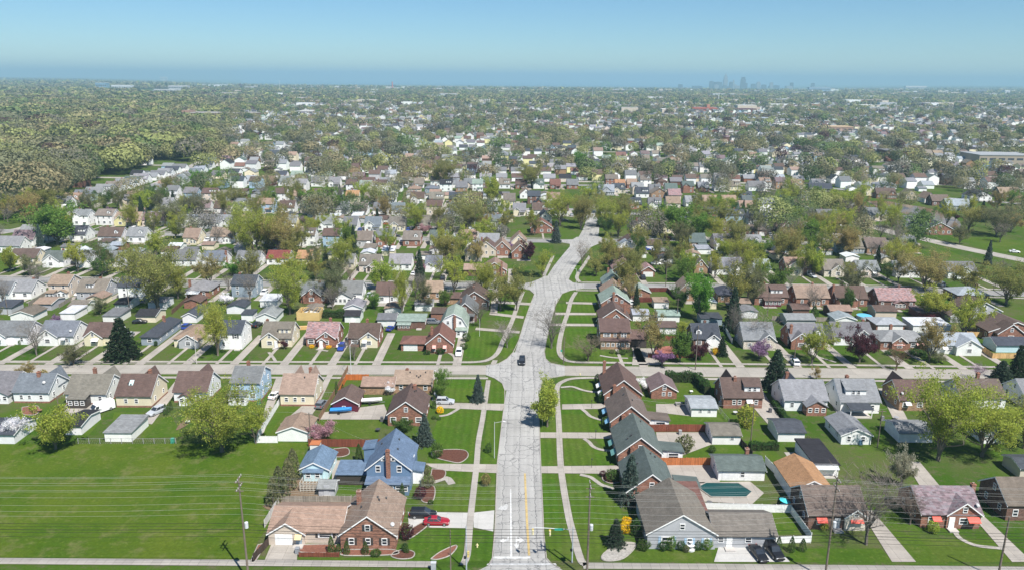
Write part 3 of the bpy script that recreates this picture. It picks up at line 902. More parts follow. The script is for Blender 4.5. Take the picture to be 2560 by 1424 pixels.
def tree_at(kind, p, h, w, colour, label, cat='tree', seed=0, bark=(.17, .145, .115), group=None, name=None):
    rng = random.Random(int(p.x * 31 + p.y * 17 + seed * 101))
    pk = PROTO['great_tree' if kind == 'budding_tree' and h > 16 else kind]; tm, cm = pk[rng.randrange(len(pk))]
    root = empty(name or kind, (p.x, p.y, 0), rng.uniform(0, 6.28), label, cat, group)
    part = ('stem', 'leaves') if kind == 'shrub' else ('trunk', 'twigs' if kind == 'bare_tree' else 'crown')
    c = jitter(TREE_COL[colour], rng, .12)
    a = ob(part[0], tm, root, color=bark, scale=(w, w, h)); b = ob(part[1], cm, root, color=bark if kind == 'bare_tree' else c, scale=(w, w, h))
    if kind == 'bare_tree': b.color = (*[x * 1.1 for x in bark], 1)
    TREES.append((root, colour, kind, h, w))
    return root

def tree(kind, px, py, ptop, wpx, colour, label=None, cat='tree', **k):
    """foot pixel, row of the top, crown width in pixels"""
    p = G(px, py); h = height_at(px, py, ptop); m = mpp(px, py - (py - ptop) * .5)
    w = wpx * mpp(px, py)
    return tree_at(kind, p, h, w, colour, label, cat, **k)
# ------------------------------------------------------------------ ground, lake, streets
def smooth(a, b, x):
    t = min(1, max(0, (x - a) / (b - a))); return t * t * (3 - 2 * t)

def ground_z(x, y):
    az = x / max(y, 1)
    keep = max(1 - smooth(-.62, -.26, az), smooth(.26, .62, az))      # the land stays high at either side of the bay
    d = smooth(3800, 14500, y)
    return -d * (78 - 62 * keep)

ys = [-60, 20, 60, 90, 115] + [130 + 14 * i for i in range(40)] + [720, 800, 900, 1000, 1150, 1300, 1500, 1750, 2000, 2400, 2800, 3300, 3800, 4400, 5200, 6200, 7500, 9000, 11000, 13000, 15000, 18000, 23000, 30000]
us = [-1.6, -1.2, -1.0, -.85] + [-.75 + .05 * i for i in range(31)] + [.85, 1.0, 1.2, 1.6]
gv = []; gf = []
for y in ys:
    for u in us:
        x = u * max(y, 320.0); gv.append((x, y, ground_z(x, y)))
nu = len(us)
for j in range(len(ys) - 1):
    for i in range(nu - 1): gf.append((j * nu + i, j * nu + i + 1, (j + 1) * nu + i + 1, (j + 1) * nu + i))
ob('ground', mesh('ground', gv, gf, MAT['ground']))['kind'] = 'structure'
lk = mesh('lake', [(-60000, 12500, -70), (60000, 12500, -70), (60000, 70000, -70), (-60000, 70000, -70)], [(0, 1, 2, 3)], MAT['lake'])
ob('lake', lk)['kind'] = 'structure'

Z_ROAD, Z_DRIVE, Z_WALK, Z_LAWN, Z_LINE, Z_BED = .06, .09, .12, .03, .10, .07

# the long road: photograph row, left edge, right edge
ROAD = [(1560, 1225, 1385), (1470, 1228, 1374), (1400, 1233, 1364), (1330, 1237, 1359), (1250, 1240, 1356), (1160, 1243, 1352), (1080, 1252, 1349), (1000, 1262, 1346), (950, 1271, 1348), (900, 1281, 1355), (850, 1297, 1366),
        (800, 1312, 1378), (760, 1326, 1390), (725, 1345, 1404), (700, 1362, 1420), (665, 1385, 1440), (640, 1405, 1459), (620, 1422, 1476), (595, 1445, 1494), (565, 1461, 1498), (542, 1466, 1493), (520, 1471, 1498), (508, 1474, 1502)]
EL = spline([G(a, y) for y, a, b in ROAD], 5); ER = spline([G(b, y) for y, a, b in ROAD], 5)
rv, rf, ru = [], [], []; acc = 0
for i, (a, b) in enumerate(zip(EL, ER)):
    w = (b - a).length
    if i: acc += ((a + b) / 2 - (EL[i - 1] + ER[i - 1]) / 2).length
    rv += [(a.x, a.y, Z_ROAD), (b.x, b.y, Z_ROAD)]; ru += [(-w / 2, acc), (w / 2, acc)]
rm = mesh('main_road', rv, [(2 * i, 2 * i + 1, 2 * i + 3, 2 * i + 2) for i in range(len(EL) - 1)], MAT['road'])
ul = rm.uv_layers.new(name='uv')
for l in rm.loops: ul.data[l.index].uv = ru[l.vertex_index]
MAIN = ob('main_road', rm); MAIN['kind'] = 'structure'
def road_x(y):                                             # centre of the road at that depth
    for i in range(len(EL) - 1):
        c0, c1 = (EL[i] + ER[i]) / 2, (EL[i + 1] + ER[i + 1]) / 2
        if c0.y <= y <= c1.y: return c0.x + (c1.x - c0.x) * (y - c0.y) / (c1.y - c0.y)
    return ((EL[-1] + ER[-1]) / 2).x if y > EL[-1].y else 1.5

def kerb(name, pts, h=.16, w=.18):
    b = MB()
    for p, q in zip(pts[:-1], pts[1:]):
        d = Vector((q[0] - p[0], q[1] - p[1])).normalized(); n = Vector((d.y, -d.x)) * w / 2
        b.hexa([(p[0] - n.x, p[1] - n.y, -.1), (p[0] + n.x, p[1] + n.y, -.1), (q[0] + n.x, q[1] + n.y, -.1), (q[0] - n.x, q[1] - n.y, -.1),
                (p[0] - n.x, p[1] - n.y, h), (p[0] + n.x, p[1] + n.y, h), (q[0] + n.x, q[1] + n.y, h), (q[0] - n.x, q[1] - n.y, h)])
    b.build(name, MAT['walk'])['kind'] = 'structure'

def P2(*pts): return [G(*p) for p in pts]
W1 = G(640, 911).y - G(640, 934.5).y
ST1 = P2((-250, 920), (0, 922), (640, 922.5), (1240, 924), (1410, 926), (2000, 930), (2560, 936), (2850, 939))
strip('cross_street', ST1, W1, Z_ROAD - .012, 'slab')
ST2 = P2((-150, 696), (0, 698), (640, 709), (1240, 713.5), (1440, 715), (2000, 720), (2300, 726), (2560, 735), (2750, 742))
strip('cross_street', ST2, 8.4, Z_ROAD - .012, 'asph')
ST3 = P2((-120, 577), (60, 578), (300, 583), (640, 591), (1240, 601), (1460, 603), (1700, 599), (2000, 608), (2200, 614))
strip('cross_street', ST3, 8.4, Z_ROAD - .012, 'asph')
ST4 = P2((330, 507), (640, 516), (860, 520), (1190, 523), (1480, 524))
strip('cross_street', ST4, 8.2, Z_ROAD - .014, 'asph')
AVE = P2((-220, 606), (-60, 590), (60, 571), (160, 538), (250, 512), (330, 486), (400, 457), (450, 432), (505, 404), (560, 380))
strip('avenue', AVE, 9.0, Z_ROAD - .016, 'slab')
BLV = P2((2030, 545), (2127, 553), (2195, 571), (2245, 585), (2300, 596), (2370, 612), (2445, 628), (2560, 651), (2750, 690))
strip('boulevard', BLV, 9.0, Z_ROAD - .016, 'slab')
strip('boulevard', P2((1960, 560), (2055, 581), (2120, 589), (2182, 596), (2230, 606), (2300, 612)), 7.5, Z_ROAD - .020, 'slab')
strip('cross_street', P2((1470, 470), (1600, 478), (1760, 470), (1950, 462), (2150, 478), (2420, 500), (2700, 520)), 8.2, Z_ROAD - .014, 'asph')
strip('cross_street', P2((1500, 532), (1640, 536), (1780, 528), (1900, 530), (2030, 546)), 8.2, Z_ROAD - .018, 'asph')
strip('cross_street', P2((560, 452), (860, 458), (1190, 461), (1490, 464)), 8.2, Z_ROAD - .014, 'asph')
# intersection throats
for nm, pts in (('junction', ((1215, 913), (1247, 908), (1268, 896), (1283, 880), (1361, 880), (1364, 896), (1376, 907), (1412, 914), (1412, 938), (1376, 944), (1354, 958), (1350, 975), (1262, 975), (1256, 958), (1236, 945), (1215, 937))),
                ('junction', ((1295, 709), (1325, 706), (1345, 699), (1362, 690), (1425, 690), (1422, 699), (1432, 706), (1460, 710), (1460, 721), (1425, 726), (1405, 734), (1398, 745), (1333, 745), (1336, 735), (1325, 725), (1295, 719))),
                ('junction', ((1405, 601), (1430, 600), (1442, 593), (1492, 590), (1510, 597), (1540, 599), (1540, 607), (1500, 608), (1478, 618), (1424, 618), (1425, 610), (1405, 607)))):
    o = sheet(nm, P2(*pts), Z_ROAD + .004, 'road')
    u = o.data.uv_layers.new(name='uv')
    for l in o.data.loops: v = o.data.vertices[l.vertex_index].co; u.data[l.index].uv = (v.x, v.y)
# the street along the bottom edge
strip('cross_street', [(-160, 106.5), (0, 106.8), (160, 106.5)], 11.5, Z_ROAD - .02, 'slab', smooth=0)
o = sheet('junction', P2((1160, 1500), (1190, 1428), (1222, 1412), (1231, 1395), (1366, 1395), (1376, 1408), (1410, 1426), (1450, 1500)), Z_ROAD + .004, 'road')
u = o.data.uv_layers.new(name='uv')
for l in o.data.loops: v = o.data.vertices[l.vertex_index].co; u.data[l.index].uv = (v.x, v.y)

# kerbs along the long road
kerb('kerb', [G(a, y) for y, a in ((1412, 1222), (1395, 1231), (1330, 1237), (1250, 1240), (1160, 1243), (1080, 1252), (1000, 1262), (975, 1262), (958, 1256), (945, 1236), (937, 1215))])
kerb('kerb', [G(a, y) for y, a in ((1420, 1400), (1408, 1378), (1395, 1366), (1330, 1359), (1250, 1356), (1160, 1352), (1080, 1349), (1000, 1346), (975, 1350), (958, 1354), (944, 1376), (938, 1412))])
kerb('kerb', [G(a, y) for y, a in ((913, 1215), (908, 1247), (896, 1268), (880, 1283), (850, 1297), (800, 1312), (760, 1326), (735, 1336), (725, 1325), (719, 1295))])
kerb('kerb', [G(a, y) for y, a in ((914, 1412), (907, 1376), (896, 1364), (880, 1361), (850, 1366), (800, 1378), (760, 1390), (734, 1405), (726, 1425), (721, 1460))])
for xs, yy in (((-200, 1215), 911), ((-200, 1215), 934.8)): kerb('kerb', [(G(x, yy + (x - 640) * .0012).x, ST1[2].y + (1 if yy < 920 else -1) * W1 / 2) for x in xs])
for xs, sg in (((1412, 2700), 1), ((1412, 2700), -1)): kerb('kerb', [(G(x, 926 + (x - 1410) * .0087).x, G(x, 926 + (x - 1410) * .0087).y + sg * W1 / 2) for x in xs])

# painted markings on the long road
def mark(name, pts, mat='line'):
    m = mesh(name, [(*G(*p)[:2], Z_LINE) for p in pts], [tuple(range(len(pts)))], MAT[mat]); return ob(name, m, MAIN)
mark('lane_line', ((1275.5, 1391), (1280.5, 1391), (1279, 1300), (1278, 1222), (1275.5, 1222), (1275.2, 1300)))
mark('centre_line', ((1320, 1388), (1325.5, 1388), (1320, 1300), (1314.5, 1183), (1310, 1183), (1314.5, 1300)), 'yline')
mark('stop_line', ((1229, 1396), (1326, 1396), (1326, 1391), (1231, 1391)))
mark('crosswalk_line', ((1216, 1412), (1392, 1412), (1389, 1408), (1220, 1408)))
for pts in (((1249, 1352), (1259, 1345.5), (1259, 1349), (1268, 1347.5), (1269.5, 1341), (1272, 1341), (1270.5, 1352), (1259, 1354), (1262, 1358)),
            ((1289, 1341), (1291.5, 1341), (1291.7, 1347), (1299, 1347.5), (1297, 1342), (1311, 1350.5), (1297.5, 1357), (1299, 1352), (1292, 1351.5), (1292, 1361), (1298, 1361), (1292, 1372.5), (1284.5, 1361), (1289.3, 1361)),
            ((1245, 1272), (1255, 1262), (1256, 1266), (1266, 1259), (1270, 1263), (1268, 1272), (1262, 1276), (1257, 1273), (1257, 1276))):
    from mathutils.geometry import tessellate_polygon
    Q = [Vector((*G(*p)[:2], Z_LINE)) for p in pts]
    ob('turn_arrow', mesh('turn_arrow', Q, [tuple(t) for t in tessellate_polygon([Q])], MAT['fline' if pts[0][1] < 1300 else 'line']), MAIN)

# pavements
def walk(pts, w=1.5, mat='walk', z=Z_WALK, name='sidewalk', smooth=4): return strip(name, P2(*pts), w, z, mat, smooth=smooth)
walk(((1158, 1412), (1168, 1385), (1173, 1330), (1178, 1277), (1191, 1167), (1196, 1105), (1206, 1050), (1212, 1010), (1221, 950)), 1.25)
walk(((1465, 1412), (1451, 1397), (1432, 1331), (1419, 1277), (1402, 1167), (1397, 1055), (1393, 1000), (1394, 965), (1410, 952), (1430, 946), (1465, 944), (1500, 944)), 1.35)
walk(((1233, 910), (1238, 900)), 1.5)
walk(((1060, 905), (1140, 905), (1195, 904), (1225, 897), (1245, 880), (1258, 850), (1268, 830), (1283, 795), (1295, 760), (1308, 728)), 1.5)
walk(((1440, 905), (1415, 900), (1400, 885), (1398, 860), (1408, 815), (1420, 780), (1428, 750), (1440, 730)), 1.5)
walk(((1450, 706), (1442, 695), (1448, 680), (1462, 660), (1475, 640)), 1.5)
walk(((1383, 640), (1360, 690)), 1.4)
walk(((-300, 902), (0, 903), (640, 904), (1060, 905)), 1.4); walk(((-300, 941.5), (0, 942.5), (640, 943.5), (1220, 945)), 1.4)
walk(((1440, 905), (1800, 909), (2200, 913), (2560, 918), (2800, 921)), 1.4); walk(((1500, 945), (1900, 948), (2300, 953), (2800, 960)), 1.4)
walk(((-200, 688), (0, 690), (640, 700), (1290, 705)), 1.4); walk(((-200, 706), (0, 708), (640, 719), (1290, 723)), 1.4)
walk(((1450, 706), (2000, 711), (2300, 717), (2600, 727)), 1.4); walk(((1440, 726), (2000, 731), (2300, 737), (2600, 747)), 1.4)
walk(((300, 577), (640, 585), (1240, 595), (1400, 597)), 1.3); walk(((1520, 594), (1700, 593), (2000, 601)), 1.3)
strip('sidewalk', [(-160, 115.9), (-12.5, 116.1)], 1.75, Z_WALK, 'walk', smooth=0); strip('sidewalk', [(12.5, 116.1), (160, 115.9)], 1.75, Z_WALK, 'walk', smooth=0)

def patch(name, pts, mat, z, color=None): return sheet(name, [G(*p) for p in pts], z, mat, 'structure', color)
def curve_patch(name, pts, mat, z, n=5, color=None):
    C = spline([G(*p) for p in pts] + [G(*pts[0])], n)[:-1]
    return sheet(name, C, z, mat, 'structure', color)

# rough meadow on the empty corner lot
patch('meadow', ((-260, 1109), (0, 1109), (400, 1108), (772, 1106), (758, 1140), (720, 1230), (700, 1262), (672, 1310), (640, 1360), (628, 1412), (-420, 1412)), 'field', Z_LAWN)
# mown front lawns
L = lambda *p: patch('lawn', p, 'lawn', Z_LAWN)
L((1203, 1160), (1242, 1160), (1262, 1024), (1220, 1024)); L((1100, 1020), (1202, 1020), (1188, 1158), (1075, 1158), (1060, 1120), (1090, 1060))
L((1192, 1180), (1238, 1180), (1236, 1276), (1187, 1276)); L((1115, 1177), (1180, 1177), (1169, 1277), (1085, 1277), (1075, 1230), (1120, 1205))
L((1184, 1325), (1233, 1327), (1229, 1400), (1172, 1405)); L((1070, 1320), (1163, 1320), (1155, 1404), (1000, 1404), (1030, 1340))
L((1230, 950), (1266, 950), (1262, 1010), (1224, 1010)); L((1120, 945), (1212, 947), (1205, 1008), (1110, 1000))
L((1354, 1183), (1397, 1183), (1425, 1330), (1448, 1400), (1380, 1400), (1362, 1330)); L((1414, 1184), (1480, 1184), (1500, 1204), (1545, 1225), (1560, 1330), (1520, 1395), (1465, 1400), (1436, 1310))
L((1351, 1095), (1391, 1094), (1394, 1165), (1352, 1165)); L((1408, 1094), (1460, 1094), (1475, 1108), (1500, 1125), (1530, 1135), (1560, 1160), (1412, 1163))
L((1350, 985), (1387, 985), (1390, 1080), (1350, 1080)); L((1403, 1022), (1455, 1022), (1475, 1038), (1510, 1050), (1530, 1062), (1530, 1079), (1404, 1079))
L((1403, 972), (1440, 976), (1470, 981), (1505, 984), (1505, 1008), (1403, 1010)); L((1412, 962), (1440, 950), (1480, 947), (1505, 948), (1505, 976), (1450, 975))
L((1480, 1021), (1520, 1020), (1520, 1040), (1497, 1038)); L((1486, 1096), (1525, 1095), (1525, 1118), (1500, 1112))
L((1170, 895), (1230, 890), (1255, 850), (1262, 830), (1180, 828), (1150, 860)); L((1262, 898), (1283, 870), (1297, 840), (1278, 825), (1262, 860), (1250, 885))
L((1366, 890), (1392, 894), (1394, 860), (1404, 812), (1380, 812), (1366, 850)); L((1410, 880), (1430, 898), (1570, 905), (1570, 885), (1500, 875), (1500, 820), (1420, 820))
for pts in (((1378, 806), (1405, 806), (1412, 788), (1385, 786)), ((1388, 779), (1413, 779), (1420, 759), (1392, 758)), ((1420, 779), (1490, 780), (1490, 760), (1428, 758)), ((1418, 806), (1475, 806), (1478, 787), (1423, 787)),
            ((1398, 750), (1420, 751), (1432, 730), (1410, 731)), ((1430, 750), (1490, 751), (1490, 738), (1450, 733)), ((1240, 800), (1276, 803), (1286, 776), (1235, 768)), ((1230, 768), (1285, 770), (1290, 758), (1235, 755)), ((1236, 750), (1295, 752), (1305, 728), (1240, 725)),
            ((1312, 765), (1297, 790), (1322, 788), (1333, 745), (1322, 740)), ((1421, 692), (1440, 700), (1446, 680), (1460, 650), (1440, 662))): L(*pts)
# back lawns
B = lambda *p: patch('lawn', p, 'yard', Z_LAWN)
B((800, 1048), (955, 1048), (945, 1095), (808, 1095)); B((655, 1085), (700, 1018), (790, 1018), (765, 1035), (700, 1095)); B((1640, 1030), (1830, 1040), (1815, 1062), (1625, 1060)); B((1700, 955), (1740, 955), (1752, 985), (1690, 992))
B((1720, 1112), (1860, 1112), (1885, 1140), (1720, 1140)); B((1905, 1270), (1970, 1270), (2000, 1335), (1925, 1335)); B((1880, 1130), (1935, 1125), (1960, 1150), (1890, 1150))
B((1560, 1378), (1775, 1375), (1785, 1403), (1555, 1403)); B((1975, 1370), (2200, 1370), (2240, 1404), (1975, 1404)); B((2190, 1310), (2300, 1345), (2480, 1345), (2535, 1404), (2290, 1404)); B((740, 1393), (990, 1393), (1010, 1404), (735, 1404))
B((2370, 590), (2560, 602), (2700, 620), (2700, 650), (2560, 640), (2440, 618)); B((200, 1040), (262, 1040), (215, 1095), (195, 1098)); B((285, 1030), (365, 1030), (330, 1048), (280, 1055)); B((375, 1045), (430, 1040), (455, 1090), (350, 1095))
# driveways and patios
D = lambda *p: patch('driveway', p, 'drive', Z_DRIVE)
patch('driveway', ((1020, 1279), (1172, 1281), (1172, 1320), (1075, 1318), (1060, 1312), (1022, 1318)), 'newdrive', Z_DRIVE); patch('driveway', ((1184, 1281), (1236, 1275), (1233, 1328), (1184, 1318)), 'newdrive', Z_DRIVE)
D((660, 1404), (680, 1356), (745, 1358), (742, 1404)); patch('driveway', ((1785, 1404), (1800, 1355), (1930, 1355), (1975, 1404)), 'newdrive', Z_DRIVE)
D((1060, 1158), (1243, 1160), (1241, 1182), (1115, 1176), (1080, 1168)); D((1352, 1165), (1560, 1163), (1560, 1184), (1354, 1182)); D((1351, 1080), (1530, 1081), (1530, 1096), (1351, 1094)); D((1405, 1010), (1520, 1008), (1520, 1021), (1405, 1023))
D((1090, 1006), (1262, 1009), (1256, 1026), (1125, 1020), (1090, 1020)); D((810, 1030), (960, 1010), (975, 1048), (800, 1048)); D((700, 1060), (760, 1010), (800, 1008), (770, 1050)); D((795, 1015), (830, 940), (855, 912), (832, 912), (805, 960), (770, 1010))
D((1640, 1009), (1725, 1010), (1730, 1040), (1640, 1030)); D((1640, 1080), (1760, 1080), (1780, 1110), (1700, 1140), (1650, 1140)); D((1560, 1165), (1790, 1160), (1800, 1205), (1700, 1210)); D((1735, 1205), (1875, 1203), (1910, 1232), (1880, 1260), (1740, 1252), (1700, 1235))
D((2260, 1150), (2300, 1155), (2350, 1215), (2300, 1215)); D((2150, 1275), (2180, 1275), (2290, 1404), (2230, 1404)); D((2440, 1300), (2460, 1290), (2580, 1404), (2530, 1404)); D((1985, 1130), (1960, 1130), (1985, 1165), (2000, 1165))
D((1855, 985), (1900, 965), (1940, 1030), (1960, 1060), (1920, 1060)); D((2065, 990), (2085, 970), (2120, 1040), (2150, 1070), (2110, 1060)); D((2195, 970), (2215, 970), (2260, 1030), (2280, 1070), (2240, 1060)); D((830, 1150), (915, 1150), (918, 1175), (870, 1205), (830, 1200))
D((130, 1040), (180, 1000), (215, 975), (250, 945), (280, 945), (255, 1000), (215, 1050)); D((345, 1055), (400, 1000), (440, 950), (465, 945), (425, 1000), (380, 1060)); D((665, 1010), (690, 945), (718, 945), (690, 1000), (660, 1080), (640, 1100))
D((1585, 870), (1635, 870), (1650, 912), (1580, 912)); D((1600, 790), (1650, 785), (1650, 800), (1580, 798)); D((1600, 822), (1650, 820), (1655, 832), (1590, 832)); D((1415, 754), (1490, 756), (1490, 761), (1415, 759)); D((1388, 781), (1490, 782), (1490, 787), (1385, 787)); D((1375, 808), (1500, 809), (1500, 815), (1374, 814))
for a in ((1240, 752, 1330, 757), (1225, 780, 1310, 790), (1190, 818, 1300, 827)): D((a[0], a[1]), (a[2], a[3]), (a[2] - 2, a[3] + 6), (a[0] - 2, a[1] + 6))
# pond and its bank
curve_patch('pond', ((2165, 503), (2215, 503), (2260, 511), (2310, 519), (2352, 529), (2388, 546), (2402, 560), (2398, 572), (2362, 566), (2320, 552), (2275, 540), (2240, 528), (2195, 517)), 'pond', Z_LAWN)
# front walks and curved garden paths
for pts, w in ((((1450, 1186), (1475, 1192), (1490, 1202), (1505, 1212), (1535, 1222)), .95), (((1460, 1096), (1472, 1104), (1482, 1115), (1500, 1123), (1530, 1127)), .95), (((1455, 1022), (1465, 1030), (1476, 1040), (1495, 1047), (1512, 1050)), .95), (((1402, 968), (1430, 966), (1455, 974), (1480, 979), (1500, 980)), .95), (((1130, 1210), (1115, 1195), (1080, 1205)), 1.6),
               (((1098, 1040), (1120, 1036), (1140, 1025), (1155, 1015)), .9), (((1140, 905), (1135, 890), (1120, 880)), 1.0), (((1500, 888), (1530, 893), (1570, 895)), .9), (((2000, 905), (1985, 890), (1950, 880)), .9), (((2385, 1325), (2400, 1345), (2440, 1363), (2500, 1370)), .9),
               (((2310, 905), (2280, 890), (2262, 875)), .9), (((2090, 905), (2050, 893), (2020, 880)), .9), (((690, 905), (683, 893), (672, 880)), .9), (((820, 877), (790, 873)), .9)): walk(pts, w, 'walk', Z_WALK - .006, 'path')
# gravel, mulch and stone beds
def bed(color, *pts):
    o = curve_patch('flower_bed', pts, 'bed', Z_BED + .05, 5, color)
    if color in (MUL, RED, STO):
        C = spline([G(*p) for p in pts] + [G(*pts[0])], 5); b = MB()
        for p, q in zip(C[:-1], C[1:]): b.tube((p.x, p.y, .12), (q.x, q.y, .12), .11, .11, 5)
        b.build('stone_edging', MAT['walk'], o)
    return o
MUL = (.10, .045, .032); RED = (.19, .085, .06); STO = (.33, .31, .28); DIRT = (.16, .115, .075)
bed(MUL, (1078, 1130), (1110, 1124), (1160, 1125), (1170, 1140), (1150, 1156), (1120, 1152), (1085, 1142)); bed(MUL, (835, 1122), (868, 1120), (872, 1135), (850, 1142), (832, 1138))
bed(RED, (1077, 1397), (1100, 1380), (1135, 1364), (1142, 1368), (1125, 1388), (1095, 1398)); bed(MUL, (985, 1380), (1010, 1374), (1035, 1380), (1030, 1394), (1000, 1397), (978, 1390)); bed(RED, (860, 1374), (980, 1374), (985, 1386), (860, 1388))
bed(RED, (755, 1362), (840, 1362), (850, 1380), (752, 1380)); bed(RED, (645, 1362), (660, 1362), (640, 1400), (628, 1402)); bed(MUL, (1080, 1172), (1112, 1176), (1108, 1195), (1078, 1200)); bed(MUL, (1050, 1218), (1085, 1216), (1082, 1252), (1055, 1252))
bed(DIRT, (720, 1205), (800, 1190), (815, 1240), (705, 1242)); bed(STO, (1545, 1355), (1590, 1360), (1560, 1395), (1515, 1402), (1505, 1388)); bed(MUL, (1505, 1185), (1545, 1175), (1555, 1200), (1530, 1208), (1508, 1200)); bed(DIRT, (655, 1265), (720, 1248), (880, 1250), (850, 1262), (690, 1275))
bed(DIRT, (455, 1052), (480, 1035), (470, 1060), (440, 1075)); bed(RED, (55, 1018), (95, 1015), (92, 1035), (58, 1035)); bed(MUL, (1030, 1320), (1060, 1304), (1070, 1312), (1035, 1340), (1020, 1345)); bed((.30, .12, .09), (1640, 868), (1690, 864), (1690, 882), (1640, 884))
# ------------------------------------------------------------------ houses one can single out, nearest first
H = house
# corner block at the bottom, left of the road
H(0, 0, 0, 12.4, 3.0, 3.6, 'y', 'tan', 'brick', 'wi:.2:1.6:1.0:1.35:dark wi:.5:1.6:.9:1.35:dark wi:.8:1.6:1.0:1.35:dark ch:.2:.62:.5 rv:4 ds:.93:.12 fo sh', label='tan-roofed brick cape with three shuttered windows by the corner', lod=0, world=(-24.8, 120.4, 9.6))
H(0, 0, 0, 9.5, 2.45, 2.1, 'x', 'tan', 'beige', 'gn fg:0:.5:.5:2.35 gd:.09:.33:white:.5 aw:.42:yellow:1.2:.5 do:.42:bluegrey:.5 wi:.78:1.75:2.6:1.0:dark wi:.965:1.7:.6:.8', label='long beige wing with white garage door beside the brick cape', lod=0, world=(-36.2, 122.0, 12.7), name='house_wing', cat='house wing')
H(0, 0, 0, 10.6, 4.6, 3.6, 'y', 'blue', 'blue', 'wi:.26:4.6:1.0:1.45 wi:.74:4.6:1.0:1.45 ch:.5:-.035:.7 lx:.02:.98:2.2:2.4 rv:3 ng nw ew:.3:1.6:1:1.3 ew:.7:1.6:1:1.3 ew:.5:4.2:1:1.3', label='blue two-storey house with a brick chimney up its gable', lod=0, world=(-24.3, 141.0, 8.8))
bp = [o for o in COL.objects if o.get('label', '').startswith('blue two-storey')][0]
for sx in (-1, 1):                                         # half-moon attic lights either side of the chimney
    g = MB(); n = 8
    for k in range(n):
        a0, a1 = math.pi / 2 * k / n, math.pi / 2 * (k + 1) / n
        g.hexa([(0, -.05, 0), (sx * 1.0 * math.cos(a0), -.05, 1.0 * math.sin(a0)), (sx * 1.0 * math.cos(a1), -.05, 1.0 * math.sin(a1)), (0, -.05, .02), (0, .05, 0), (sx * 1.0 * math.cos(a0), .05, 1.0 * math.sin(a0)), (sx * 1.0 * math.cos(a1), .05, 1.0 * math.sin(a1)), (0, .05, .02)])
    w_ = g.build('attic_light', MAT['flat'], bp, (sx * .5, -5.36, 6.35), WHITE)
    bx('pane', w_, (sx * .42, -.05, .34), (.42, .06, .36), (.03, .03, .035))
bx('dormer', bp, (-4.9, 2.4, 3.2), (2.2, 3.6, 5.6), WALL['blue'], 'siding'); bx('dormer_roof', bp, (-5.0, 2.4, 6.1), (2.6, 4.0, .2), ROOF['blue'], 'shingle', rot=(0, -.12, 0))
bx('porch', bp, (5.4, -1.2, 1.4), (1.9, 3.2, 3.0), WHITE); bx('porch_roof', bp, (5.5, -1.2, 3.05), (2.5, 3.8, .22), ROOF['blue'], 'shingle', rot=(0, .16, 0))
garage(750, 822, 1197, 7.6, 'y', 'blue', 'cyan', 'lx:.18:.82:1.0:2.1 ww:.5:1.5:1:1', label='blue-roofed pale cyan garage behind the trellis', lod=0, rise=1.5)
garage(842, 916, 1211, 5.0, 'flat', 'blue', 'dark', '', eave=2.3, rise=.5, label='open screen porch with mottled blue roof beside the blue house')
garage(797, 837, 1240, 3.2, 'x', 'silver', 'grey', 'do:.5:grey', eave=1.9, rise=.8, label='small grey garden shed behind a board fence')
# houses along the right of the road, gables towards us
H(0, 0, 0, 12.6, 3.15, 3.7, 'y', 'taupe', 'grey', 'wi:.29:1.65:2.2:1.6:ltblue wi:.62:1.6:1.0:1.2:ltblue wi:.87:1.6:.95:1.2:ltblue', label='large taupe-roofed grey house with light blue shutters', lod=0, world=(30.2, 121.3, 12.0), group=None)
H(0, 0, 0, 8.2, 2.55, 1.9, 'x', 'taupe', 'grey', 'wi:.1:1.6:1.1:1.0 do:.24 wi:.55:1.6:1.2:1.1', label='low taupe-roofed grey wing behind two parked black cars', lod=0, world=(41.6, 121.8, 10.8), name='house_wing', cat='house wing')
H(0, 0, 0, 9.6, 3.3, .7, 'flat', 'redbrown', 'grey', 'nw', label='reddish-brown roofed rear block beside the covered pool', world=(33.9, 128.2, 4.6), name='house_wing', cat='house wing')
names = ['nearest the brown spruce', 'middle of three', 'a', 'b']
H(0, 0, 0, 11.6, 3.2, 3.7, 'y', 'green', 'brick', 'rv:3', label='green-roofed brick house behind the tall blue-green spruce', lod=0, world=(27.3, 135.6, 9.4))
H(0, 0, 0, 12.2, 3.2, 3.7, 'y', 'green', 'brick', 'ch:.3:-.03:-2.0 rv:3', label='green-roofed brick house with green awnings and white dish', lod=0, world=(27.6, 151.4, 9.2))
H(0, 0, 0, 11.6, 3.2, 3.7, 'y', 'umber', 'brick', 'ch:.3:-.03:-2.0 rv:2', label='dark taupe-roofed brick house with a sunroom and flat lawns', lod=0, world=(27.9, 167.7, 9.0))
H(0, 0, 0, 12.6, 3.2, 3.7, 'y', 'brown', 'brick', 'ch:.25:-.03:-1.2 ch:.12:.95:.6', label='brown-roofed brick corner house with two chimneys and white porch', lod=0, world=(28.4, 183.9, 9.4))
for (x, y, rc, wc) in ((35.0, 140.4, 'green', 'brick'), (34.9, 155.6, 'green', 'white'), (35.0, 171.5, 'umber', 'white')):   # rear rooms of three of them
    rt = [o for o in COL.objects if o.type == 'EMPTY' and abs(o.location.x - 27.5) < .8 and abs(o.location.y - y) < 3.2 and o['category'] == 'house'][0]
    dx, dy = x - rt.location.x, y - rt.location.y
    bx('annex', rt, (dx, dy, 1.2), (4.6, 3.8, 2.8), WALL[wc], 'brick' if wc == 'brick' else 'siding'); bx('annex_roof', rt, (dx + .1, dy, 2.75), (5.1, 4.4, .2), ROOF[rc], 'shingle', rot=(0, .09, 0))
    ob('window', window_meshes()['c'], rt, (dx + .3, dy - 1.94, 1.5), WHITE, None, (2.6, 1, 1.4))
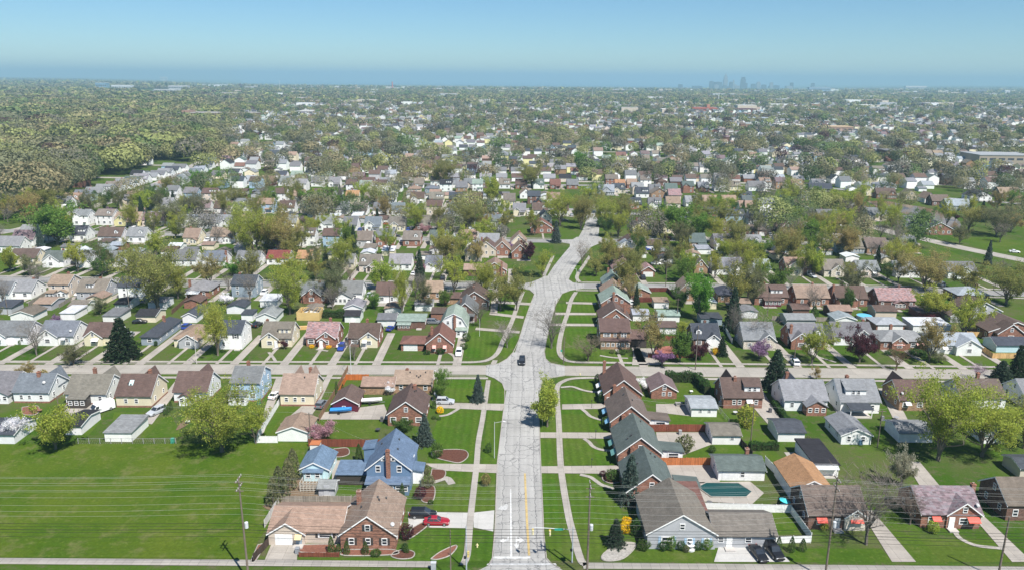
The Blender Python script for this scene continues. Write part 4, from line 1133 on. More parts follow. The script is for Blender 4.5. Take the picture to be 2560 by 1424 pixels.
for (x, y, c_) in ((22.2, 154.0, (.12, .28, .26)), (22.2, 158.5, (.12, .28, .26)), (22.7, 170.0, (.2, .42, .6)), (22.7, 175.5, (.2, .42, .6)), (22.9, 187.0, WHITE), (22.9, 192.0, WHITE)):
    rt = min((o for o in COL.objects if o.type == 'EMPTY' and o.get('category') == 'house'), key=lambda o: (o.location.xy - Vector((28, y + 2))).length)
    bx('awning', rt, (x - rt.location.x, y - rt.location.y, 2.2), (1.2, 2.4, .12), c_, rot=(0, -.55, 0))
garage(1795, 1910, 1200, 7.0, 'x', 'green', 'white', 'gd:.08:.44 gd:.56:.94 ch:.8:.95:.3', label='long green-roofed white garage by the covered pool', lod=0, rise=1.4)
garage(1780, 1850, 1110, 6.6, 'x', 'taupe', 'white', 'wi:.7:1.5:.9:.7', label='taupe-roofed white garage beside the red board fence', lod=0, rise=1.2)
garage(1728, 1791, 1041, 7.6, 'x', 'paleblue', 'white', 'wi:.35:1.5:.8:.7 wi:.7:1.5:.8:.7', label='pale blue-roofed white garage on a concrete patio', lod=0, rise=.8)
garage(1628, 1691, 996, 8.0, 'y', 'mauve', 'brick', 'wi:.48:1.4:.9:1.1 wi:.72:1.4:.9:1.1', label='mauve-roofed brick garage beside the white blossom tree', lod=0, rise=1.9)
garage(1944, 2010, 1103, 7.4, 'x', 'slate', 'white', '', label='dark slate-roofed white garage behind a clipped hedge', rise=1.1)
garage(2102, 2176, 1110, 9.5, 'y', 'silver', 'white', 'ww:.3:1.4:.8:.8', label='big light-grey roofed white garage by a utility pole', lod=0, rise=1.5)
garage(2246, 2330, 1105, 7.0, 'x', 'silver', 'white', '', label='white garage half hidden under the large lime tree', rise=1.0)
garage(2455, 2520, 1108, 7.0, 'x', 'silver', 'white', '', label='white garage with pale roof among lime trees at the edge', rise=1.0)
# bottom right lots
H(2034, 2094, 1190, 11.5, 2.7, .25, 'flat', 'black', 'white', 'nw po:0:.9:1.0:white', label='black flat-roofed white garage behind the tan-roofed house', name='garage', cat='garage')
H(1985, 2070, 1228, 11.0, 2.9, 1.9, 'y', 'orange', 'white', 'nw', label='orange tan-roofed white rear house beside a white fence', world=(59.2, 137.4, 7.6))
H(2019, 2162, 1322, 9.6, 3.1, 3.2, 'x', 'umber', 'brownbrick', 'aw:.22:red:1.9 aw:.82:red:2.4 fg:.62:.98:.4:2.9:stone do:.5:grey', label='dark brown brick house with red awnings behind the bare tree', lod=0)
H(2300, 2447, 1318, 9.0, 3.0, 3.1, 'x', 'mauve', 'brick', 'sl fg:.42:.98:.3 aw:.24:red:1.6 aw:.84:red:2.2:.5 do:.5:white:.35 ch:1.04:.5:.6 ds:.96:.1', label='mottled mauve-roofed brick house with red window awnings', lod=0)
H(2513, 2600, 1300, 9.0, 3.4, 3.2, 'x', 'umber', 'brownbrick', '', label='dark brick house cut off at the lower edge, shaded side', lod=1)
garage(2548, 2600, 1195, 6.0, 'x', 'slate', 'beige', '', label='small beige shed with slate roof under lime trees', rise=.9)

# row of backs along the near side of the first cross street, left
FS = 'near side of first cross street'
H(-70, 40, 1000, 8.6, 3.0, 3.3, 'x', 'grey', 'white', 'ex:.55:.95:2.0', f'cut off at the edge, {FS}', lod=0)
H(36, 125, 1006, 8.8, 3.0, 3.2, 'x', 'bluegrey', 'white', 'fo bg:.6:.98 ch:.55:.42:.8 ds:.8:.2 wi:.22:1.6:.9:1.2 wi:.45:1.6:.9:1.0 wi:.78:1.6:.9:1.2', label='white house with blue-grey roof and central brick chimney, seen from behind', lod=0)
H(166, 268, 1010, 9.4, 3.0, 3.3, 'x', 'taupe', 'white', 'fo bg:.55:.95 ch:.42:.75:.8 lx:.18:.62:2.6:2.5:dark', label='white house with taupe roof and red rear deck', lod=0)
H(292, 380, 1017, 9.4, 3.2, 3.8, 'x', 'brown', 'cream', 'fo bg:.45:.85 ch:.74:.62:.8 so:.35:.28 wi:.28:1.7:.95:1.2 wi:.58:1.7:.95:1.2 rv:2', label='cream house with brown roof and one skylight', lod=0)
H(436, 520, 1005, 9.4, 3.0, 3.6, 'x', 'brown', 'white', 'fo bg:.4:.85 ex:.25:.6:2.2', label='brown-roofed white house half hidden by a big budding tree', lod=0)
H(580, 652, 1003, 9.6, 5.2, 2.6, 'x', 'grey', 'ltblue', 'fo ch:.35:.7:.6 lx:0:.6:2.4:2.6:white', label='light blue two-storey house with grey roof beside parked white car', lod=0)
H(702, 786, 1014, 9.6, 3.4, 3.4, 'x', 'tan', 'cream', 'fo bg:.2:.45 bg:.6:.95 ch:.72:.75:.8 wi:.18:1.8:.95:1.2 wi:.44:1.8:.95:1.2 wi:.68:1.8:.95:1.2 rv:1', label='pale cream house with tan roof, white fence and round lawn', lod=0)
garage(832, 895, 1029, 8.0, 'y', 'brown', 'maroon', 'wi:.45:1.2:.9:.9', label='maroon garage with brown roof beside two boats', lod=0, rise=1.7)
H(985, 1078, 982, 9.8, 2.7, 1.9, 'x', 'tan', 'tanbrick', 'ch:.3:.5:.4 rv:5', label='tan-roofed brick ranch near the crossing, roof vents on top', lod=1)
garage(905, 985, 985, 6.6, 'x', 'tan', 'tanbrick', '', label='tan-roofed brick garage behind an orange board fence', rise=1.3)
H(970, 1062, 1064, 11.0, 3.1, 3.2, 'y', 'brown', 'brick', 'ch:.62:.82:.6 rv:2', label='brown-roofed brick house beside golden shrub and silver car', lod=0)
garage(695, 772, 1102, 7.6, 'y', 'tan', 'white', 'nw', label='tan-roofed white garage beside the pink blossom tree', lod=0, rise=1.3)
garage(263, 330, 1103, 8.4, 'flat', 'silver', 'white', 'nw', label='white box garage with nearly flat grey roof by the meadow', lod=0, rise=.5, eave=2.2)
garage(165, 205, 1086, 8.6, 'x', 'black', 'white', '', label='black-roofed white garage behind the lime tree and van', rise=.8)
garage(-60, 38, 1108, 8.4, 'x', 'slate', 'white', '', label='dark-roofed white garage at the meadow edge, far corner', rise=1.2)
# right part of that row
H(1808, 1904, 1020, 9.2, 3.1, 3.4, 'x', 'brown', 'brick', 'bg:.1:.5 ch:.36:.42:.6 sd:.55:.95 aw:.66:white:1.6 wi:.27:1.7:.95:1.3 wi:.41:1.7:.95:1.3 wi:.84:1.7:.95:1.3', label='brown-roofed brick house with white shed dormer and awning', lod=0)
H(1960, 2066, 1026, 10.0, 3.0, 3.4, 'x', 'silver', 'white', 'bg:.2:.55 ch:.3:.9:.5 ex:.42:.88:3.0:2.5:brick', label='white house with light grey roof and brick sunroom', lod=0)
H(2100, 2196, 1032, 10.4, 3.2, 3.9, 'x', 'silver', 'white', 'ch:.36:.6:.6 sd:.15:.68 po:.12:.68:3.2:slate rv:2', label='white house with wide shed dormer over a dark porch roof', lod=0)
H(2247, 2345, 1026, 9.4, 3.1, 3.4, 'x', 'brown', 'tanbrick', 'bg:.05:.45 aw:.2:white:1.4 ds:.08:.1', label='brown-roofed brick house behind the tallest lime tree', lod=0)
H(2400, 2510, 1020, 9.4, 3.0, 3.2, 'x', 'umber', 'white', 'ch:.7:.8:.6', label='dark taupe-roofed white house among lime trees', lod=1)
H(2560, 2660, 1020, 9.4, 3.0, 3.2, 'x', 'silver', 'white', '', label='light grey-roofed white house cut by the edge, near street', lod=1)

# row of fronts on the far side of the first cross street, left
H(-15, 72, 860, 9.0, 3.0, 3.2, 'x', 'grey', 'white', 'fg:0:.42:1.2 aw:.25:white:1.4:1.2 ew:.6:1.6:.9:1.2 do:.55', label='white cape with wide front gable at the far left end', lod=0)
H(100, 186, 861, 9.6, 3.0, 3.3, 'x', 'bluegrey', 'white', 'sh:bluegrey fg:.0:.58:1.0 aw:.72:grey:1.4 ds:.9:.1', label='white cape with blue-grey roof, shuttered gable window and stoop', lod=0)
H(212, 277, 862, 9.4, 2.9, 3.0, 'x', 'brown', 'cream', 'fg:.05:.75:.8 ch:.9:.7:.5 aw:.5:white:2.0:.8', label='cream cottage with brown roof beside the dark pine', lod=0)
H(354, 396, 862, 17.5, 2.7, 1.9, 'hip', 'slate', 'bluegrey', 'ch:.55:.6:1.6', label='long slate-roofed ranch beside the dark pine', lod=0)
H(436, 500, 867, 13.0, 2.7, 1.9, 'hip', 'tan', 'cream', 'fg:.25:.98:1.2:2.6:grey do:.5', label='tan hip-roofed ranch with grey porch gable', lod=0)
H(549, 606, 872, 9.2, 5.2, 2.6, 'x', 'slate', 'white', 'sh do:.82 wi:.2:1.7:1.0:1.4', label='white two-storey house with black shutters behind a tree', lod=0)
H(655, 730, 866, 9.4, 3.0, 3.6, 'x', 'taupe', 'cream', 'fg:.02:.58:1.0 sd:.55:.95 ch:.06:.55:.6 do:.52:white:1.2', label='cream cape with a steep pointed front gable and plum tree', lod=0)
H(766, 843, 865, 9.4, 3.0, 3.4, 'x', 'pink', 'brick', 'fg:.38:.96:.8 fg:.42:.66:1.4:2.3 ch:.65:.75:.6 do:.52:white:1.42 wi:.16:1.6:2.0:1.4', label='brick house with mottled pink roof and twin front gables', lod=0)
H(872, 947, 866, 9.2, 3.0, 3.2, 'x', 'brown', 'brick', 'fg:.4:.97:.8:3.0:cream aw:.55:white:1.4:.8 do:.55:grey:.8 wi:.2:1.6:2.2:1.2 ch:.5:.8:.4', label='brown-roofed brick house with cream front gable', lod=0)
H(1066, 1132, 882, 10.5, 3.1, 3.3, 'y', 'redbrown', 'brick', 'wi:.3:1.5:.9:1.6 wi:.7:1.5:.9:1.6 aw:.3:pink:1.1 aw:.7:pink:1.1 ch:.16:.45:.4', label='reddish-brown roofed brick corner house with pink awnings', lod=0)
garage(1003, 1060, 876, 7.0, 'hip', 'redbrown', 'brick', 'gd:.1:.72', label='brick garage with wide white door attached to corner house', rise=1.4, lod=0)
H(1100, 1168, 838, 11.0, 3.4, 4.0, 'gy', 'palegreen', 'white', 'ch:.55:-.02:-.6 wi:.3:4.4:.9:1.2 wi:.75:4.4:.9:1.2 lx:.6:1.0:2:2.4', label='white barn-roofed house with pale green gambrel roof', lod=0)
H(1133, 1192, 803, 11.0, 3.1, 3.5, 'y', 'grey', 'brownbrick', 'ch:.3:.4:.5 po:.2:.9:1.5', label='grey-roofed dark brick house behind the gambrel house', lod=1)
H(1150, 1222, 772, 12.0, 3.1, 3.4, 'y', 'brown', 'brownbrick', 'ch:.45:.5:.6', label='brown-roofed brick house set back beside bare trees', lod=1)
garage(1107, 1150, 760, 7.0, 'x', 'brown', 'tanbrick', 'wi:.3:1.4:1:1', label='brown-roofed tan brick garage with board fence', rise=1.2)
garage(992, 1062, 821, 7.4, 'flat', 'palegreen', 'brownbrick', 'do:.8:brownbrick lx:.05:.5:1.8:1.9', label='flat pale green-roofed brick garage with lean-to', rise=.3, eave=2.6, lod=0)
garage(1078, 1118, 800, 6.0, 'flat', 'brown', 'brick', '', label='brown flat-roofed brick garage beside a grey van', rise=.3, eave=2.5)
garage(944, 990, 815, 7.0, 'x', 'grey', 'white', 'gd:.5:.95', label='grey-roofed white garage with open lean-to door', rise=1.2)
garage(862, 900, 805, 6.4, 'x', 'black', 'white', 'do:.5', label='little black-roofed white shed beside a long hedge', rise=1.0)
garage(861, 906, 784, 8.0, 'y', 'silver', 'white', '', label='silver-roofed white garage behind the little black-roofed shed', rise=1.2)
garage(640, 690, 808, 9.0, 'y', 'silver', 'white', '', label='pale grey-roofed white garage near the timber framing', rise=1.4)
garage(604, 632, 802, 5.0, 'flat', 'slate', 'white', '', label='small slate-roofed lean-to beside white garage', rise=.3)
for (a, b_, y, dp, rd, rf_, wl, rs_, lb) in ((27, 85, 803, 8, 'y', 'umber', 'white', 1.3, 'dark taupe-roofed white garage beside the tan garage'), (86, 130, 775, 9, 'x', 'tan', 'grey', .9, 'flat tan-roofed grey garage along a fence'),
    (172, 215, 782, 8, 'x', 'taupe', 'white', 1.2, 'taupe-roofed white garage near a bushy tree'), (152, 188, 799, 8, 'flat', 'white', 'white', .4, 'white flat-topped garage with bluish walls'), (258, 300, 806, 8, 'flat', 'grey', 'white', .5, 'grey flat-topped white garage left of the pine'),
    (288, 320, 776, 9, 'x', 'black', 'white', .9, 'black-roofed white garage beside a long white fence'), (341, 390, 805, 8, 'x', 'black', 'cream', 1.2, 'black-roofed cream garage above the slate ranch'), (457, 492, 806, 10, 'y', 'slate', 'white', 1.2, 'slate-roofed white garage above the tan ranch')):
    garage(a, b_, y, dp, rd, rf_, wl, '', label=lb, rise=rs_)
# right part of the fronts
H(1500, 1573, 868, 10.5, 5.2, 2.6, 'x', 'brown', 'tanbrick', 'lx:0:1:1.6:2.7 fo wi:.22:4.1:2.2:1.1 wi:.75:4.1:1:1.1', label='brown-roofed two-storey tan brick corner house with porch', lod=0)
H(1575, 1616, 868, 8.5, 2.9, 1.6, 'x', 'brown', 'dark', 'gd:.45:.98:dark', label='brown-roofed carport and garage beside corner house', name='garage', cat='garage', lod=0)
H(1733, 1798, 868, 9.4, 3.0, 3.4, 'x', 'slate', 'brownbrick', 'dm:.22 fg:.5:.98:.5:3.0:white aw:.55:white:1.2:.5 do:.5:white:.45 ch:.55:.6:.6 wi:.2:1.6:1.8:1.3', label='slate-roofed brick cape with white dormer and gable', lod=0)
H(1858, 1935, 872, 10.0, 3.2, 4.0, 'x', 'silver', 'stone', 'fg:.5:1.0:1.0 wi:.2:1.5:1.3:1.2', label='grey stone house half hidden by a bare spreading tree', lod=0)
H(1976, 2061, 872, 9.6, 3.1, 3.7, 'x', 'grey', 'brick', 'fg:.0:.54:.5 fg:.38:.66:1.2:2.3:stone dm:.8 do:.52:white:1.25 ch:.03:.2:.5 wi:.8:1.6:1.8:1.2', label='brick tudor with steep front gable and stone doorway', lod=0)
H(2085, 2180, 862, 9.4, 3.0, 3.2, 'x', 'grey', 'white', 'fg:.45:.95:.6 ch:.9:.6:.5', label='white cape behind the purple-leaved tree', lod=0)
H(2200, 2320, 874, 10.0, 2.9, 2.1, 'hip', 'silver', 'brick', 'aw:.36:pink:3.4 aw:.8:pink:2.2 fg:.22:.52:.8 ch:.4:.7:1.0', label='grey hip-roofed brick ranch with pink awnings', lod=0)
H(2330, 2446, 884, 10.2, 2.9, 2.3, 'x', 'paleblue', 'white', 'fg:.46:.99:1.4 ch:.2:.6:.8 aw:.25:white:1.6', label='pale blue-roofed white ranch with pillared porch gable', lod=0)
H(2470, 2600, 850, 11.0, 3.0, 3.2, 'y', 'brown', 'brick', 'fg:.1:.6:2.0', label='brown-roofed brick house behind the yellow board fence', lod=1)
garage(2490, 2600, 880, 7.0, 'x', 'slate', 'cyan', '', label='slate-roofed pale cyan garage beside two dark spruces', rise=1.5)
H(2415, 2500, 798, 11.0, 3.2, 3.0, 'y', 'brown', 'grey', 'wi:.5:4.2:1.4:1.1', label='brown-roofed grey gabled house facing the back gardens', lod=1)
H(2392, 2470, 756, 10.0, 3.0, 2.0, 'hip', 'paleblue', 'brick', 'ch:.8:.5:.8', label='pale blue hip-roofed brick house in tree shade', lod=1)
H(1735, 1760, 877, 1.0, 1.2, .3, 'flat', 'dark' if False else 'brown', 'grey', 'nw', label='small grey arched shed beside a red fence', name='shed', cat='shed')
for (a, b_, y, dp, rd, rf_, wl, rs_, ft, lb) in ((1966, 2036, 815, 7.5, 'x', 'silver', 'grey', 1.1, '', 'grey garage with silver roof behind the brick tudor'), (2087, 2138, 814, 6.5, 'y', 'paleblue', 'white', 1.1, '', 'pale blue-roofed white garage behind the plum tree'),
    (2190, 2259, 827, 8, 'hip', 'paleblue', 'brick', 1.2, 'gd:.05:.45 gd:.55:.95', 'brick double garage with cream doors and hip roof'), (2282, 2374, 830, 7.5, 'flat', 'white', 'white', .5, 'gd:.55:.95', 'white flat-roofed garage with screened patio'),
    (1981, 2022, 788, 6.5, 'x', 'brown', 'brownbrick', 1.1, '', 'low brown-roofed brick garage behind a wooden fence'), (2075, 2128, 792, 6.5, 'x', 'tan', 'brownbrick', 1.2, '', 'tan-roofed brick garage near the round pool'), (2188, 2240, 793, 6.5, 'x', 'brown', 'beige', 1.2, '', 'brown-roofed beige garage next to the round pool'),
    (2295, 2350, 797, 7, 'flat', 'mauve', 'maroon', .4, '', 'mauve flat-roofed maroon garage behind white patio garage'), (2375, 2405, 805, 7, 'y', 'umber', 'grey', 1.3, '', 'dark taupe-roofed grey garage beside a blossoming tree'),
    (1635, 1671, 770, 5, 'flat', 'tan', 'white', .4, '', 'tan-topped white garage behind the third brick house'), (1645, 1698, 804, 6.5, 'x', 'palegreen', 'white', 1.0, '', 'pale green-roofed white garage beside dark parked car'), (1648, 1690, 834, 6.5, 'x', 'brown', 'white', 1.0, '', 'brown-roofed white garage beside the lower dark car'),
    (1752, 1804, 812, 6, 'flat', 'slate', 'bluegrey', .3, '', 'flat grey-blue garage behind the slate-roofed cape'), (1577, 1625, 745, 8, 'y', 'palegreen', 'brick', 1.6, 'wi:.5:1.3:1:1', 'pale green-roofed brick garage near the second street')):
    garage(a, b_, y, dp, rd, rf_, wl, ft, label=lb, rise=rs_)
# houses up the right of the road between the first and second cross streets
H(1500, 1575, 820, 9.6, 3.2, 3.6, 'y', 'brown', 'brick', 'fg:.35:.7:.3 ch:.85:.4:.6 nw', label='brown-roofed brick house behind the tan brick corner house', lod=1)
H(1503, 1575, 783, 11.0, 4.0, 3.4, 'y', 'palegreen', 'brick', 'ch:.4:-.03:.4 wi:.25:4.4:.8:1.0 wi:.7:4.4:.8:1.0', label='pale green-roofed brick house with tall front chimney', lod=1)
H(1505, 1570, 755, 9.5, 3.2, 3.4, 'y', 'tan', 'tanbrick', 'ch:.7:.6:.6', label='tan-roofed brick house just past the pale green-roofed one', lod=1)
H(1508, 1558, 733, 10.0, 3.4, 3.6, 'y', 'palegreen', 'brick', 'ch:.35:.9:.8', label='grey-green roofed brick house at the second crossing', lod=1)
# backs on the near side of the second cross street, left then right
for (a, b_, y, dp, ev, rs_, rd, rf_, wl, ft, lb) in (
    (-30, 24, 752, 9, 3.0, 3.2, 'x', 'grey', 'white', '', 'grey-roofed white house cut off beside a blue pool cover'), (19, 80, 747, 9.4, 3.0, 3.2, 'x', 'silver', 'white', 'ch:.8:.6:.5', 'silver-roofed white house with a plain back wall'),
    (124, 175, 743, 9, 5.0, 2.6, 'x', 'tan', 'beige', 'ch:.6:.7:.5 lx:0:.4:2.4:2.3:grey ex:.5:.95:1.6:2.3:white', 'tan-roofed beige two-storey house with screened porch'), (192, 264, 748, 10.5, 3.0, 3.4, 'x', 'taupe', 'grey', 'sd:.3:.55 ch:.62:.55:.5', 'taupe-roofed grey bungalow with small shed dormer'),
    (297, 360, 747, 9, 4.8, 2.6, 'x', 'slate', 'white', '', 'slate-roofed white house behind the giant budding tree'), (466, 527, 745, 10, 3.0, 2.8, 'hip', 'silver', 'brick', 'po:.1:.6:2.6:white ch:.1:.2:.6', 'silver hip-roofed brick bungalow with white awning'),
    (580, 640, 742, 9, 4.8, 2.6, 'x', 'slate', 'bluegrey', 'ch:.15:.7:.4', 'slate-roofed grey-blue two-storey house'), (752, 820, 757, 10, 3.2, 3.4, 'x', 'grey', 'brick', 'fg:.1:.75:.8 ch:.62:.5:.5', 'grey-roofed brick house with broad rear gable'),
    (842, 905, 752, 9, 3.2, 3.3, 'x', 'grey', 'white', 'ex:0:.68:4.5:2.6 ch:.6:.6:.5', 'grey-roofed white house with wide rear extension'), (940, 994, 757, 9.5, 3.2, 3.4, 'x', 'brown', 'white', '', 'brown-roofed white house behind a green tree'), (1060, 1105, 748, 9, 3.0, 3.0, 'x', 'tan', 'tanbrick', '', 'tan-roofed brick house behind tall thin trees'),
    (1886, 1968, 762, 9.4, 3.2, 3.3, 'x', 'brown', 'brick', 'sd:.5:.85 lx:.25:.75:2.2:2.3:maroon ch:.42:.7:.5', 'brown-roofed brick house with maroon lean-to roof'), (1990, 2071, 764, 9.6, 3.2, 3.4, 'x', 'tan', 'brick', 'ch:.65:.7:.5 ex:.4:.7:1.6:2.6:tanbrick', 'tan-roofed brick house between two brown roofs'),
    (2090, 2166, 766, 9.6, 3.2, 3.4, 'x', 'brown', 'brick', 'fg:.25:.6:1.4 ch:-.04:.3:.9', 'dark brown-roofed brick house with white rear porch gable'), (2196, 2285, 771, 9.6, 3.2, 3.3, 'x', 'pink', 'brownbrick', 'ex:.4:.7:1.4 ch:.75:.7:.5', 'mottled pink-roofed brick house facing the back gardens'),
    (1795, 1840, 755, 9, 2.9, 2.4, 'hip', 'slate', 'tanbrick', '', 'slate hip-roofed brick house beside vivid tree'), (1700, 1735, 752, 9, 4.6, 2.6, 'y', 'tan', 'tanbrick', '', 'tan-roofed two-storey brick house behind the vivid tree')):
    H(a, b_, y, dp, ev, rs_, rd, rf_, wl, ft, label=lb)
# fronts on the far side of the second cross street
for (a, b_, y, dp, ev, rs_, rd, rf_, wl, ft, lb) in (
    (25, 92, 661, 9, 3.0, 3.0, 'x', 'brown', 'cream', 'fg:.05:.5:.8', 'brown-roofed cream cape beyond the second street'), (108, 160, 668, 9.4, 3.0, 3.2, 'x', 'green', 'white', 'fg:.02:.85:.8 ch:.65:.7:.5', 'green-roofed white cape with wide porch gable'), (190, 228, 668, 9.4, 3.0, 3.2, 'x', 'grey', 'white', 'fg:.3:.95:1.0', 'grey-roofed white cape beside a budding tree'),
    (262, 310, 668, 9, 3.0, 3.2, 'x', 'grey', 'white', '', 'white cape mostly hidden by budding trees, second street'), (430, 490, 666, 9.4, 3.0, 3.4, 'x', 'grey', 'white', '', 'grey-roofed white house just past the giant tree'), (505, 562, 668, 9.4, 3.0, 3.2, 'x', 'bluegrey', 'white', 'fg:.05:.55:.8 ch:1.0:.3:.4', 'blue-grey roofed white cape with tall side chimney'), (590, 648, 668, 9.4, 3.0, 3.2, 'x', 'grey', 'white', 'fg:.05:.55:.8', 'grey-roofed white cape beside bright round tree'),
    (667, 722, 662, 9, 2.9, 2.6, 'x', 'red', 'white', '', 'red-roofed white house behind budding trees'), (742, 778, 662, 9, 2.9, 2.6, 'x', 'orange', 'cream', '', 'orange-roofed cream house behind budding trees'), (847, 884, 674, 9, 3.0, 3.0, 'x', 'grey', 'cream', 'fg:.05:.6:.6', 'cream cottage beside a bare reddish tree'),
    (898, 950, 680, 9.6, 3.2, 3.4, 'x', 'taupe', 'pinkstone', 'dm:.2 fg:.5:.98:.5 fg:.34:.62:.9:2.2 do:.48:dark:.95', 'pinkish stone house with dormer and arched doorway'), (973, 1028, 676, 9.6, 3.0, 3.2, 'x', 'silver', 'white', '', 'silver-roofed white house behind a thin tall tree'), (1063, 1103, 680, 9.6, 3.0, 3.0, 'x', 'bluegrey', 'white', 'fg:.0:.5:.6 do:.6', 'blue-grey roofed white cottage next to a wide drive'),
    (1206, 1266, 692, 10, 3.0, 3.2, 'y', 'tan', 'brick', 'ch:.8:-.02:.4', 'tan-roofed brick corner house with chimney gable'), (1160, 1206, 690, 8, 2.7, 1.6, 'x', 'tan', 'brick', 'gd:.1:.5:brownbrick gd:.5:.9:brownbrick', 'tan-roofed brick wing with two brown doors'),
    (1532, 1590, 692, 10, 3.1, 3.4, 'y', 'pink', 'brick', 'ch:.75:.3:.6 do:.55', 'pink-roofed brick corner house with white windows'), (1604, 1636, 692, 8, 2.7, 1.8, 'y', 'pink', 'brick', 'gd:.12:.88', 'pink-roofed brick garage wing behind a black truck'), (1534, 1585, 666, 9, 4.6, 2.6, 'x', 'brown', 'brownbrick', 'ch:.25:.2:.6', 'brown-roofed two-storey house behind the pink-roofed one'),
    (1551, 1600, 628, 10, 3.2, 3.2, 'y', 'brown', 'white', 'ch:.6:.9:.5', 'brown-roofed white house at the third crossing'), (1606, 1655, 626, 8, 2.6, 1.8, 'x', 'brown', 'white', 'gd:.1:.9', 'brown-roofed white garage with open door'), (1545, 1585, 632, 6, 3.2, 2.4, 'y', 'paleblue', 'white', '', 'small pale blue-roofed white house by a blue car'),
    (1781, 1855, 687, 9.6, 3.1, 3.4, 'x', 'silver', 'white', 'fg:.56:.98:.8 do:.62:white:.85', 'white tudor with silver roof and tall windows'), (1872, 1925, 688, 9.4, 3.0, 3.0, 'x', 'paleblue', 'white', '', 'pale blue-roofed white house behind a light green tree'), (1735, 1768, 684, 9, 3.0, 3.2, 'y', 'taupe', 'tanbrick', '', 'taupe-roofed stone house behind vivid tree'),
    (1966, 2031, 689, 10, 3.4, 3.4, 'x', 'tan', 'brownbrick', 'fg:.08:.62:.3:4.4:cream aw:.2:pink:1.4', 'tan-roofed brick house with cream overhanging gable'), (2060, 2112, 692, 9.6, 3.1, 3.4, 'x', 'taupe', 'stone', 'fg:.3:.95:.6', 'taupe-roofed stone cape beside a small tree'), (2145, 2197, 693, 9.6, 3.0, 3.2, 'x', 'silver', 'pinkstone', 'fg:.1:.6:.6 aw:.75:white:1.6', 'silver-roofed pale stone cottage with white awning'), (2240, 2300, 694, 9.6, 3.0, 3.2, 'x', 'silver', 'white', '', 'silver-roofed white house behind bronze trees'), (2370, 2440, 696, 9.6, 3.0, 3.2, 'x', 'grey', 'white', 'fg:.3:.8:.6', 'grey-roofed white house hidden among bronze trees')):
    nm = ('garage', 'garage') if 'garage' in lb else (('house_wing', 'house wing') if 'wing' in lb else ('house', 'house'))
    H(a, b_, y, dp, ev, rs_, rd, rf_, wl, ft, label=lb, name=nm[0], cat=nm[1])
# ------------------------------------------------------------------ trees one can single out
T = tree
T('budding_tree', 555, 1128, 935, 205, 'budgreen', 'big yellowish green tree spreading over the meadow edge fence', seed=1)
T('budding_tree', 640, 1108, 985, 90, 'budgreen', 'smaller yellowish tree beside the big one at the meadow edge', seed=7)
T('leafy_tree', 140, 1122, 1003, 135, 'lime', 'round lime green tree in front of a white garage')
T('blossom_tree', 42, 1096, 1030, 60, 'white', 'small white blossoming tree between dark-roofed garages')
T('blossom_tree', 808, 1098, 1048, 72, 'pink', 'pink blossom tree by the tan-roofed white garage')
T('blossom_tree', 1609, 978, 940, 34, 'white', 'bright white blossom tree between two brick buildings')
T('blossom_tree', 972, 985, 953, 32, 'white', 'small white blossom tree in front of tan garage')
T('leafy_tree', 1368, 1066, 941, 112, 'budgreen', 'tall yellow-green street tree leaning over the road')
T('spruce_tree', 1574, 1256, 1130, 82, 'bluespruce', 'tall blue-green spruce beside green-roofed house')
T('spruce_tree', 1538, 1362, 1293, 66, 'spruce', 'broad spruce beside golden shrub near the traffic signal')
T('spruce_tree', 1062, 1110, 1029, 58, 'bluespruce', 'dark blue-green spruce by the path behind the blue house')
T('pine_tree', 1010, 1100, 1032, 54, 'boxwood', 'soft green pine against the brick gable wall', cat='pine tree')
T('spruce_tree', 1195, 1004, 932, 44, 'bluespruce', 'neat conical blue spruce on the corner lawn')
T('leafy_tree', 1104, 988, 915, 46, 'fresh', 'taller fresh green tree beside the tan ranch')
T('leafy_tree', 1102, 1000, 950, 48, 'fresh', 'lower fresh green tree above the silver car', seed=4)
T('spruce_tree', 1937, 972, 868, 92, 'spruce', 'large dark spruce on the verge of the cross street')
T('spruce_tree', 2500, 962, 898, 86, 'spruce', 'broad blue-tinted spruce near the cross street', seed=2)
T('spruce_tree', 2538, 958, 858, 70, 'dark', 'tallest dark spruce at the edge by the cross street', seed=3)
T('spruce_tree', 308, 895, 790, 112, 'dark', 'wide dark green pine in a front garden', cat='pine tree', name='pine_tree')
T('budding_tree', 2345, 1150, 905, 205, 'lime', 'towering lime tree shading the white garages')
T('budding_tree', 2455, 1140, 955, 190, 'budgreen', 'yellowish tree next to the towering lime tree', seed=5)
T('budding_tree', 2560, 1120, 950, 150, 'olive', 'olive tree cut by the edge near the lime trees', seed=6)
T('budding_tree', 2345, 905, 875, 60, 'dull', 'dull olive small tree at the cross street kerb', seed=2)
T('leafy_tree', 2252, 1215, 1110, 74, 'silver', 'slender pale grey tree beside the cracked driveway')
T('bare_tree', 2165, 1360, 1140, 190, 'grey', 'large bare tree in front of the dark brick house', bark=(.17, .145, .125))
T('bare_tree', 2275, 1310, 1215, 90, 'grey', 'bare bushy tree beside the mottled mauve roof', bark=(.15, .12, .10), seed=4)
T('bare_tree', 1379, 870, 760, 100, 'grey', 'half-dead bare tree leaning over the road bend', bark=(.14, .125, .105))
T('bare_tree', 1470, 900, 818, 110, 'olive', 'wide bare tree on the corner lawn of the tan brick house', bark=(.16, .135, .09))
T('bare_tree', 1268, 868, 790, 75, 'grey', 'bare street tree over a corner lawn', bark=(.19, .17, .15), seed=3)
T('bare_tree', 1893, 858, 765, 95, 'grey', 'bare spreading tree before the grey stone house', bark=(.24, .21, .185))
T('leafy_tree', 2148, 905, 815, 92, 'plum', 'dark purple-leaved tree by the white cape')
T('blossom_tree', 1655, 915, 868, 62, 'redbud', 'magenta redbud tree on the cross street lawn')
T('bare_tree', 1690, 880, 842, 50, 'plum', 'small reddish bare tree beside brick patio', bark=(.15, .07, .07))
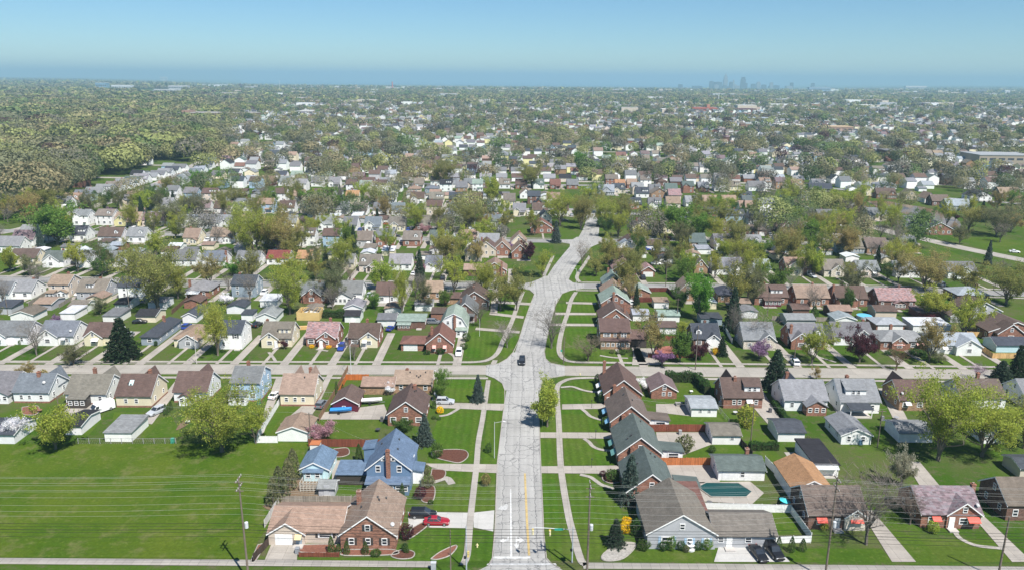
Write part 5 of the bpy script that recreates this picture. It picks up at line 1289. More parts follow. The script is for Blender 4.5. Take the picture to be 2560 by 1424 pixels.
T('bare_tree', 2445, 948, 900, 54, 'redbud', 'small purple-tinged bare tree by the cross street', bark=(.22, .14, .22))
T('budding_tree', 2040, 948, 915, 34, 'bronze', 'thin yellowish sapling on the cross street verge', seed=8)
T('bare_tree', 2240, 925, 855, 60, 'bronze', 'bronze budding small tree beside plum tree', bark=(.15, .10, .06), seed=9)
T('budding_tree', 185, 911, 850, 82, 'dull', 'bushy grey-green tree on the front lawn of white capes')
T('budding_tree', 70, 945, 900, 52, 'bronze', 'thin bronze tree on the verge between two driveways')
T('budding_tree', 545, 888, 720, 95, 'budgreen', 'tall narrow yellowish tree hiding the two-storey white house')
T('blossom_tree', 712, 872, 845, 30, 'plum', 'small dark purple tree by the cream cape steps')
T('budding_tree', 395, 775, 578, 185, 'olive', 'giant olive budding tree over the second street gardens')
T('budding_tree', 725, 785, 628, 105, 'budgreen', 'tall yellowish tree above the timber framing')
T('budding_tree', 252, 785, 735, 58, 'dull', 'dull bushy tree in back gardens, third garage row')
T('leafy_tree', 1748, 800, 675, 86, 'vivid', 'vivid green maple beside the second cross street')
T('spruce_tree', 1830, 828, 712, 62, 'spruce', 'tall drooping spruce behind the slate-roofed cape')
T('bare_tree', 1836, 850, 750, 50, 'grey', 'grey bare bush tree next to drooping spruce', bark=(.17, .15, .13))
T('spruce_tree', 1804, 888, 836, 38, 'dark', 'small dark spruce by white gable porch')
T('leafy_tree', 1705, 835, 798, 34, 'budgreen', 'small yellowish bush tree behind brown-roofed white garage')
T('leafy_tree', 2330, 795, 712, 92, 'budgreen', 'round yellowish tree behind the mottled pink roof')
T('budding_tree', 2310, 725, 612, 135, 'bronze', 'large bronze tree past the second cross street')
T('budding_tree', 2420, 730, 640, 110, 'olive', 'olive tree by the second street, right of the bronze tree', seed=2)
T('budding_tree', 2515, 760, 640, 120, 'olive', 'broad olive tree at the edge above brick roofs', seed=3)
T('budding_tree', 2245, 705, 625, 60, 'bronze', 'narrow bronze tree beside the large bronze one', seed=4)
T('leafy_tree', 2217, 702, 648, 40, 'boxwood', 'egg-shaped green tree on a street lawn')
T('bare_tree', 2226, 642, 530, 62, 'silver', 'very tall pale forked bare tree near the boulevard', bark=(.23, .20, .17))
T('budding_tree', 2124, 703, 652, 44, 'olive', 'small olive tree before the stone cape')
T('bare_tree', 1975, 720, 675, 42, 'silver', 'silvery bare tree on the second street verge', bark=(.23, .21, .18))
T('leafy_tree', 1900, 700, 645, 52, 'lime', 'light green tree in front of pale blue roof')
T('budding_tree', 1820, 640, 590, 70, 'olive', 'olive tree near brown hip roofs')
T('leafy_tree', 1690, 600, 500, 110, 'fresh', 'large fresh green tree past the third crossing')
T('leafy_tree', 1745, 602, 520, 80, 'fresh', 'fresh green tree next to the largest one past third crossing', seed=2)
T('budding_tree', 1650, 590, 500, 70, 'budgreen', 'yellowish tree in front of the large fresh green tree')
T('leafy_tree', 1790, 520, 490, 50, 'vivid', 'low vivid green round tree beside dark-roofed houses')
T('leafy_tree', 1708, 705, 640, 62, 'fresh', 'fresh green tree by the pink-roofed garage wing')
T('budding_tree', 1400, 565, 463, 90, 'budgreen', 'tall yellowish tree left of the road where it narrows')
T('budding_tree', 1455, 560, 470, 60, 'olive', 'tall olive tree overhanging the narrowing road')
T('budding_tree', 1550, 560, 470, 85, 'olive', 'tall olive tree right of the narrowing road')
T('bare_tree', 1455, 665, 595, 50, 'grey', 'bare twisted street tree at the third crossing', bark=(.2, .17, .14))
T('budding_tree', 1490, 690, 625, 66, 'olive', 'olive tree on the lawn of the pink-roofed house', seed=6)
T('budding_tree', 1356, 692, 622, 56, 'budgreen', 'yellowish street tree before second crossing, by the hedge', seed=3)
T('spruce_tree', 1390, 607, 550, 34, 'bluespruce', 'dark blue spruce at the third crossing')
T('leafy_tree', 1325, 652, 595, 54, 'plum', 'round dark purple tree on a corner lawn')
T('spruce_tree', 1050, 715, 620, 44, 'spruce', 'tall thin drooping spruce behind second street')
T('budding_tree', 1005, 790, 640, 62, 'budgreen', 'tall yellowish tree behind the flat green garage')
T('budding_tree', 1060, 775, 700, 70, 'dull', 'dull olive tree among brick garages', seed=3)
T('leafy_tree', 935, 772, 728, 46, 'fresh', 'green tree beside the long dark hedge')
T('leafy_tree', 1110, 765, 720, 40, 'fresh', 'green bushy tree by the tan brick garage')
T('bare_tree', 1200, 815, 735, 55, 'dull', 'half-bare tree beside the gambrel house', bark=(.12, .11, .09))
T('spruce_tree', 885, 635, 560, 30, 'spruce', 'narrow dark spruce before the third street')
T('budding_tree', 730, 705, 620, 100, 'budgreen', 'wide yellowish tree before the red-roofed house', seed=4)
T('budding_tree', 790, 700, 625, 62, 'olive', 'upright olive tree on second street lawn')
T('budding_tree', 840, 705, 640, 64, 'dull', 'dull upright tree on second street lawn', seed=5)
T('leafy_tree', 585, 690, 650, 60, 'vivid', 'bright round green tree on a second street lawn')
T('bare_tree', 875, 705, 655, 44, 'plum', 'thin reddish bare tree on the second street lawn', bark=(.2, .15, .13))
T('budding_tree', 75, 690, 632, 66, 'dull', 'grey-green rounded tree on a second street lawn')
T('budding_tree', 255, 692, 622, 70, 'boxwood', 'green tree beside grey-green tree on second street')
T('leafy_tree', 145, 612, 500, 145, 'fresh', 'huge fresh green tree by the slanting avenue')
T('budding_tree', 75, 560, 465, 100, 'bronze', 'bronze rounded tree behind the huge green one')
T('budding_tree', 120, 530, 455, 110, 'olive', 'olive rounded tree behind the huge green one', seed=2)
T('leafy_tree', 362, 530, 472, 62, 'lime', 'lime green round tree at the slanting avenue')
T('budding_tree', 640, 640, 500, 130, 'budgreen', 'tall yellowish tree mass left of the white houses')
T('budding_tree', 700, 640, 510, 120, 'bronze', 'bronze tree beside the tall yellowish mass', seed=3)
T('leafy_tree', 680, 635, 545, 110, 'budgreen', 'broad yellow-green tree low in the tree mass', seed=4)
T('leafy_tree', 830, 535, 455, 70, 'fresh', 'big fresh green tree above third street roofs')
T('leafy_tree', 785, 540, 470, 66, 'fresh', 'green tree beside the big fresh one', seed=2)
T('budding_tree', 855, 600, 530, 60, 'budgreen', 'yellow-green tree by the narrow dark spruce')
T('budding_tree', 1045, 575, 490, 70, 'budgreen', 'tall yellow-green tree on third street, near white capes')
T('budding_tree', 1095, 578, 500, 60, 'olive', 'upright olive tree on third street lawn')
T('budding_tree', 1165, 580, 490, 90, 'olive', 'wide olive tree on third street lawn by the two-storey house', seed=3)
T('leafy_tree', 1145, 622, 588, 42, 'vivid', 'small bright green tree beside the green roof')
T('leafy_tree', 500, 485, 415, 90, 'vivid', 'large vivid green tree at the top of the avenue')
T('budding_tree', 1492, 532, 470, 66, 'olive', 'olive tree closing the end of the long road', seed=9)
T('budding_tree', 1470, 505, 455, 60, 'budgreen', 'yellowish tree just behind the end of the long road', seed=12)
T('leafy_tree', 1232, 512, 430, 70, 'lime', 'lime green tree above the black-roofed two-storey house')
T('budding_tree', 1330, 470, 395, 80, 'olive', 'large olive tree left of the road end, further off', seed=2)
T('budding_tree', 1110, 470, 385, 90, 'olive', 'wide olive tree beyond the fourth cross street', seed=5)
T('leafy_tree', 1450, 430, 375, 44, 'vivid', 'small rich green tree in the far middle of town')
T('budding_tree', 2490, 590, 500, 100, 'dull', 'dull tree at the back of the park lawn', seed=1)
T('budding_tree', 2420, 580, 500, 80, 'olive', 'olive tree beside the pond at the park lawn', seed=2)
T('spruce_tree', 2452, 555, 500, 30, 'dark', 'dark conifer behind the pond', seed=2)
T('leafy_tree', 2110, 530, 470, 80, 'lime', 'lime tree group left of the pond', seed=2)
T('leafy_tree', 2075, 525, 472, 66, 'budgreen', 'yellowish tree left of the lime group by the pond', seed=3)
T('budding_tree', 1452, 574, 478, 74, 'olive', 'olive tree leaning over the left kerb where the road narrows', seed=21)
T('budding_tree', 1512, 570, 482, 76, 'budgreen', 'yellowish tree on the right kerb where the road narrows', seed=22)
T('budding_tree', 2398, 612, 545, 58, 'dull', 'dull small tree alone on the park lawn', seed=5)
T('bare_tree', 2500, 606, 548, 60, 'grey', 'bare tree alone on the park lawn', seed=5)
# shrubs, hedges and columns
def Sh(px, py, ptop, w, col, label, kind='shrub', cat='shrub', **k): tree(kind, px, py, ptop, w, col, label, cat, **k)
for px, py, pt, w, lb in ((735, 1198, 1120, 46, 'tallest arborvitae of the clump beside blue garage'), (722, 1222, 1145, 48, 'second arborvitae of the clump along the meadow'), (700, 1248, 1165, 54, 'widest arborvitae of the clump at the meadow edge'), (684, 1262, 1192, 42, 'outermost arborvitae of the clump at the meadow edge'),
                          (829, 1382, 1338, 22, 'column arborvitae beside the beige wing window'), (846, 1382, 1358, 20, 'low arborvitae beside the taller one at the beige wing'), (867, 1384, 1350, 20, 'pointed arborvitae under the first brick house window'), (914, 1384, 1352, 22, 'pointed arborvitae under the middle brick house window'),
                          (898, 1152, 1108, 22, 'single arborvitae beside the blue house dormer'), (1006, 1240, 1205, 14, 'thin arborvitae at the blue house corner'), (842, 985, 952, 13, 'narrow arborvitae at the orange fence'), (857, 978, 958, 9, 'tiny arborvitae beside the orange fence'), (1086, 1020, 985, 12, 'column arborvitae by the silver car'),
                          (415, 1037, 1008, 12, 'small arborvitae beside the white car drive, lowest'), (422, 1030, 1010, 11, 'small arborvitae beside the white car drive, middle'), (428, 1024, 1000, 11, 'small arborvitae beside the white car drive, top'), (1946, 1374, 1340, 20, 'thin evergreen by white fence, beside black car'), (1978, 1378, 1340, 22, 'middle thin evergreen by the white fence'), (2006, 1376, 1345, 22, 'last thin evergreen by the white fence'), (1630, 590, 556, 26, 'broad arborvitae clump beside cream house'), (1648, 592, 560, 24, 'second arborvitae clump beside cream house'), (2035, 793, 764, 26, 'column evergreen between rear garages')):
    Sh(px, py, pt, w, 'dull' if w > 40 else 'hedge' if w > 22 else 'boxwood', lb, 'arborvitae', 'arborvitae')
for px, py, pt, w, c_, lb in ((1566, 1312, 1290, 26, 'gold', 'upper golden forsythia bush beside the grey house'), (1562, 1330, 1302, 30, 'gold', 'lower golden forsythia bush beside the broad spruce'), (1590, 1335, 1296, 34, 'hedge', 'dark green bush touching the grey house wall'), (1100, 1032, 1014, 20, 'gold', 'golden bush by the silver car path'),
                             (1092, 1142, 1104, 30, 'boxwood', 'round green bush in the mulch island bed'), (1215, 1212, 1182, 26, 'bronze', 'small young tree-like bush on the tree lawn'), (1222, 1130, 1105, 18, 'boxwood', 'little green sapling near the streetlight'), (1017, 1345, 1308, 34, 'plum', 'dark purple bush beside the brick cape'), (1050, 1245, 1215, 30, 'plum', 'dark purple bush behind the black minivan'),
                             (1070, 1215, 1188, 36, 'dull', 'loose grey-green bush by the curved path'), (1062, 1186, 1160, 28, 'dull', 'loose bush by the blue house entry'), (1077, 1258, 1248, 16, 'boxwood', 'small clipped bush near the black minivan'), (1012, 1376, 1356, 18, 'hedge', 'clipped dark bush at the brick cape corner'), (1016, 1380, 1366, 16, 'boxwood', 'low green bush at the brick cape corner'),
                             (940, 1386, 1374, 30, 'boxwood', 'spreading low bushes in front of the brick cape'), (1609, 1372, 1348, 34, 'boxwood', 'loose bush at the grey house left corner'), (1678, 1374, 1338, 24, 'fresh', 'tall bright bush under the picture window'), (1658, 1374, 1350, 26, 'hedge', 'dark clipped bush beside the tall bright bush'), (1702, 1373, 1350, 22, 'hedge', 'dark clipped bush right of the tall bright bush'),
                             (1745, 1372, 1350, 26, 'hedge', 'dark clipped bush beside the garage wing'), (1767, 1372, 1344, 26, 'fresh', 'rounded bright bush at the wing doorway'), (1715, 1378, 1362, 18, 'dull', 'small grey bush behind white fountain'), (1532, 1200, 1172, 38, 'boxwood', 'round green bush beside tall blue-green spruce'), (1507, 1190, 1175, 17, 'plum', 'little dark red ball shrub in kerbed bed'),
                             (1495, 956, 933, 21, 'hedge', 'dark egg-shaped shrub at the corner porch, far one'), (1505, 1006, 977, 23, 'hedge', 'dark egg-shaped shrub before the brick houses, near one'), (1515, 1066, 1040, 24, 'boxwood', 'yellow-green pointed shrub by the sunroom house'), (1512, 1040, 1020, 20, 'dark', 'shaded dark shrub under blue awnings'), (1540, 1138, 1124, 22, 'dull', 'small bush at the green-awning house'),
                             (1712, 1128, 1085, 46, 'dull', 'wispy grey-green bush on the concrete patio'), (1780, 1130, 1112, 20, 'boxwood', 'bush beside taupe-roofed garage'), (1865, 1065, 1010, 50, 'budgreen', 'yellowish small tree-like bush by the brick dormer house'), (2332, 1330, 1302, 30, 'lime', 'bright round bush under the first red awning'), (2058, 1322, 1304, 26, 'lime', 'bright bush before the dark brick house'),
                             (2020, 1102, 1090, 22, 'dull', 'small bush beside the slate garage'), (1085, 1046, 1038, 12, 'boxwood', 'ball shrub by the stone path, first'), (1098, 1048, 1040, 12, 'boxwood', 'ball shrub by the stone path, second'), (110, 945, 922, 24, 'bronze', 'small bronze bush on the near verge'), (1350, 870, 848, 0.1, 'dull', 'x'),
                             (1330, 635, 0, 0, '', '')):
    if w > 1 and lb: Sh(px, py, pt, w, c_, lb)
for px, py, pt, w, c_, lb in ((1120, 843, 824, 24, 'hedge', 'dark shrub at the gambrel house corner'), (1166, 852, 830, 22, 'boxwood', 'green shrub before the gambrel house'), (1160, 872, 856, 20, 'boxwood', 'yellowish shrub by the pink awning corner'), (1068, 884, 874, 18, 'hedge', 'low shrub under the brick gable'), (1102, 884, 868, 22, 'hedge', 'dark shrub beside the gable awnings'),
                             (1545, 884, 874, 12, 'boxwood', 'first ball shrub before the tan brick house'), (1558, 886, 872, 14, 'boxwood', 'second ball shrub before the tan brick house'), (1530, 882, 872, 12, 'dull', 'brownish ball shrub before the tan brick house'), (1792, 886, 866, 22, 'gold', 'yellow bush by the white porch gable'), (1760, 872, 860, 16, 'boxwood', 'small shrub under the white window'),
                             (2230, 886, 873, 34, 'hedge', 'clipped hedge under the first pink awning'), (2295, 886, 873, 48, 'hedge', 'clipped hedge under the second pink awning'), (780, 869, 860, 14, 'gold', 'yellowish shrub before pink-roofed house'), (822, 870, 862, 14, 'gold', 'second yellowish shrub before pink-roofed house'), (50, 860, 848, 8, 'boxwood', 'thin shrub before the far left cape'),
                             (390, 864, 850, 10, 'hedge', 'thin clipped shrub by slate ranch'), (455, 866, 858, 11, 'boxwood', 'small clipped shrub before grey porch gable'), (1137, 700, 676, 30, 'plum', 'dark bare-twigged round bush by brick drive'), (1290, 688, 670, 26, 'hedge', 'dark hedge-like shrub by second street corner')):
    Sh(px, py, pt, w, c_, lb)
def hedge(label, pts, w, h, colour='hedge'):
    """clipped hedge: leaf mass along a line"""
    P_ = [G(*p) for p in pts]; rs = np.random.RandomState(len(label)); cen = []; b = MB()
    for a, c in zip(P_[:-1], P_[1:]):
        L_ = (c - a).length; n = int(L_ * 130); t = rs.rand(n); d = (c - a).normalized(); nn = Vector((-d.y, d.x, 0))
        f = rs.randint(0, 3, n); s = rs.uniform(-.5, .5, n); z = rs.uniform(.05, 1, n)
        s = np.where(f == 0, np.sign(s) * .5, s); z = np.where(f != 0, 1.0, z)
        wob = 1 + .12 * np.sin(t * L_ * 1.3) + rs.normal(size=n) * .04
        cen.append(np.stack([a.x + d.x * L_ * t + nn.x * s * w * wob, a.y + d.y * L_ * t + nn.y * s * w * wob, z * h * wob], 1))
        q = nn * w * .4; b.hexa([a - q, a + q, c + q, c - q] + [v + Vector((0, 0, h * .85)) for v in (a - q, a + q, c + q, c - q)])
    cen = np.concatenate(cen); o0 = P_[0]; cen -= np.array([o0.x, o0.y, 0]); b.v = [(x - o0.x, y - o0.y, z) for x, y, z in b.v]
    r = empty('hedge', (o0.x, o0.y, 0), 0, label, 'hedge')
    ob('foliage', leaf_mesh('hedge_foliage', cen, .17, rs), r, color=TREE_COL[colour]); ob('branches', b.mesh('hedge_branches', MAT['bark']), r, color=(.03, .04, .015))
hedge('tall clipped hedge wrapping round the back lawn of the brick garage', ((1662, 952), (1740, 953), (1768, 985)), 2.0, 2.6)
hedge('clipped hedge along the driveway of the grey-roofed white house', ((1936, 1012), (1972, 1062)), 1.2, 1.3)
hedge('long clipped hedge behind the slate-roofed garage', ((1872, 1122), (1945, 1122)), 1.6, 1.5)
hedge('thick rounded hedge between garages above the brick houses', ((808, 793), (866, 793)), 2.2, 2.4)
hedge('low dark hedge beside the second street corner path', ((1282, 687), (1330, 691)), 1.6, 1.8)
# ------------------------------------------------------------------ vehicles
def loft(st, half):
    """st: (x, zbottom, zshoulder, ztop, half width low, half width top) -> body skin"""
    b = MB(); ring = []
    for x, zb, zs, zt, w, wt in st:
        pts = [(-wt, zt), (-w, zs), (-w * .97, zb), (w * .97, zb), (w, zs), (wt, zt)]
        ring.append([(x, y, z) for y, z in pts])
    n = 6; vs = [p for r in ring for p in r]
    fs = [(i * n + k, i * n + (k + 1) % n, (i + 1) * n + (k + 1) % n, (i + 1) * n + k) for i in range(len(ring) - 1) for k in range(n)]
    fs += [tuple(range(n - 1, -1, -1)), tuple((len(ring) - 1) * n + k for k in range(n))]
    b.add(vs, fs); return b
_car = {}
def car_meshes(kind):
    if kind in _car: return _car[kind]
    L, W, Hh = dict(sedan=(4.7, 1.82, 1.46), suv=(4.75, 1.92, 1.75), van=(5.9, 2.05, 2.55), minivan=(5.0, 1.98, 1.76), pickup=(5.6, 2.0, 1.85))[kind]
    a, w = L / 2, W / 2
    hz = dict(sedan=.93, suv=1.05, van=1.25, minivan=1.0, pickup=1.1)[kind]
    st = [(-a, .42, .62, .78, w * .80, w * .72), (-a + .12, .28, .72, hz - .02, w * .95, w * .86), (-a * .6, .24, .74, hz, w, w * .92), (0, .24, .74, hz, w, w * .92), (a * .42, .24, .72, hz - .01, w, w * .92), (a * .8, .26, .68, hz - .13, w * .97, w * .86), (a - .08, .3, .6, hz - .27, w * .88, w * .74), (a, .4, .55, hz - .36, w * .74, w * .62)]
    if kind == 'van': st = [(-a, .35, 1.0, 2.3, w * .97, w * .86), (-a + .1, .3, 1.1, 2.5, w, w * .88), (a * .38, .3, 1.1, 2.55, w, w * .88), (a * .52, .3, 1.1, 2.3, w, w * .86), (a * .74, .3, .95, 1.35, w, w * .86), (a * .93, .3, .8, 1.05, w * .94, w * .8), (a, .4, .65, .85, w * .8, w * .7)]
    if kind == 'pickup': st = [(-a, .5, .8, 1.05, w * .96, w * .92), (-a + .05, .4, .8, 1.08, w, w * .95), (a * .5, .35, .8, 1.1, w, w * .93), (a * .9, .35, .75, 1.0, w * .95, w * .84), (a, .45, .65, .8, w * .82, w * .74)]
    body = loft(st, w).mesh('car_body', MAT['paint'], False)
    g = MB(); r = MB(); b0, b1, t0, t1 = dict(sedan=(-a * .74, a * .34, -a * .42, a * .02), suv=(-a * .95, a * .36, -a * .84, a * .06), minivan=(-a * .95, a * .55, -a * .86, a * .12), pickup=(-a * .05, a * .46, 0.02, a * .2), van=(a * .50, a * .73, a * .47, a * .56))[kind]
    if kind == 'van':
        g.hexa([(a * .535, -w * .84, 2.2), (a * .535, w * .84, 2.2), (a * .735, w * .84, 1.42), (a * .735, -w * .84, 1.42), (a * .56, -w * .82, 2.25), (a * .56, w * .82, 2.25), (a * .76, w * .82, 1.45), (a * .76, -w * .82, 1.45)])
        for s in (-1, 1): g.box(a * .34, a * .6, s * w * .95 - .03, s * w * .95 + .03, 1.35, 1.95)
    else:
        wb, wt = w * .90, w * .74
        g.hexa([(b0, -wb, hz - .03), (b1, -wb, hz - .03), (b1, wb, hz - .03), (b0, wb, hz - .03), (t0, -wt, Hh - .07), (t1, -wt, Hh - .07), (t1, wt, Hh - .07), (t0, wt, Hh - .07)])
        r.hexa([(t0 - .04, -wt - .02, Hh - .08), (t1 + .05, -wt - .02, Hh - .08), (t1 + .05, wt + .02, Hh - .08), (t0 - .04, wt + .02, Hh - .08), (t0 + .12, -wt + .12, Hh), (t1 - .1, -wt + .12, Hh), (t1 - .1, wt - .12, Hh), (t0 + .12, wt - .12, Hh)])
        for s in (-1, 1):                                  # pillars
            for q in ((b0, t0), (b1, t1), ((b0 + b1) / 2, (t0 + t1) / 2)): r.tube((q[0], s * wb, hz - .03), (q[1], s * (wt + .015), Hh - .06), .045, .04, 4)
    wh = MB(); rim = MB(); R = .33 if kind == 'sedan' else .37
    wh.tube((0, -.11, 0), (0, .11, 0), R, R, 14); rim.tube((0, -.125, 0), (0, .125, 0), R * .62, R * .62, 10)
    m = dict(L=L, W=W, H=Hh, hz=hz, body=body, glass=g.mesh('car_windows', MAT['glass']), roof=r.mesh('car_roof', MAT['paint']) if r.v else None, tyre=wh.mesh('car_tyre', MAT['rubber']), rim=rim.mesh('car_rim', MAT['steel']), R=R)
    _car[kind] = m; return m
def car(px, py, deg, kind, colour, label, small=False, group=None):
    """heading: 0 = nose to +x (right of the picture), 90 = away from us"""
    m = car_meshes(kind); p = G(px, py); zz = .1
    nm = dict(sedan='car', suv='suv', van='delivery_van', minivan='minivan', pickup='pickup_truck')[kind]
    r = empty(nm, (p.x, p.y, zz), math.radians(deg), label, dict(sedan='car', suv='car', van='van', minivan='car', pickup='truck')[kind], group)
    ob('body', m['body'], r, color=colour); ob('windows', m['glass'], r)
    if m['roof']: ob('roof', m['roof'], r, color=colour)
    for sx in (-.3, .31):
        for sy in (-1, 1):
            t = ob('wheel', m['tyre'], r, (sx * m['L'], sy * (m['W'] / 2 - .1), m['R']))
            if not small: ob('rim', m['rim'], t)
    if not small:
        for sy in (-1, 1):
            bx('headlight', r, (m['L'] / 2 - .1, sy * m['W'] * .33, m['hz'] - .36 if kind != 'van' else .8), (.14, .34, .16), (.75, .77, .8))
            bx('taillight', r, (-m['L'] / 2 + .05, sy * m['W'] * .36, m['hz'] - .16), (.12, .3, .2), (.45, .02, .02))
        bx('bumper', r, (m['L'] / 2 - .02, 0, .42), (.12, m['W'] * .7, .16), (.03, .03, .03))
    return r
BK = (.012, .012, .014); RD = (.30, .008, .02); WH = (.8, .8, .8); SV = (.42, .44, .47); BL = (.02, .05, .26); DB = (.03, .04, .07); GY = (.16, .17, .19)
car(1058, 1291, 0, 'minivan', BK, 'black minivan beside red sedan on the white driveway'); car(1092, 1309, 0, 'sedan', RD, 'dark red sedan on the white driveway')
car(1896, 1390, -80, 'sedan', BK, 'black sedan parked beside a taller black car by the wing'); car(1935, 1385, -80, 'suv', BK, 'black utility car parked by the white fence')
car(1305, 907, -92, 'suv', BK, 'black car driving down the long road'); car(1113, 1008, 0, 'suv', SV, 'silver utility car beside the golden bush')
car(688, 992, 78, 'sedan', WH, 'white car beside the light blue house'); car(805, 1015, 80, 'suv', GY, 'grey-blue car next to the brown fence'); car(391, 1033, -115, 'suv', SV, 'silver-white utility car behind the cream house'); car(255, 1028, -125, 'van', WH, 'white high-roofed delivery van by the black-roofed garage')
car(855, 866, 72, 'sedan', WH, 'white car beside the pink-roofed brick house'); car(976, 824, 78, 'sedan', BL, 'bright blue car near the flat green-roofed garage'); car(644, 815, 78, 'suv', BK, 'black car beside the cream cape'); car(1084, 808, 0, 'minivan', GY, 'grey van parked behind the gambrel house')
car(1623, 796, 0, 'sedan', DB, 'upper dark blue car beside white garages', True); car(1625, 822, 0, 'sedan', DB, 'lower dark blue car beside brown-roofed garage', True); car(1607, 697, -90, 'pickup', BK, 'black pickup in front of pink-roofed garage', True); car(1616, 626, 0, 'sedan', BL, 'blue car beside white corner garage', True); car(1658, 628, 0, 'suv', BK, 'black car by the open white garage', True)
car(1640, 662, 0, 'sedan', WH, 'white car behind the pink-roofed house', True); car(1411, 554, 0, 'suv', BK, 'black car under tall tree left of the road', True); car(1495, 565, 90, 'suv', BK, 'black car at the edge of the narrowing road', True); car(2153, 556, -20, 'sedan', RD, 'red car on the boulevard by the pond', True); car(2030, 693, -75, 'sedan', SV, 'silver car before the cream overhanging gable', True)
car(1212, 517, -90, 'sedan', RD, 'red car on a drive by the fourth street', True); car(966, 562, 45, 'sedan', RD, 'red car between white houses on third street', True); car(990, 592, 0, 'sedan', BK, 'black car on the third street kerb', True); car(370, 523, 30, 'sedan', BK, 'black car near the lime tree, slanting avenue', True); car(1986, 549, 0, 'sedan', BK, 'black car before the tan hip roof', True)
car(350, 807, 10, 'sedan', BK, 'dark car behind the big pine', True); car(2536, 632, -20, 'sedan', WH, 'white car on the boulevard at the edge', True); car(2060, 625, -20, 'sedan', (.25, .5, .6), 'pale blue car behind tan-roofed house', True); car(1906, 1308, 70, 'sedan', BL, 'blue car half hidden behind the grey wing')
# boats on trailers
def boat(px, py, deg, cover, label):
    p = G(px, py); r = empty('boat', (p.x, p.y, 0), math.radians(deg), label, 'boat')
    L_ = 5.2; b = MB(); n = 8; rings = []
    for i in range(n + 1):
        t = i / n; x = -L_ / 2 + L_ * t; w = .95 * (1 - max(0, (t - .45) / .55) ** 2.2) + .02
        rings.append([(x, -w, 1.15 + .25 * t), (x, -w * .75, .75 + .2 * t * t), (x, 0, .5 + .6 * max(0, t - .7) ** 1.2 * 2), (x, w * .75, .75 + .2 * t * t), (x, w, 1.15 + .25 * t)])
    b.add([p_ for q in rings for p_ in q], [(i * 5 + k, i * 5 + k + 1, (i + 1) * 5 + k + 1, (i + 1) * 5 + k) for i in range(n) for k in range(4)] + [(0, 1, 2, 3, 4)])
    b.build('hull', MAT['flat'], r, color=(.7, .7, .7) if cover[0] > .3 else cover)
    c = MB(); c.add([p_ for q in rings for p_ in ((q[0][0], q[0][1], q[0][2] + .01), (q[0][0], 0, q[0][2] + .3), (q[4][0], q[4][1], q[4][2] + .01))], [(i * 3 + k, i * 3 + k + 1, (i + 1) * 3 + k + 1, (i + 1) * 3 + k) for i in range(n) for k in range(2)])
    c.build('cover', MAT['flat'], r, color=cover)
    t = MB(); t.box(-2.2, 3.3, -.05, .05, .35, .45); t.box(-.6, -.4, -.9, .9, .35, .45); tr = t.build('trailer', MAT['steel'], r)
    for s in (-1, 1):
        w = MB(); w.tube((-.5, s * .9 - .1, .32), (-.5, s * .9 + .1, .32), .32, .32, 12); w.build('wheel', MAT['rubber'], tr)
boat(853, 1032, 4, (.03, .22, .55), 'boat under bright blue cover on a trailer'); boat(930, 1008, 6, (.72, .72, .72), 'white boat under white cover on a trailer')

# ------------------------------------------------------------------ poles, wires, lamps, signals
POLES = {}
def pole(px, py, h, label, arms=1, tr=0, r=.17, lean=0.0, cat='utility pole', thick=True):
    p = G(px, py); root = empty('utility_pole', (p.x, p.y, 0), 0, label, cat)
    b = MB(); b.tube((0, 0, -.3), (lean, 0, h), r * 1.15, r * .72, 8); b.build('post', MAT['wood'], root)
    for k in range(arms):
        z = h - .35 - 1.5 * k; hw = 1.25
        c = MB(); c.box(lean * .95 - .06, lean * .95 + .06, -hw, hw, z - .07, z + .07); c.box(lean * .95 - hw * .55, lean * .95 + hw * .55, -.22, -.12, z - .08 - .5, z - .5 + .06)
        ca = c.build('crossarm', MAT['wood'], root)
        for y in (-1.15, -.5, .5, 1.15):
            i_ = MB(); i_.tube((lean, y, z + .07), (lean, y, z + .3), .06, .05, 6); i_.build('insulator', MAT['flat'], ca, color=(.5, .5, .5))
    for k in range(tr):
        t = MB(); t.tube((.42, 0, h * .52), (.42, 0, h * .52 + 1.0), .3, .3, 10); t.tube((.42, 0, h * .52 + 1.0), (.42, 0, h * .52 + 1.12), .22, .1, 8); t.build('transformer', MAT['flat'], root, color=(.5, .52, .54))
    return p, h, lean
PP = [pole(622, 1450, 18.8, 'tallest utility pole beside the meadow and beige wing', 2, 1, lean=-.2), pole(1467, 1446, 17.6, 'utility pole right of the road with a transformer', 2, 1), pole(2062, 1446, 18.7, 'pale utility pole before the dark brick house', 2, 1), pole(2494, 1446, 11.6, 'shorter utility pole at the lower edge by the last driveway', 0, 0)]
pole(1127, 1446, 9.2, 'small wooden pole near the corner flower bed', 0, 0, r=.1)
YW = PP[0][0].y + .3
XE = [-110, PP[0][0].x, PP[1][0].x, PP[2][0].x, 118]
def wire(label, heights, y, r=.02, sag=.7, mat='wire', name='power_line'):
    b = MB(); n = 10
    pts = []
    for i in range(4):
        a, c = Vector((XE[i], y, heights[i])), Vector((XE[i + 1], y + .3, heights[i + 1]))
        for k in range(n + (i == 3)):
            t = k / n; q = a.lerp(c, t); q.z -= sag * 4 * t * (1 - t); pts.append(q)
    for p, q in zip(pts[:-1], pts[1:]): b.tube(p, q, r, r, 3, caps=False)
    tag(b.build(name, MAT[mat], color=(.015, .015, .017) if mat == 'flat' else None), label, 'power line', 'overhead lines along the bottom street')
wd = 'one of the thin overhead wires strung between the tall poles'
for k, (dz, dy) in enumerate(((.0, -1.15), (.0, .5), (.05, 1.15), (1.5, -1.15), (1.5, -.5), (1.5, 1.15), (3.2, .0), (4.6, .15), (5.4, -.15), (6.6, 0.1))):
    wire(wd, [h - dz for h in (18.6, 18.6, 17.4, 18.5, 17.6)], YW + dy, .0135, .8 + .1 * (k % 3))
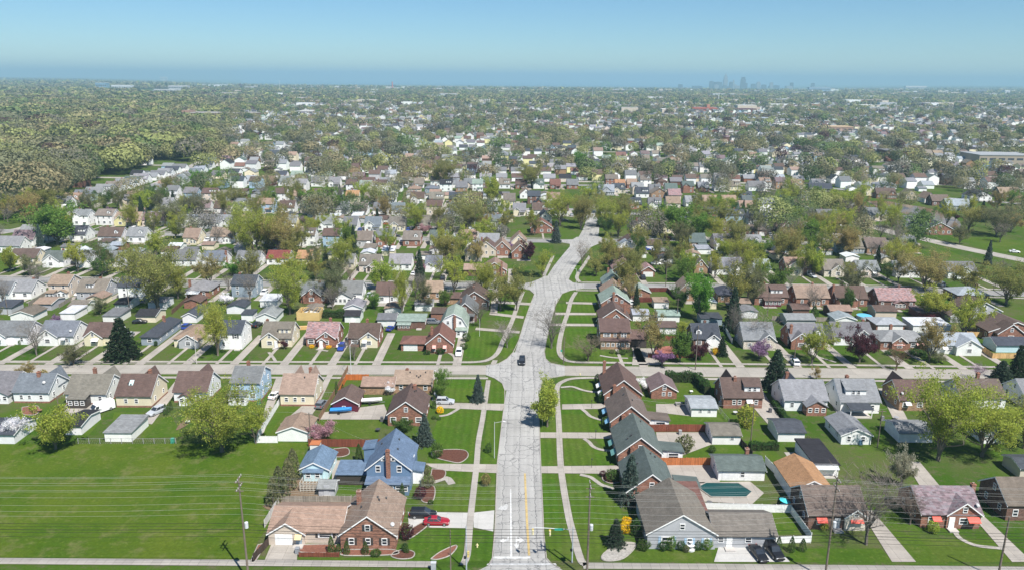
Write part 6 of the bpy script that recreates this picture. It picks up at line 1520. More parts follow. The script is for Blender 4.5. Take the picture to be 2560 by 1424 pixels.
for k, (z, r_) in enumerate(((10.4, .035), (9.9, .025), (9.3, .045), (8.8, .03), (8.0, .03))):
    wire('one of the thick black cables low on the utility poles', [z + .2, z + .1, z - .5, z, z - .3], YW - .2, r_, .5, 'flat', 'telephone_cable')
def lamp_post(px, py, h, dx, dy, label, col=(.45, .46, .47), head=True):
    p = G(px, py); r = empty('street_lamp', (p.x, p.y, 0), 0, label, 'street lamp')
    b = MB(); b.tube((0, 0, -.2), (0, 0, h), .10, .06, 7); b.build('post', MAT['flat'], r, color=col)
    if head:
        a = MB(); a.tube((0, 0, h - .25), (dx, dy, h + .15), .04, .035, 5); a.build('arm', MAT['flat'], r, color=col)
        l_ = MB(); l_.hexa([(dx - .1, dy - .14, h + .08), (dx + .5, dy - .14, h + .08), (dx + .5, dy + .14, h + .08), (dx - .1, dy + .14, h + .08), (dx, dy - .08, h + .24), (dx + .4, dy - .08, h + .2), (dx + .4, dy + .08, h + .2), (dx, dy + .08, h + .24)]); l_.build('lamp_head', MAT['flat'], r, color=(.6, .6, .6))
    return p
lamp_post(1236, 1144, 8.6, 1.9, 0, 'grey street lamp on the tree lawn above the left kerb'); lamp_post(878, 936, 8.7, .1, 2.0, 'white street lamp on the near kerb of the cross street', (.62, .62, .62)); lamp_post(492, 909, 8.6, .1, -2.0, 'pale lamp post on the far kerb before the tan ranch', (.55, .53, .48)); lamp_post(1440, 721, 8.0, -2.0, .3, 'lamp post at the second crossing', (.5, .5, .5)); lamp_post(1513, 590, 7.0, -1.5, 0, 'lamp post at the third crossing', (.5, .5, .5))
# poles in the back gardens and along the streets
def thin_pole(px, py, ptop, label, arm=0):
    h = height_at(px, py, ptop); p = G(px, py); r = empty('utility_pole', (p.x, p.y, 0), 0, label, 'utility pole')
    b = MB(); b.tube((0, 0, -.2), (0, 0, h), .15, .1, 6); b.build('post', MAT['wood'], r)
    if arm: c = MB(); c.box(-1.0, 1.0, -.06, .06, h - .55, h - .42); c.build('crossarm', MAT['wood'], r)
    return Vector((p.x, p.y, h))
Q = {}
for i, (px, py, pt, lb) in enumerate(((153, 1062, 988, 'pole with transformer inside the lime tree'), (777, 1108, 1030, 'weathered pole beside the pink blossom tree'), (1738, 924, 812, 'pole on the near kerb beside the magenta tree'), (1876, 1112, 1010, 'pole behind the slate-roofed garage'), (2193, 1118, 1022, 'pole beside the big grey-roofed garage'), (1409, 908, 842, 'pole with small street sign on the corner lawn'),
                                     (1692, 802, 745, 'pole behind the white garages right of the road'), (1985, 905, 846, 'dark pole before the brick tudor'), (1387, 792, 750, 'thin pole at the right kerb between crossings'), (1664, 716, 660, 'pole with flag at the second street'), (1918, 790, 730, 'pole by the brown brick house backs'), (2145, 775, 725, 'pole behind the round pool'), (975, 785, 715, 'pole behind the long hedge'), (20, 785, 720, 'pole beside the blue pool cover'),
                                     (325, 785, 710, 'pole beside the giant tree'), (250, 582, 545, 'pole at the red brick garage, third street'), (72, 565, 545, 'pole at the avenue bend'), (1700, 610, 580, 'pole behind the third crossing'), (2195, 590, 555, 'pole on the boulevard lawn'), (2170, 545, 500, 'pole near the pond houses'), (1942, 590, 560, 'pole by the twin brick gables'), (1395, 1182, 1165, 'x'))):
    if lb != 'x': Q[i] = thin_pole(px, py, pt, lb, 1 if i in (0, 1, 3, 4, 6) else 0)
def span(a, b, label, n=8, sag=.9, r=.015):
    m = MB(); pts = [a.lerp(b, k / n) - Vector((0, 0, sag * 4 * (k / n) * (1 - k / n))) for k in range(n + 1)]
    for p, q in zip(pts[:-1], pts[1:]): m.tube(p, q, r, r, 3, caps=False)
    tag(m.build('power_line', MAT['wire']), label, 'power line')
span(Q[0], Q[1], 'wire crossing the left back gardens above the white fence'); span(Q[3], Q[4], 'wire crossing the back gardens behind grey garages'); span(Q[1], Vector((-24.0, 145.0, 7.0)), 'service wire running to the blue house'); span(Q[3], Vector((28.0, 176, 5.5)), 'service wire running to the sunroom house'); span(Q[4], Vector((118, 181, 9)), 'wire running into the lime trees'); span(Q[2], Vector((56, 206, 6)) , 'short service wire at the cross street')
# traffic signals at the bottom crossing
def signal(px, py, h, arm, label, heads, sign=None, ped=False):
    p = G(px, py); r = empty('traffic_signal', (p.x, p.y, 0), 0, label, 'traffic signal'); c_ = (.38, .42, .46)
    b = MB(); b.tube((0, 0, -.2), (0, 0, h), .13, .09, 8); b.build('post', MAT['flat'], r, color=c_)
    if arm:
        a = MB(); a.tube((0, 0, h - .55), (arm, .2, h - .25), .075, .05, 6); a.build('mast_arm', MAT['flat'], r, color=(.55, .57, .58))
    for hx in heads:
        t = hx / arm if arm else 0; z = h - .55 + .3 * t - .72
        s = MB(); s.box(hx - .17, hx + .17, -.13, .12, z - .52, z + .52); hd = s.build('signal_head', MAT['flat'], r, color=(.62, .46, .10))
        for k in range(3):
            v = MB(); v.tube((hx, -.12, z - .33 + .33 * k), (hx, -.36, z - .35 + .33 * k), .14, .14, 8); v.build('visor', MAT['flat'], hd, color=(.72, .66, .45))
    if sign: bx('street_sign', r, (sign, -.14, h - .42), (1.5, .04, .34), (.02, .38, .30))
    if ped: bx('pedestrian_signal', r, (-.2, -.2, 2.6), (.4, .3, .4), (.02, .02, .02)); bx('signal_head', r, (.25, -.2, 3.4), (.34, .3, 1.0), (.62, .46, .10)) if False else None
signal(1430, 1405, 6.9, -6.9, 'traffic signal mast with a green street sign', (-7.2 + .4, -3.9), -2.4, True); signal(1166, 1424, 8.4, 0, 'slim blue-grey signal pole on the opposite corner', (), None, True)
sg = [o for o in COL.objects if o.get('label', '').startswith('slim blue-grey')][0]
bx('signal_head', sg, (.35, -.15, 3.2), (.36, .3, 1.05), (.62, .5, .18))
def hydrant(px, py, label):
    p = G(px, py); r = empty('fire_hydrant', (p.x, p.y, 0), 0, label, 'fire hydrant'); b = MB(); b.tube((0, 0, 0), (0, 0, .62), .15, .13, 10); b.tube((0, 0, .62), (0, 0, .78), .15, .04, 10); b.tube((-.24, 0, .45), (.24, 0, .45), .07, .07, 8); b.build('body', MAT['flat'], r, color=(.72, .62, .34)); return r
hydrant(1193, 1367, 'cream hydrant on the corner tree lawn'); hydrant(1450, 938, 'yellow hydrant on the cross street verge')
cab = G(1084, 1424); r_ = empty('signal_cabinet', (cab.x, cab.y, 0), 0, 'grey metal signal cabinet on the bottom pavement', 'cabinet'); bx('case', r_, (0, 0, .75), (.8, .6, 1.5), (.36, .38, .40)); bx('lid', r_, (0, 0, 1.53), (.9, .7, .08), (.46, .48, .5))
def road_sign(px, py, label, col=(.75, .75, .75)):
    p = G(px, py); r = empty('road_sign', (p.x, p.y, 0), 0, label, 'road sign'); b = MB(); b.tube((0, 0, -.1), (0, 0, 2.4), .03, .03, 5); b.build('post', MAT['steel'], r); bx('plate', r, (0, -.05, 2.2), (.5, .03, .6), col)
road_sign(1356, 1066, 'small white road sign under the leaning street tree'); road_sign(1357, 1060, 'red-topped road sign behind the white one', (.5, .05, .05)); road_sign(1403, 893, 'green street name sign at the first crossing', (.02, .3, .24))

# ------------------------------------------------------------------ fences
def fence(label, pts, h, colour, kind='boards', gap=0.0):
    P_ = [G(*p) for p in pts]; r = empty('fence', (P_[0].x, P_[0].y, 0), 0, label, 'fence')
    for a, c in zip(P_[:-1], P_[1:]):
        d = c - a; L_ = d.length; rz = math.atan2(d.y, d.x)
        if kind == 'chain':
            m = MB(); m.tube((0, 0, h), (L_, 0, h), .03, .03, 5)
            k = 0
            while k * .5 < L_: m.tube((k * .5, 0, 0), (min(L_, k * .5 + .5), 0, h), .007, .007, 3, caps=False); m.tube((k * .5, 0, h), (min(L_, k * .5 + .5), 0, 0), .007, .007, 3, caps=False); k += 1
            pn = m.build('mesh_panel', MAT['steel'], r, a - P_[0])
        else:
            m = MB()
            if kind == 'boards':
                n = max(2, int(L_ / .3)); rr = random.Random(int(L_ * 100))
                for i in range(n): m.box(L_ * i / n, L_ * (i + 1) / n - .015, -.025, .025, .04, h + rr.uniform(-.04, .03))
            else: m.box(0, L_, -.03, .03, .05, h); m.box(0, L_, -.05, .05, h - .12, h + .0)
            pn = m.build('panel', MAT['boards' if kind == 'boards' else 'flat'], r, a - P_[0], colour)
        pn.rotation_euler = (0, 0, rz)
        n = max(1, int(L_ / 2.4))
        for i in range(n + 1):
            q = a + d * (i / n) - P_[0]; bx('post', r, (q.x, q.y, h / 2 + .03), (.11, .11, h + .1), colour)
RF = (.20, .065, .04); OF = (.45, .16, .06); GF = (.28, .25, .21); WF = WHITE; TF = (.48, .30, .16)
for a in (('red-brown board fence behind the blue house', ((772, 1115), (960, 1117)), 1.9, RF), ('red-brown board fence behind the sunroom house', ((1620, 1078), (1770, 1078)), 1.9, RF), ('orange cedar fence beside the long green-roofed garage', ((1650, 1162), (1780, 1162)), 1.8, OF), ('orange-red fence around a corner yard by tan ranch', ((846, 990), (866, 949), (922, 949)), 1.7, (.50, .15, .04)),
          ('brown board fence between drive and boat yard', ((798, 1052), (838, 985), (870, 925)), 1.6, (.24, .15, .09)), ('weathered picket fence behind the beige wing', ((703, 1255), (880, 1254)), 1.4, GF), ('dark board fence beside the beige wing garage door', ((675, 1358), (634, 1402)), 1.5, (.07, .05, .04)), ('low red-brown fence round a small terrace', ((748, 1391), (848, 1391)), .9, RF),
          ('red fence across the corner house garden', ((1620, 893), (1735, 893)), 1.4, RF), ('red-brown fence behind the brick patio', ((1622, 850), (1690, 850)), 1.6, RF), ('dark red fence behind the second street garage', ((1580, 755), (1640, 755)), 1.8, (.14, .04, .03)), ('dark red fence along the second street corner lot', ((1622, 729), (1668, 729), (1685, 745)), 1.7, (.14, .04, .03)), ('tan fence section in front of garages', ((1102, 752), (1150, 752)), 1.5, TF),
          ('new yellow board fence at the edge near slate garage', ((2362, 838), (2470, 842)), 1.7, (.62, .40, .18)), ('new yellow board fence running to the cross street', ((2448, 872), (2480, 895), (2545, 895)), 1.7, (.62, .40, .18)), ('grey weathered fence behind brick tudor garage', ((1930, 800), (1970, 800)), 1.6, GF), ('grey weathered fence behind the round pool', ((2040, 803), (2100, 803)), 1.6, GF), ('brown fence down a back garden left of hedge', ((430, 785), (470, 750)), 1.6, (.15, .09, .06)),
          ('weathered fence beside a driveway, far left', ((72, 765), (120, 735)), 1.5, GF), ('second weathered fence left of the taupe bungalow', ((148, 770), (180, 750)), 1.5, GF), ('dark fence along the boulevard bend', ((1920, 580), (1945, 600), (2040, 603)), 1.6, (.06, .035, .03)), ('dark brown fence behind the clipped hedge', ((1850, 1108), (1880, 1142)), 1.5, (.06, .045, .035))): fence(*a)
for a in (('white vinyl fence beside the covered pool', ((1760, 1275), (1975, 1281)), 1.7, WF, 'solid'), ('white vinyl fence running down beside dark brick house', ((1977, 1283), (2027, 1352)), 1.7, WF, 'solid'), ('white vinyl fence behind two black cars', ((1895, 1358), (2026, 1356)), 1.5, WF, 'solid'), ('white fence along the orange-roofed rear house', ((1912, 1158), (1945, 1192)), 1.8, WF, 'solid'),
          ('white fence along the round lawn of cream house', ((640, 1106), (700, 1008)), 1.6, WF, 'solid'), ('white fence joining the tan-roofed garage', ((637, 1106), (694, 1106)), 1.7, WF, 'solid'), ('white fence at the meadow beside beige wing', ((662, 1318), (698, 1258)), 1.6, (.62, .6, .58), 'solid'), ('white fence beside the slate-roofed cape', ((1806, 815), (1830, 858)), 1.6, WF, 'solid')): fence(*a)
fence('chain-link fence along the meadow edge', ((196, 1108), (440, 1108)), 1.3, (.3, .3, .3), 'chain'); fence('wire fence round the right back garden', ((1792, 1022), (1822, 1058)), 1.3, (.12, .12, .12), 'chain'); fence('chain-link fence across the maroon garage drive', ((800, 990), (832, 990)), 1.2, (.3, .3, .3), 'chain')

# ------------------------------------------------------------------ pools and garden things
def pool_cover():
    p = G(1812, 1240); pts = [G(*q) - p for q in ((1743, 1218), (1765, 1207), (1845, 1208), (1880, 1230), (1866, 1243), (1778, 1243))]
    r = empty('swimming_pool', (p.x, p.y, 0), 0, 'dark teal covered swimming pool with concrete deck', 'swimming pool')
    b = MB(); n = len(pts); b.add([(q.x, q.y, .12) for q in pts] + [(q.x, q.y, .2) for q in pts], [tuple(range(n, 2 * n))] + [(i, (i + 1) % n, n + (i + 1) % n, n + i) for i in range(n)]); b.build('cover', MAT['flat'], r, color=(.004, .05, .05))
    e = MB()
    for i in range(n): e.tube((pts[i].x, pts[i].y, .2), (pts[(i + 1) % n].x, pts[(i + 1) % n].y, .2), .12, .12, 5)
    e.build('coping', MAT['walk'], r)
pool_cover()
def round_pool(px, py, R, col, label, h=1.1):
    p = G(px, py); r = empty('round_pool', (p.x, p.y, 0), 0, label, 'swimming pool'); b = MB(); b.tube((0, 0, 0), (0, 0, h), R, R, 24); b.build('pool_wall', MAT['flat'], r, color=(.5, .55, .6)); c = MB(); c.tube((0, 0, h), (0, 0, h + .06), R * .94, R * .94, 24); c.build('cover', MAT['flat'], r, color=col)
round_pool(2160, 795, 2.6, (.12, .42, .62), 'round pool with light blue cover in a back garden'); round_pool(5, 778, 3.4, (.02, .16, .55), 'pool under bright blue tarpaulin at the far left'); round_pool(1865, 666, 2.4, (.2, .5, .62), 'small pale blue pool beside white tudor')
# house under construction: bare yellow framing
p = G(770, 800); r = empty('unfinished_garage', (p.x, p.y + 3.2, 0), 0, 'unfinished garage of yellow plywood without a roof', 'building site')
for nm, c, s in (('front_panel', (0, -3.2, 1.4), (7.6, .14, 2.8)), ('rear_panel', (0, 3.2, 1.4), (7.6, .14, 2.8)), ('side_panel', (-3.8, 0, 1.4), (.14, 6.26, 2.8)), ('side_panel', (3.8, 0, 1.4), (.14, 6.26, 2.8)), ('partition', (-.2, 0, 1.3), (.12, 6.2, 2.5))): bx(nm, r, c, s, (.62, .44, .19))
for k in range(5): bx('joist', r, (-3 + 1.5 * k, 0, 2.85), (.1, 6.3, .2), (.55, .38, .17))
p = G(760, 822); r = empty('lumber_stack', (p.x, p.y, 0), .2, 'stack of fresh lumber before the plywood framing', 'lumber stack')
for k in range(3): bx('board_bundle', r, (0, 0, .2 + .36 * k), (4.2 - .5 * k, 1.4 - .2 * k, .32), (.58, .38, .16))
# trellis behind the pale cyan garage
p = G(787, 1222); r = empty('trellis', (p.x, p.y, 0), 0, 'weathered white timber trellis behind the pale cyan garage', 'trellis'); b = MB()
for k in range(9): b.box(-2.6 + .65 * k - .04, -2.6 + .65 * k + .04, -1.1, 1.1, 2.0, 2.12); b.box(-2.6 + .65 * k - .04, -2.6 + .65 * k + .04, -1.1, -1.02, 0, 2.0)
for k in range(5): b.box(-2.7, 2.7, -1.15, -1.08, .35 + .4 * k, .43 + .4 * k)
b.build('lattice', MAT['flat'], r, color=(.50, .48, .43))
for x in (-2.6, 2.6):
    for y in (-1.05, 1.05): bx('post', r, (x, y, 1.05), (.14, .14, 2.1), (.5, .48, .43))
def box_thing(name, px, py, cat, label, parts):
    p = G(px, py); r = empty(name, (p.x, p.y, 0), 0, label, cat)
    for nm, c, s, col in parts: bx(nm, r, c, s, col)
    return r
WT = [('tub', (0, 0, .55), (.65, .75, 1.0), None), ('lid', (0, -.02, 1.09), (.7, .82, .08), None)]
def bin_(px, py, col, label): box_thing('wheelie_bin', px, py, 'bin', label, [(n_, c, s, col) for n_, c, s, _ in WT])
bin_(744, 1382, (.25, .26, .28), 'grey bin at the terrace corner by the beige wing'); bin_(1790, 1358, (.1, .1, .11), 'dark bin beside the wing door'); bin_(432, 1106, (.05, .32, .22), 'green bin at the chain-link fence'); bin_(1800, 1012, (.35, .36, .38), 'grey bin behind the dormer house')
for px, py, cc, lb in ((1016, 858, (.08, .2, .12), 'green bin beside attached brick garage'), (862, 868, (.1, .1, .11), 'dark bin beside the pink-roofed house'), (1148, 842, (.1, .1, .11), 'dark bin behind the gambrel house'), (648, 1010, (.08, .2, .12), 'green bin beside white car drive'), (2080, 1052, (.09, .09, .1), 'dark bin at the brick sunroom corner'), (2205, 1050, (.2, .2, .22), 'grey bin behind the porch-roofed white house'), (1925, 1030, (.09, .09, .1), 'dark bin along the clipped hedge drive'), (1700, 1085, (.3, .3, .3), 'grey bin by the red-brown patio fence'), (955, 1052, (.1, .1, .11), 'dark bin at the boat yard wall'), (2150, 1110, (.1, .2, .3), 'blue bin beside the big grey-roofed garage')):
    bin_(px, py, cc, lb)
def patio_set(px, py, col, label):
    p = G(px, py); r = empty('patio_table', (p.x, p.y, 0), .3, label, 'garden table'); b = MB(); b.tube((0, 0, .68), (0, 0, .74), .6, .6, 12); b.build('table_top', MAT['flat'], r, color=col)
    for k in range(4): bx('leg', r, (.4 * math.cos(k * 1.57), .4 * math.sin(k * 1.57), .36), (.05, .05, .66), col)
patio_set(100, 1030, (.25, .12, .08), 'brown garden table on the red patio behind white house'); patio_set(470, 1058, (.6, .6, .58), 'white garden table by a back vegetable bed'); patio_set(1340, 1600, (.1, .1, .1), 'x') if False else None; patio_set(2240, 1048, (.3, .3, .32), 'grey garden table by the awning brick house'); patio_set(1838, 1035, (.5, .5, .5), 'pale garden table behind the dormer brick house')
patio_set(1773, 1262, (.1, .1, .1), 'dark patio table by the white pool fence'); patio_set(1668, 1362, (.6, .6, .58), 'white garden table under the picture window'); patio_set(1670, 1142, (.7, .7, .7), 'white garden table on the concrete patio'); patio_set(945, 1078, (.06, .06, .065), 'black round fire table on the back lawn corner'); patio_set(1958, 1268, (.15, .6, .62), 'turquoise play table beside the white fence')
def fountain(px, py):
    p = G(px, py); r = empty('fountain', (p.x, p.y, 0), 0, 'white tiered fountain before the grey house', 'fountain'); b = MB(); b.tube((0, 0, 0), (0, 0, .9), .22, .12, 10); b.tube((0, 0, .85), (0, 0, 1.0), .3, .7, 14); b.tube((0, 0, 1.0), (0, 0, 1.5), .1, .07, 8); b.tube((0, 0, 1.5), (0, 0, 1.6), .15, .38, 12); b.build('bowl', MAT['flat'], r, color=(.7, .7, .68)); c = MB(); c.tube((0, 0, 0), (0, 0, .3), .8, .8, 16); c.build('basin', MAT['flat'], r, color=(.66, .66, .64))
fountain(1726, 1373)
def flag(px, py, label):
    p = G(px, py); r = empty('flagpole', (p.x, p.y, 0), 0, label, 'flagpole'); b = MB(); b.tube((0, 0, 0), (0, 0, 6), .05, .03, 6); b.build('pole', MAT['flat'], r, color=(.75, .75, .75))
flag(1199, 840, 'white flagpole on the gambrel house lawn')
box_thing('picnic_table', 1697, 1012, 'picnic table', 'grey picnic table on the concrete patio', [('table_top', (0, 0, .74), (1.8, .75, .06), (.3, .29, .28)), ('bench', (0, -.75, .45), (1.8, .28, .05), (.3, .29, .28)), ('bench', (0, .75, .45), (1.8, .28, .05), (.3, .29, .28)), ('leg', (-.7, 0, .36), (.1, 1.5, .7), (.3, .29, .28)), ('leg', (.7, 0, .36), (.1, 1.5, .7), (.3, .29, .28))])
box_thing('shed', 790, 1128, 'shed', 'rusty-topped white shed behind the blue-roofed garage', [('wall', (0, 0, 1.0), (2.0, 2.0, 2.2), (.7, .7, .68)), ('roof', (0, 0, 2.18), (2.2, 2.2, .14), (.42, .15, .06))])
box_thing('bird_bath', 1728, 982, 'bird bath', 'small white bird bath on the lawn behind the tall hedge', [('pedestal', (0, 0, .3), (.25, .25, .6), (.6, .6, .58)), ('bowl', (0, 0, .65), (.8, .8, .12), (.7, .7, .68))])  # bird bath: pedestal with a shallow bowl
for px, py, lb in ((1479, 1168, 'first lamp post beside the front drive, lower lawn'), (1489, 1096, 'second lamp post beside the front drive, middle lawn'), (1479, 1019, 'third lamp post beside the front drive, upper lawn')):
    p = G(px, py); r = empty('garden_lamp', (p.x, p.y, 0), 0, lb, 'garden lamp'); b = MB(); b.tube((0, 0, 0), (0, 0, 1.9), .045, .04, 6); b.build('post', MAT['flat'], r, color=(.02, .02, .02)); bx('lantern', r, (0, 0, 2.05), (.22, .22, .32), (.04, .04, .04))
def umbrella(px, py):
    p = G(px, py); r = empty('patio_umbrella', (p.x, p.y, 0), 0, 'tilted turquoise and white umbrella by the pool fence', 'parasol'); b = MB(); b.tube((0, 0, 0), (0, 0, 2.3), .03, .03, 6); b.build('pole', MAT['steel'], r); c = MB(); c.tube((0, 0, 1.9), (.1, 0, 2.4), 1.1, .03, 10); c.build('canopy', MAT['flat'], r, color=(.06, .5, .55))
umbrella(1960, 1272)
# ------------------------------------------------------------------ middle distance: rows along the third and fourth cross streets and beyond
def road_at(pts, x):
    for a, b in zip(pts[:-1], pts[1:]):
        if a.x <= x <= b.x: return a.y + (b.y - a.y) * (x - a.x) / (b.x - a.x)
    return pts[0].y if x < pts[0].x else pts[-1].y

def side_dist(pts, p):
    best = 1e9
    for a, b in zip(pts[:-1], pts[1:]):
        d = b.xy - a.xy; t = max(0, min(1, (p.xy - a.xy).dot(d) / d.length_squared)); best = min(best, (p.xy - a.xy - d * t).length)
    return best

MROAD = [(a + b) / 2 for a, b in zip(EL, ER)]
MROAD = [Vector((p.x, p.y, 0)) for p in MROAD]
POND = G(2290, 535)
MID = []                                                   # (row, x, args) gathered first, labelled by order along the street
def mid(row, xl, xr, y, roof, wall, two=0, ft='', ridge='x'):
    c = (G(xl, y) + G(xr, y)) / 2; MID.append([row, c.x, c.y, max(7.5, (G(xr, y) - G(xl, y)).length), roof, wall, two, ft, ridge])

ROWS = {'E': 'near side, third cross street', 'F': 'far side, third cross street', 'G': 'near side, fourth cross street', 'H': 'far side, fourth cross street',
        'I': 'near side, fifth cross street', 'J': 'far side, fifth cross street', 'K': 'near side, sixth cross street', 'L': 'far side, sixth cross street'}
for a in ((245, 305, 607, 'brown', 'white'), (-10, 52, 632, 'silver', 'white'), (30, 85, 615, 'mauve', 'white'), (317, 362, 607, 'silver', 'white'), (466, 490, 610, 'tan', 'cream'), (527, 587, 607, 'tan', 'white'), (640, 665, 612, 'grey', 'white'), (895, 925, 617, 'taupe', 'grey'), (940, 985, 618, 'grey', 'brick', 1), (1007, 1050, 616, 'taupe', 'brick'),
          (1075, 1120, 614, 'green', 'white'), (1160, 1182, 613, 'tan', 'white'), (1940, 1985, 632, 'tan', 'ltblue', 1), (2090, 2155, 632, 'taupe', 'bluegrey'), (2167, 2220, 635, 'umber', 'tanbrick'), (2255, 2290, 630, 'grey', 'tanbrick')): mid('E', *a)
for a in ((287, 350, 565, 'tan', 'yellow', 0, 'fg:0:.5:.6'), (356, 412, 565, 'mauve', 'pinkstone', 0, 'fg:.25:.75:.6'), (416, 456, 566, 'brown', 'white'), (495, 537, 570, 'grey', 'white', 0, 'fg:0:.5:.6'), (540, 588, 572, 'silver', 'white', 0, 'fg:.2:.7:.6'), (600, 626, 572, 'tan', 'white', 0, 'fg:.2:.8:.6'), (787, 830, 575, 'silver', 'white', 0, 'fg:.05:.6:.6'), (860, 890, 577, 'grey', 'white'), (912, 952, 577, 'bluegrey', 'white', 0, 'fg:0:.6:.6'),
          (972, 1012, 577, 'taupe', 'cream', 0, 'fg:.1:.6:.6'), (1038, 1072, 577, 'taupe', 'brownbrick'), (1100, 1130, 578, 'brown', 'brownbrick'), (1150, 1185, 578, 'grey', 'white'), (1210, 1252, 577, 'bluegrey', 'white', 1), (1582, 1626, 584, 'taupe', 'yellow', 0, '', 'y'), (1652, 1668, 584, 'cream' if 0 else 'tan', 'cream', 0, '', 'y')): mid('F', *a)
for a in ((390, 430, 531, 'silver', 'white', 1), (484, 525, 533, 'mauve', 'white'), (535, 578, 534, 'brown', 'white'), (590, 625, 533, 'grey', 'white', 1), (840, 870, 536, 'grey', 'white'), (882, 918, 538, 'taupe', 'white'), (932, 967, 538, 'grey', 'white'), (980, 1010, 538, 'bluegrey', 'white'), (1216, 1250, 541, 'paleblue', 'grey', 0, '', 'hip')): mid('G', *a)
for a in ((460, 494, 503, 'grey', 'ltblue', 1), (505, 543, 504, 'brown', 'pinkstone', 1), (550, 590, 504, 'taupe', 'grey', 0, 'fg:.25:.75:.6'), (420, 447, 490, 'black', 'white', 0, 'fg:0:.6:.6'), (686, 716, 504, 'brown', 'white', 1), (732, 760, 502, 'tan', 'cream'), (865, 897, 510, 'orange', 'cream', 1), (912, 942, 510, 'taupe', 'beige', 0, 'fg:.3:.75:.6'), (954, 988, 510, 'slate', 'white', 0, 'fg:.4:1.0:.6'), (1075, 1100, 502, 'tan', 'brick'), (1217, 1252, 513, 'black', 'white', 1), (1262, 1285, 512, 'taupe', 'yellow')): mid('H', *a)
for a in ((735, 766, 478, 'silver', 'white', 1), (867, 890, 480, 'brown', 'white', 1), (898, 928, 482, 'palegreen', 'white', 1), (938, 966, 480, 'brown', 'white', 1), (978, 1005, 480, 'slate', 'white'), (1020, 1050, 484, 'tan', 'beige', 0, '', 'hip'), (1062, 1095, 483, 'bluegrey', 'bluegrey', 0, '', 'hip'), (1100, 1130, 479, 'black', 'white', 1), (1140, 1168, 480, 'grey', 'tanbrick'), (1182, 1206, 478, 'palegreen', 'white', 1), (458, 495, 502 - 6, 'taupe', 'white')): mid('I', *a)
RIGHT = ((1751, 1800, 556, 'slate', 'brick', 1), (1812, 1860, 562, 'slate', 'ltblue', 1, '', 'x'), (1872, 1920, 568, 'slate', 'white', 1), (1783, 1836, 579, 'umber', 'brownbrick', 0, '', 'hip'), (1853, 1915, 590, 'umber', 'brownbrick', 0, 'gd:.72:.95', 'hip'), (1952, 1984, 585, 'pink', 'brownbrick', 0, '', 'y'), (1992, 2030, 586, 'pink', 'brownbrick', 0, '', 'y'), (1937, 1992, 548, 'tan', 'white', 0, 'gd:.6:.95', 'hip'), (1994, 2034, 551, 'slate', 'yellow'),
         (2045, 2098, 562, 'grey', 'stone', 1), (2088, 2126, 566, 'paleblue', 'ltblue', 0, 'gd:.3:.9'), (2170, 2230, 551, 'grey', 'beige', 0, 'fg:.55:1.0:1.2'), (2133, 2180, 537, 'mauve', 'brick', 0, '', 'hip'), (2116, 2140, 524, 'slate', 'white', 0, '', 'y'), (2264, 2325, 573, 'grey', 'white'), (2315, 2380, 588, 'slate', 'brick', 0, '', 'y'), (2368, 2424, 527, 'paleblue', 'bluegrey'), (2330, 2372, 515, 'umber', 'brownbrick'), (2312, 2338, 508, 'tan', 'white', 0, '', 'y'), (2265, 2290, 500, 'taupe', 'beige', 0, '', 'y'),
         (2192, 2238, 497, 'brown', 'brick', 0, 'fg:.6:1:.8'), (2160, 2184, 490, 'tan', 'cream', 0, '', 'y'), (2190, 2240, 473, 'paleblue', 'grey', 0, '', 'hip'), (2425, 2478, 502, 'slate', 'white', 0, '', 'y'), (2500, 2550, 495, 'tan', 'tanbrick', 0, 'fg:.5:1:.8'), (2410, 2436, 473, 'silver', 'white', 1), (1962, 1990, 499, 'tan', 'white', 0, 'gd:.3:.9'), (1990, 2026, 506, 'grey', 'bluegrey', 0, 'gd:.4:.8'), (2025, 2080, 484, 'slate', 'slate' if 0 else 'dark'), (1872, 1912, 478, 'grey', 'white'),
         (1838, 1880, 506, 'slate', 'white', 0, 'fg:.5:1:.8'), (1850, 1892, 532, 'tan', 'white', 0, '', 'x'), (1898, 1935, 530, 'grey', 'white', 1), (1590, 1622, 495, 'slate', 'white'), (1628, 1668, 496, 'taupe', 'tanbrick', 0, '', 'y'), (1672, 1702, 500, 'pink', 'pinkstone'), (1468, 1500, 485, 'palegreen', 'white', 0, '', 'hip'), (1497, 1535, 488, 'paleblue', 'grey', 0, 'fg:.2:.8:.8'), (1538, 1562, 474, 'orange', 'brick'), (1568, 1592, 472, 'tan', 'brick'), (1640, 1668, 465, 'brown', 'brownbrick', 0, '', 'hip'),
         (1327, 1380, 584, 'redbrown', 'brick', 0, '', 'y'), (1346, 1380, 560, 'slate', 'white', 0, '', 'y'), (1330, 1364, 527, 'slate', 'brick', 0, '', 'y'), (1300, 1330, 497, 'tan', 'white', 0, '', 'y'), (1283, 1310, 622, 'tan', 'cream', 0, '', 'y'), (1240, 1270, 640, 'tan', 'brick', 0, '', 'y'), (1190, 1240, 640, 'brown', 'beige', 0, '', 'y'), (1166, 1202, 654, 'taupe', 'beige', 0, '', 'y'), (1284, 1316, 648, 'tan', 'brick', 0, '', 'y'))
for a in RIGHT: mid('P', *a)

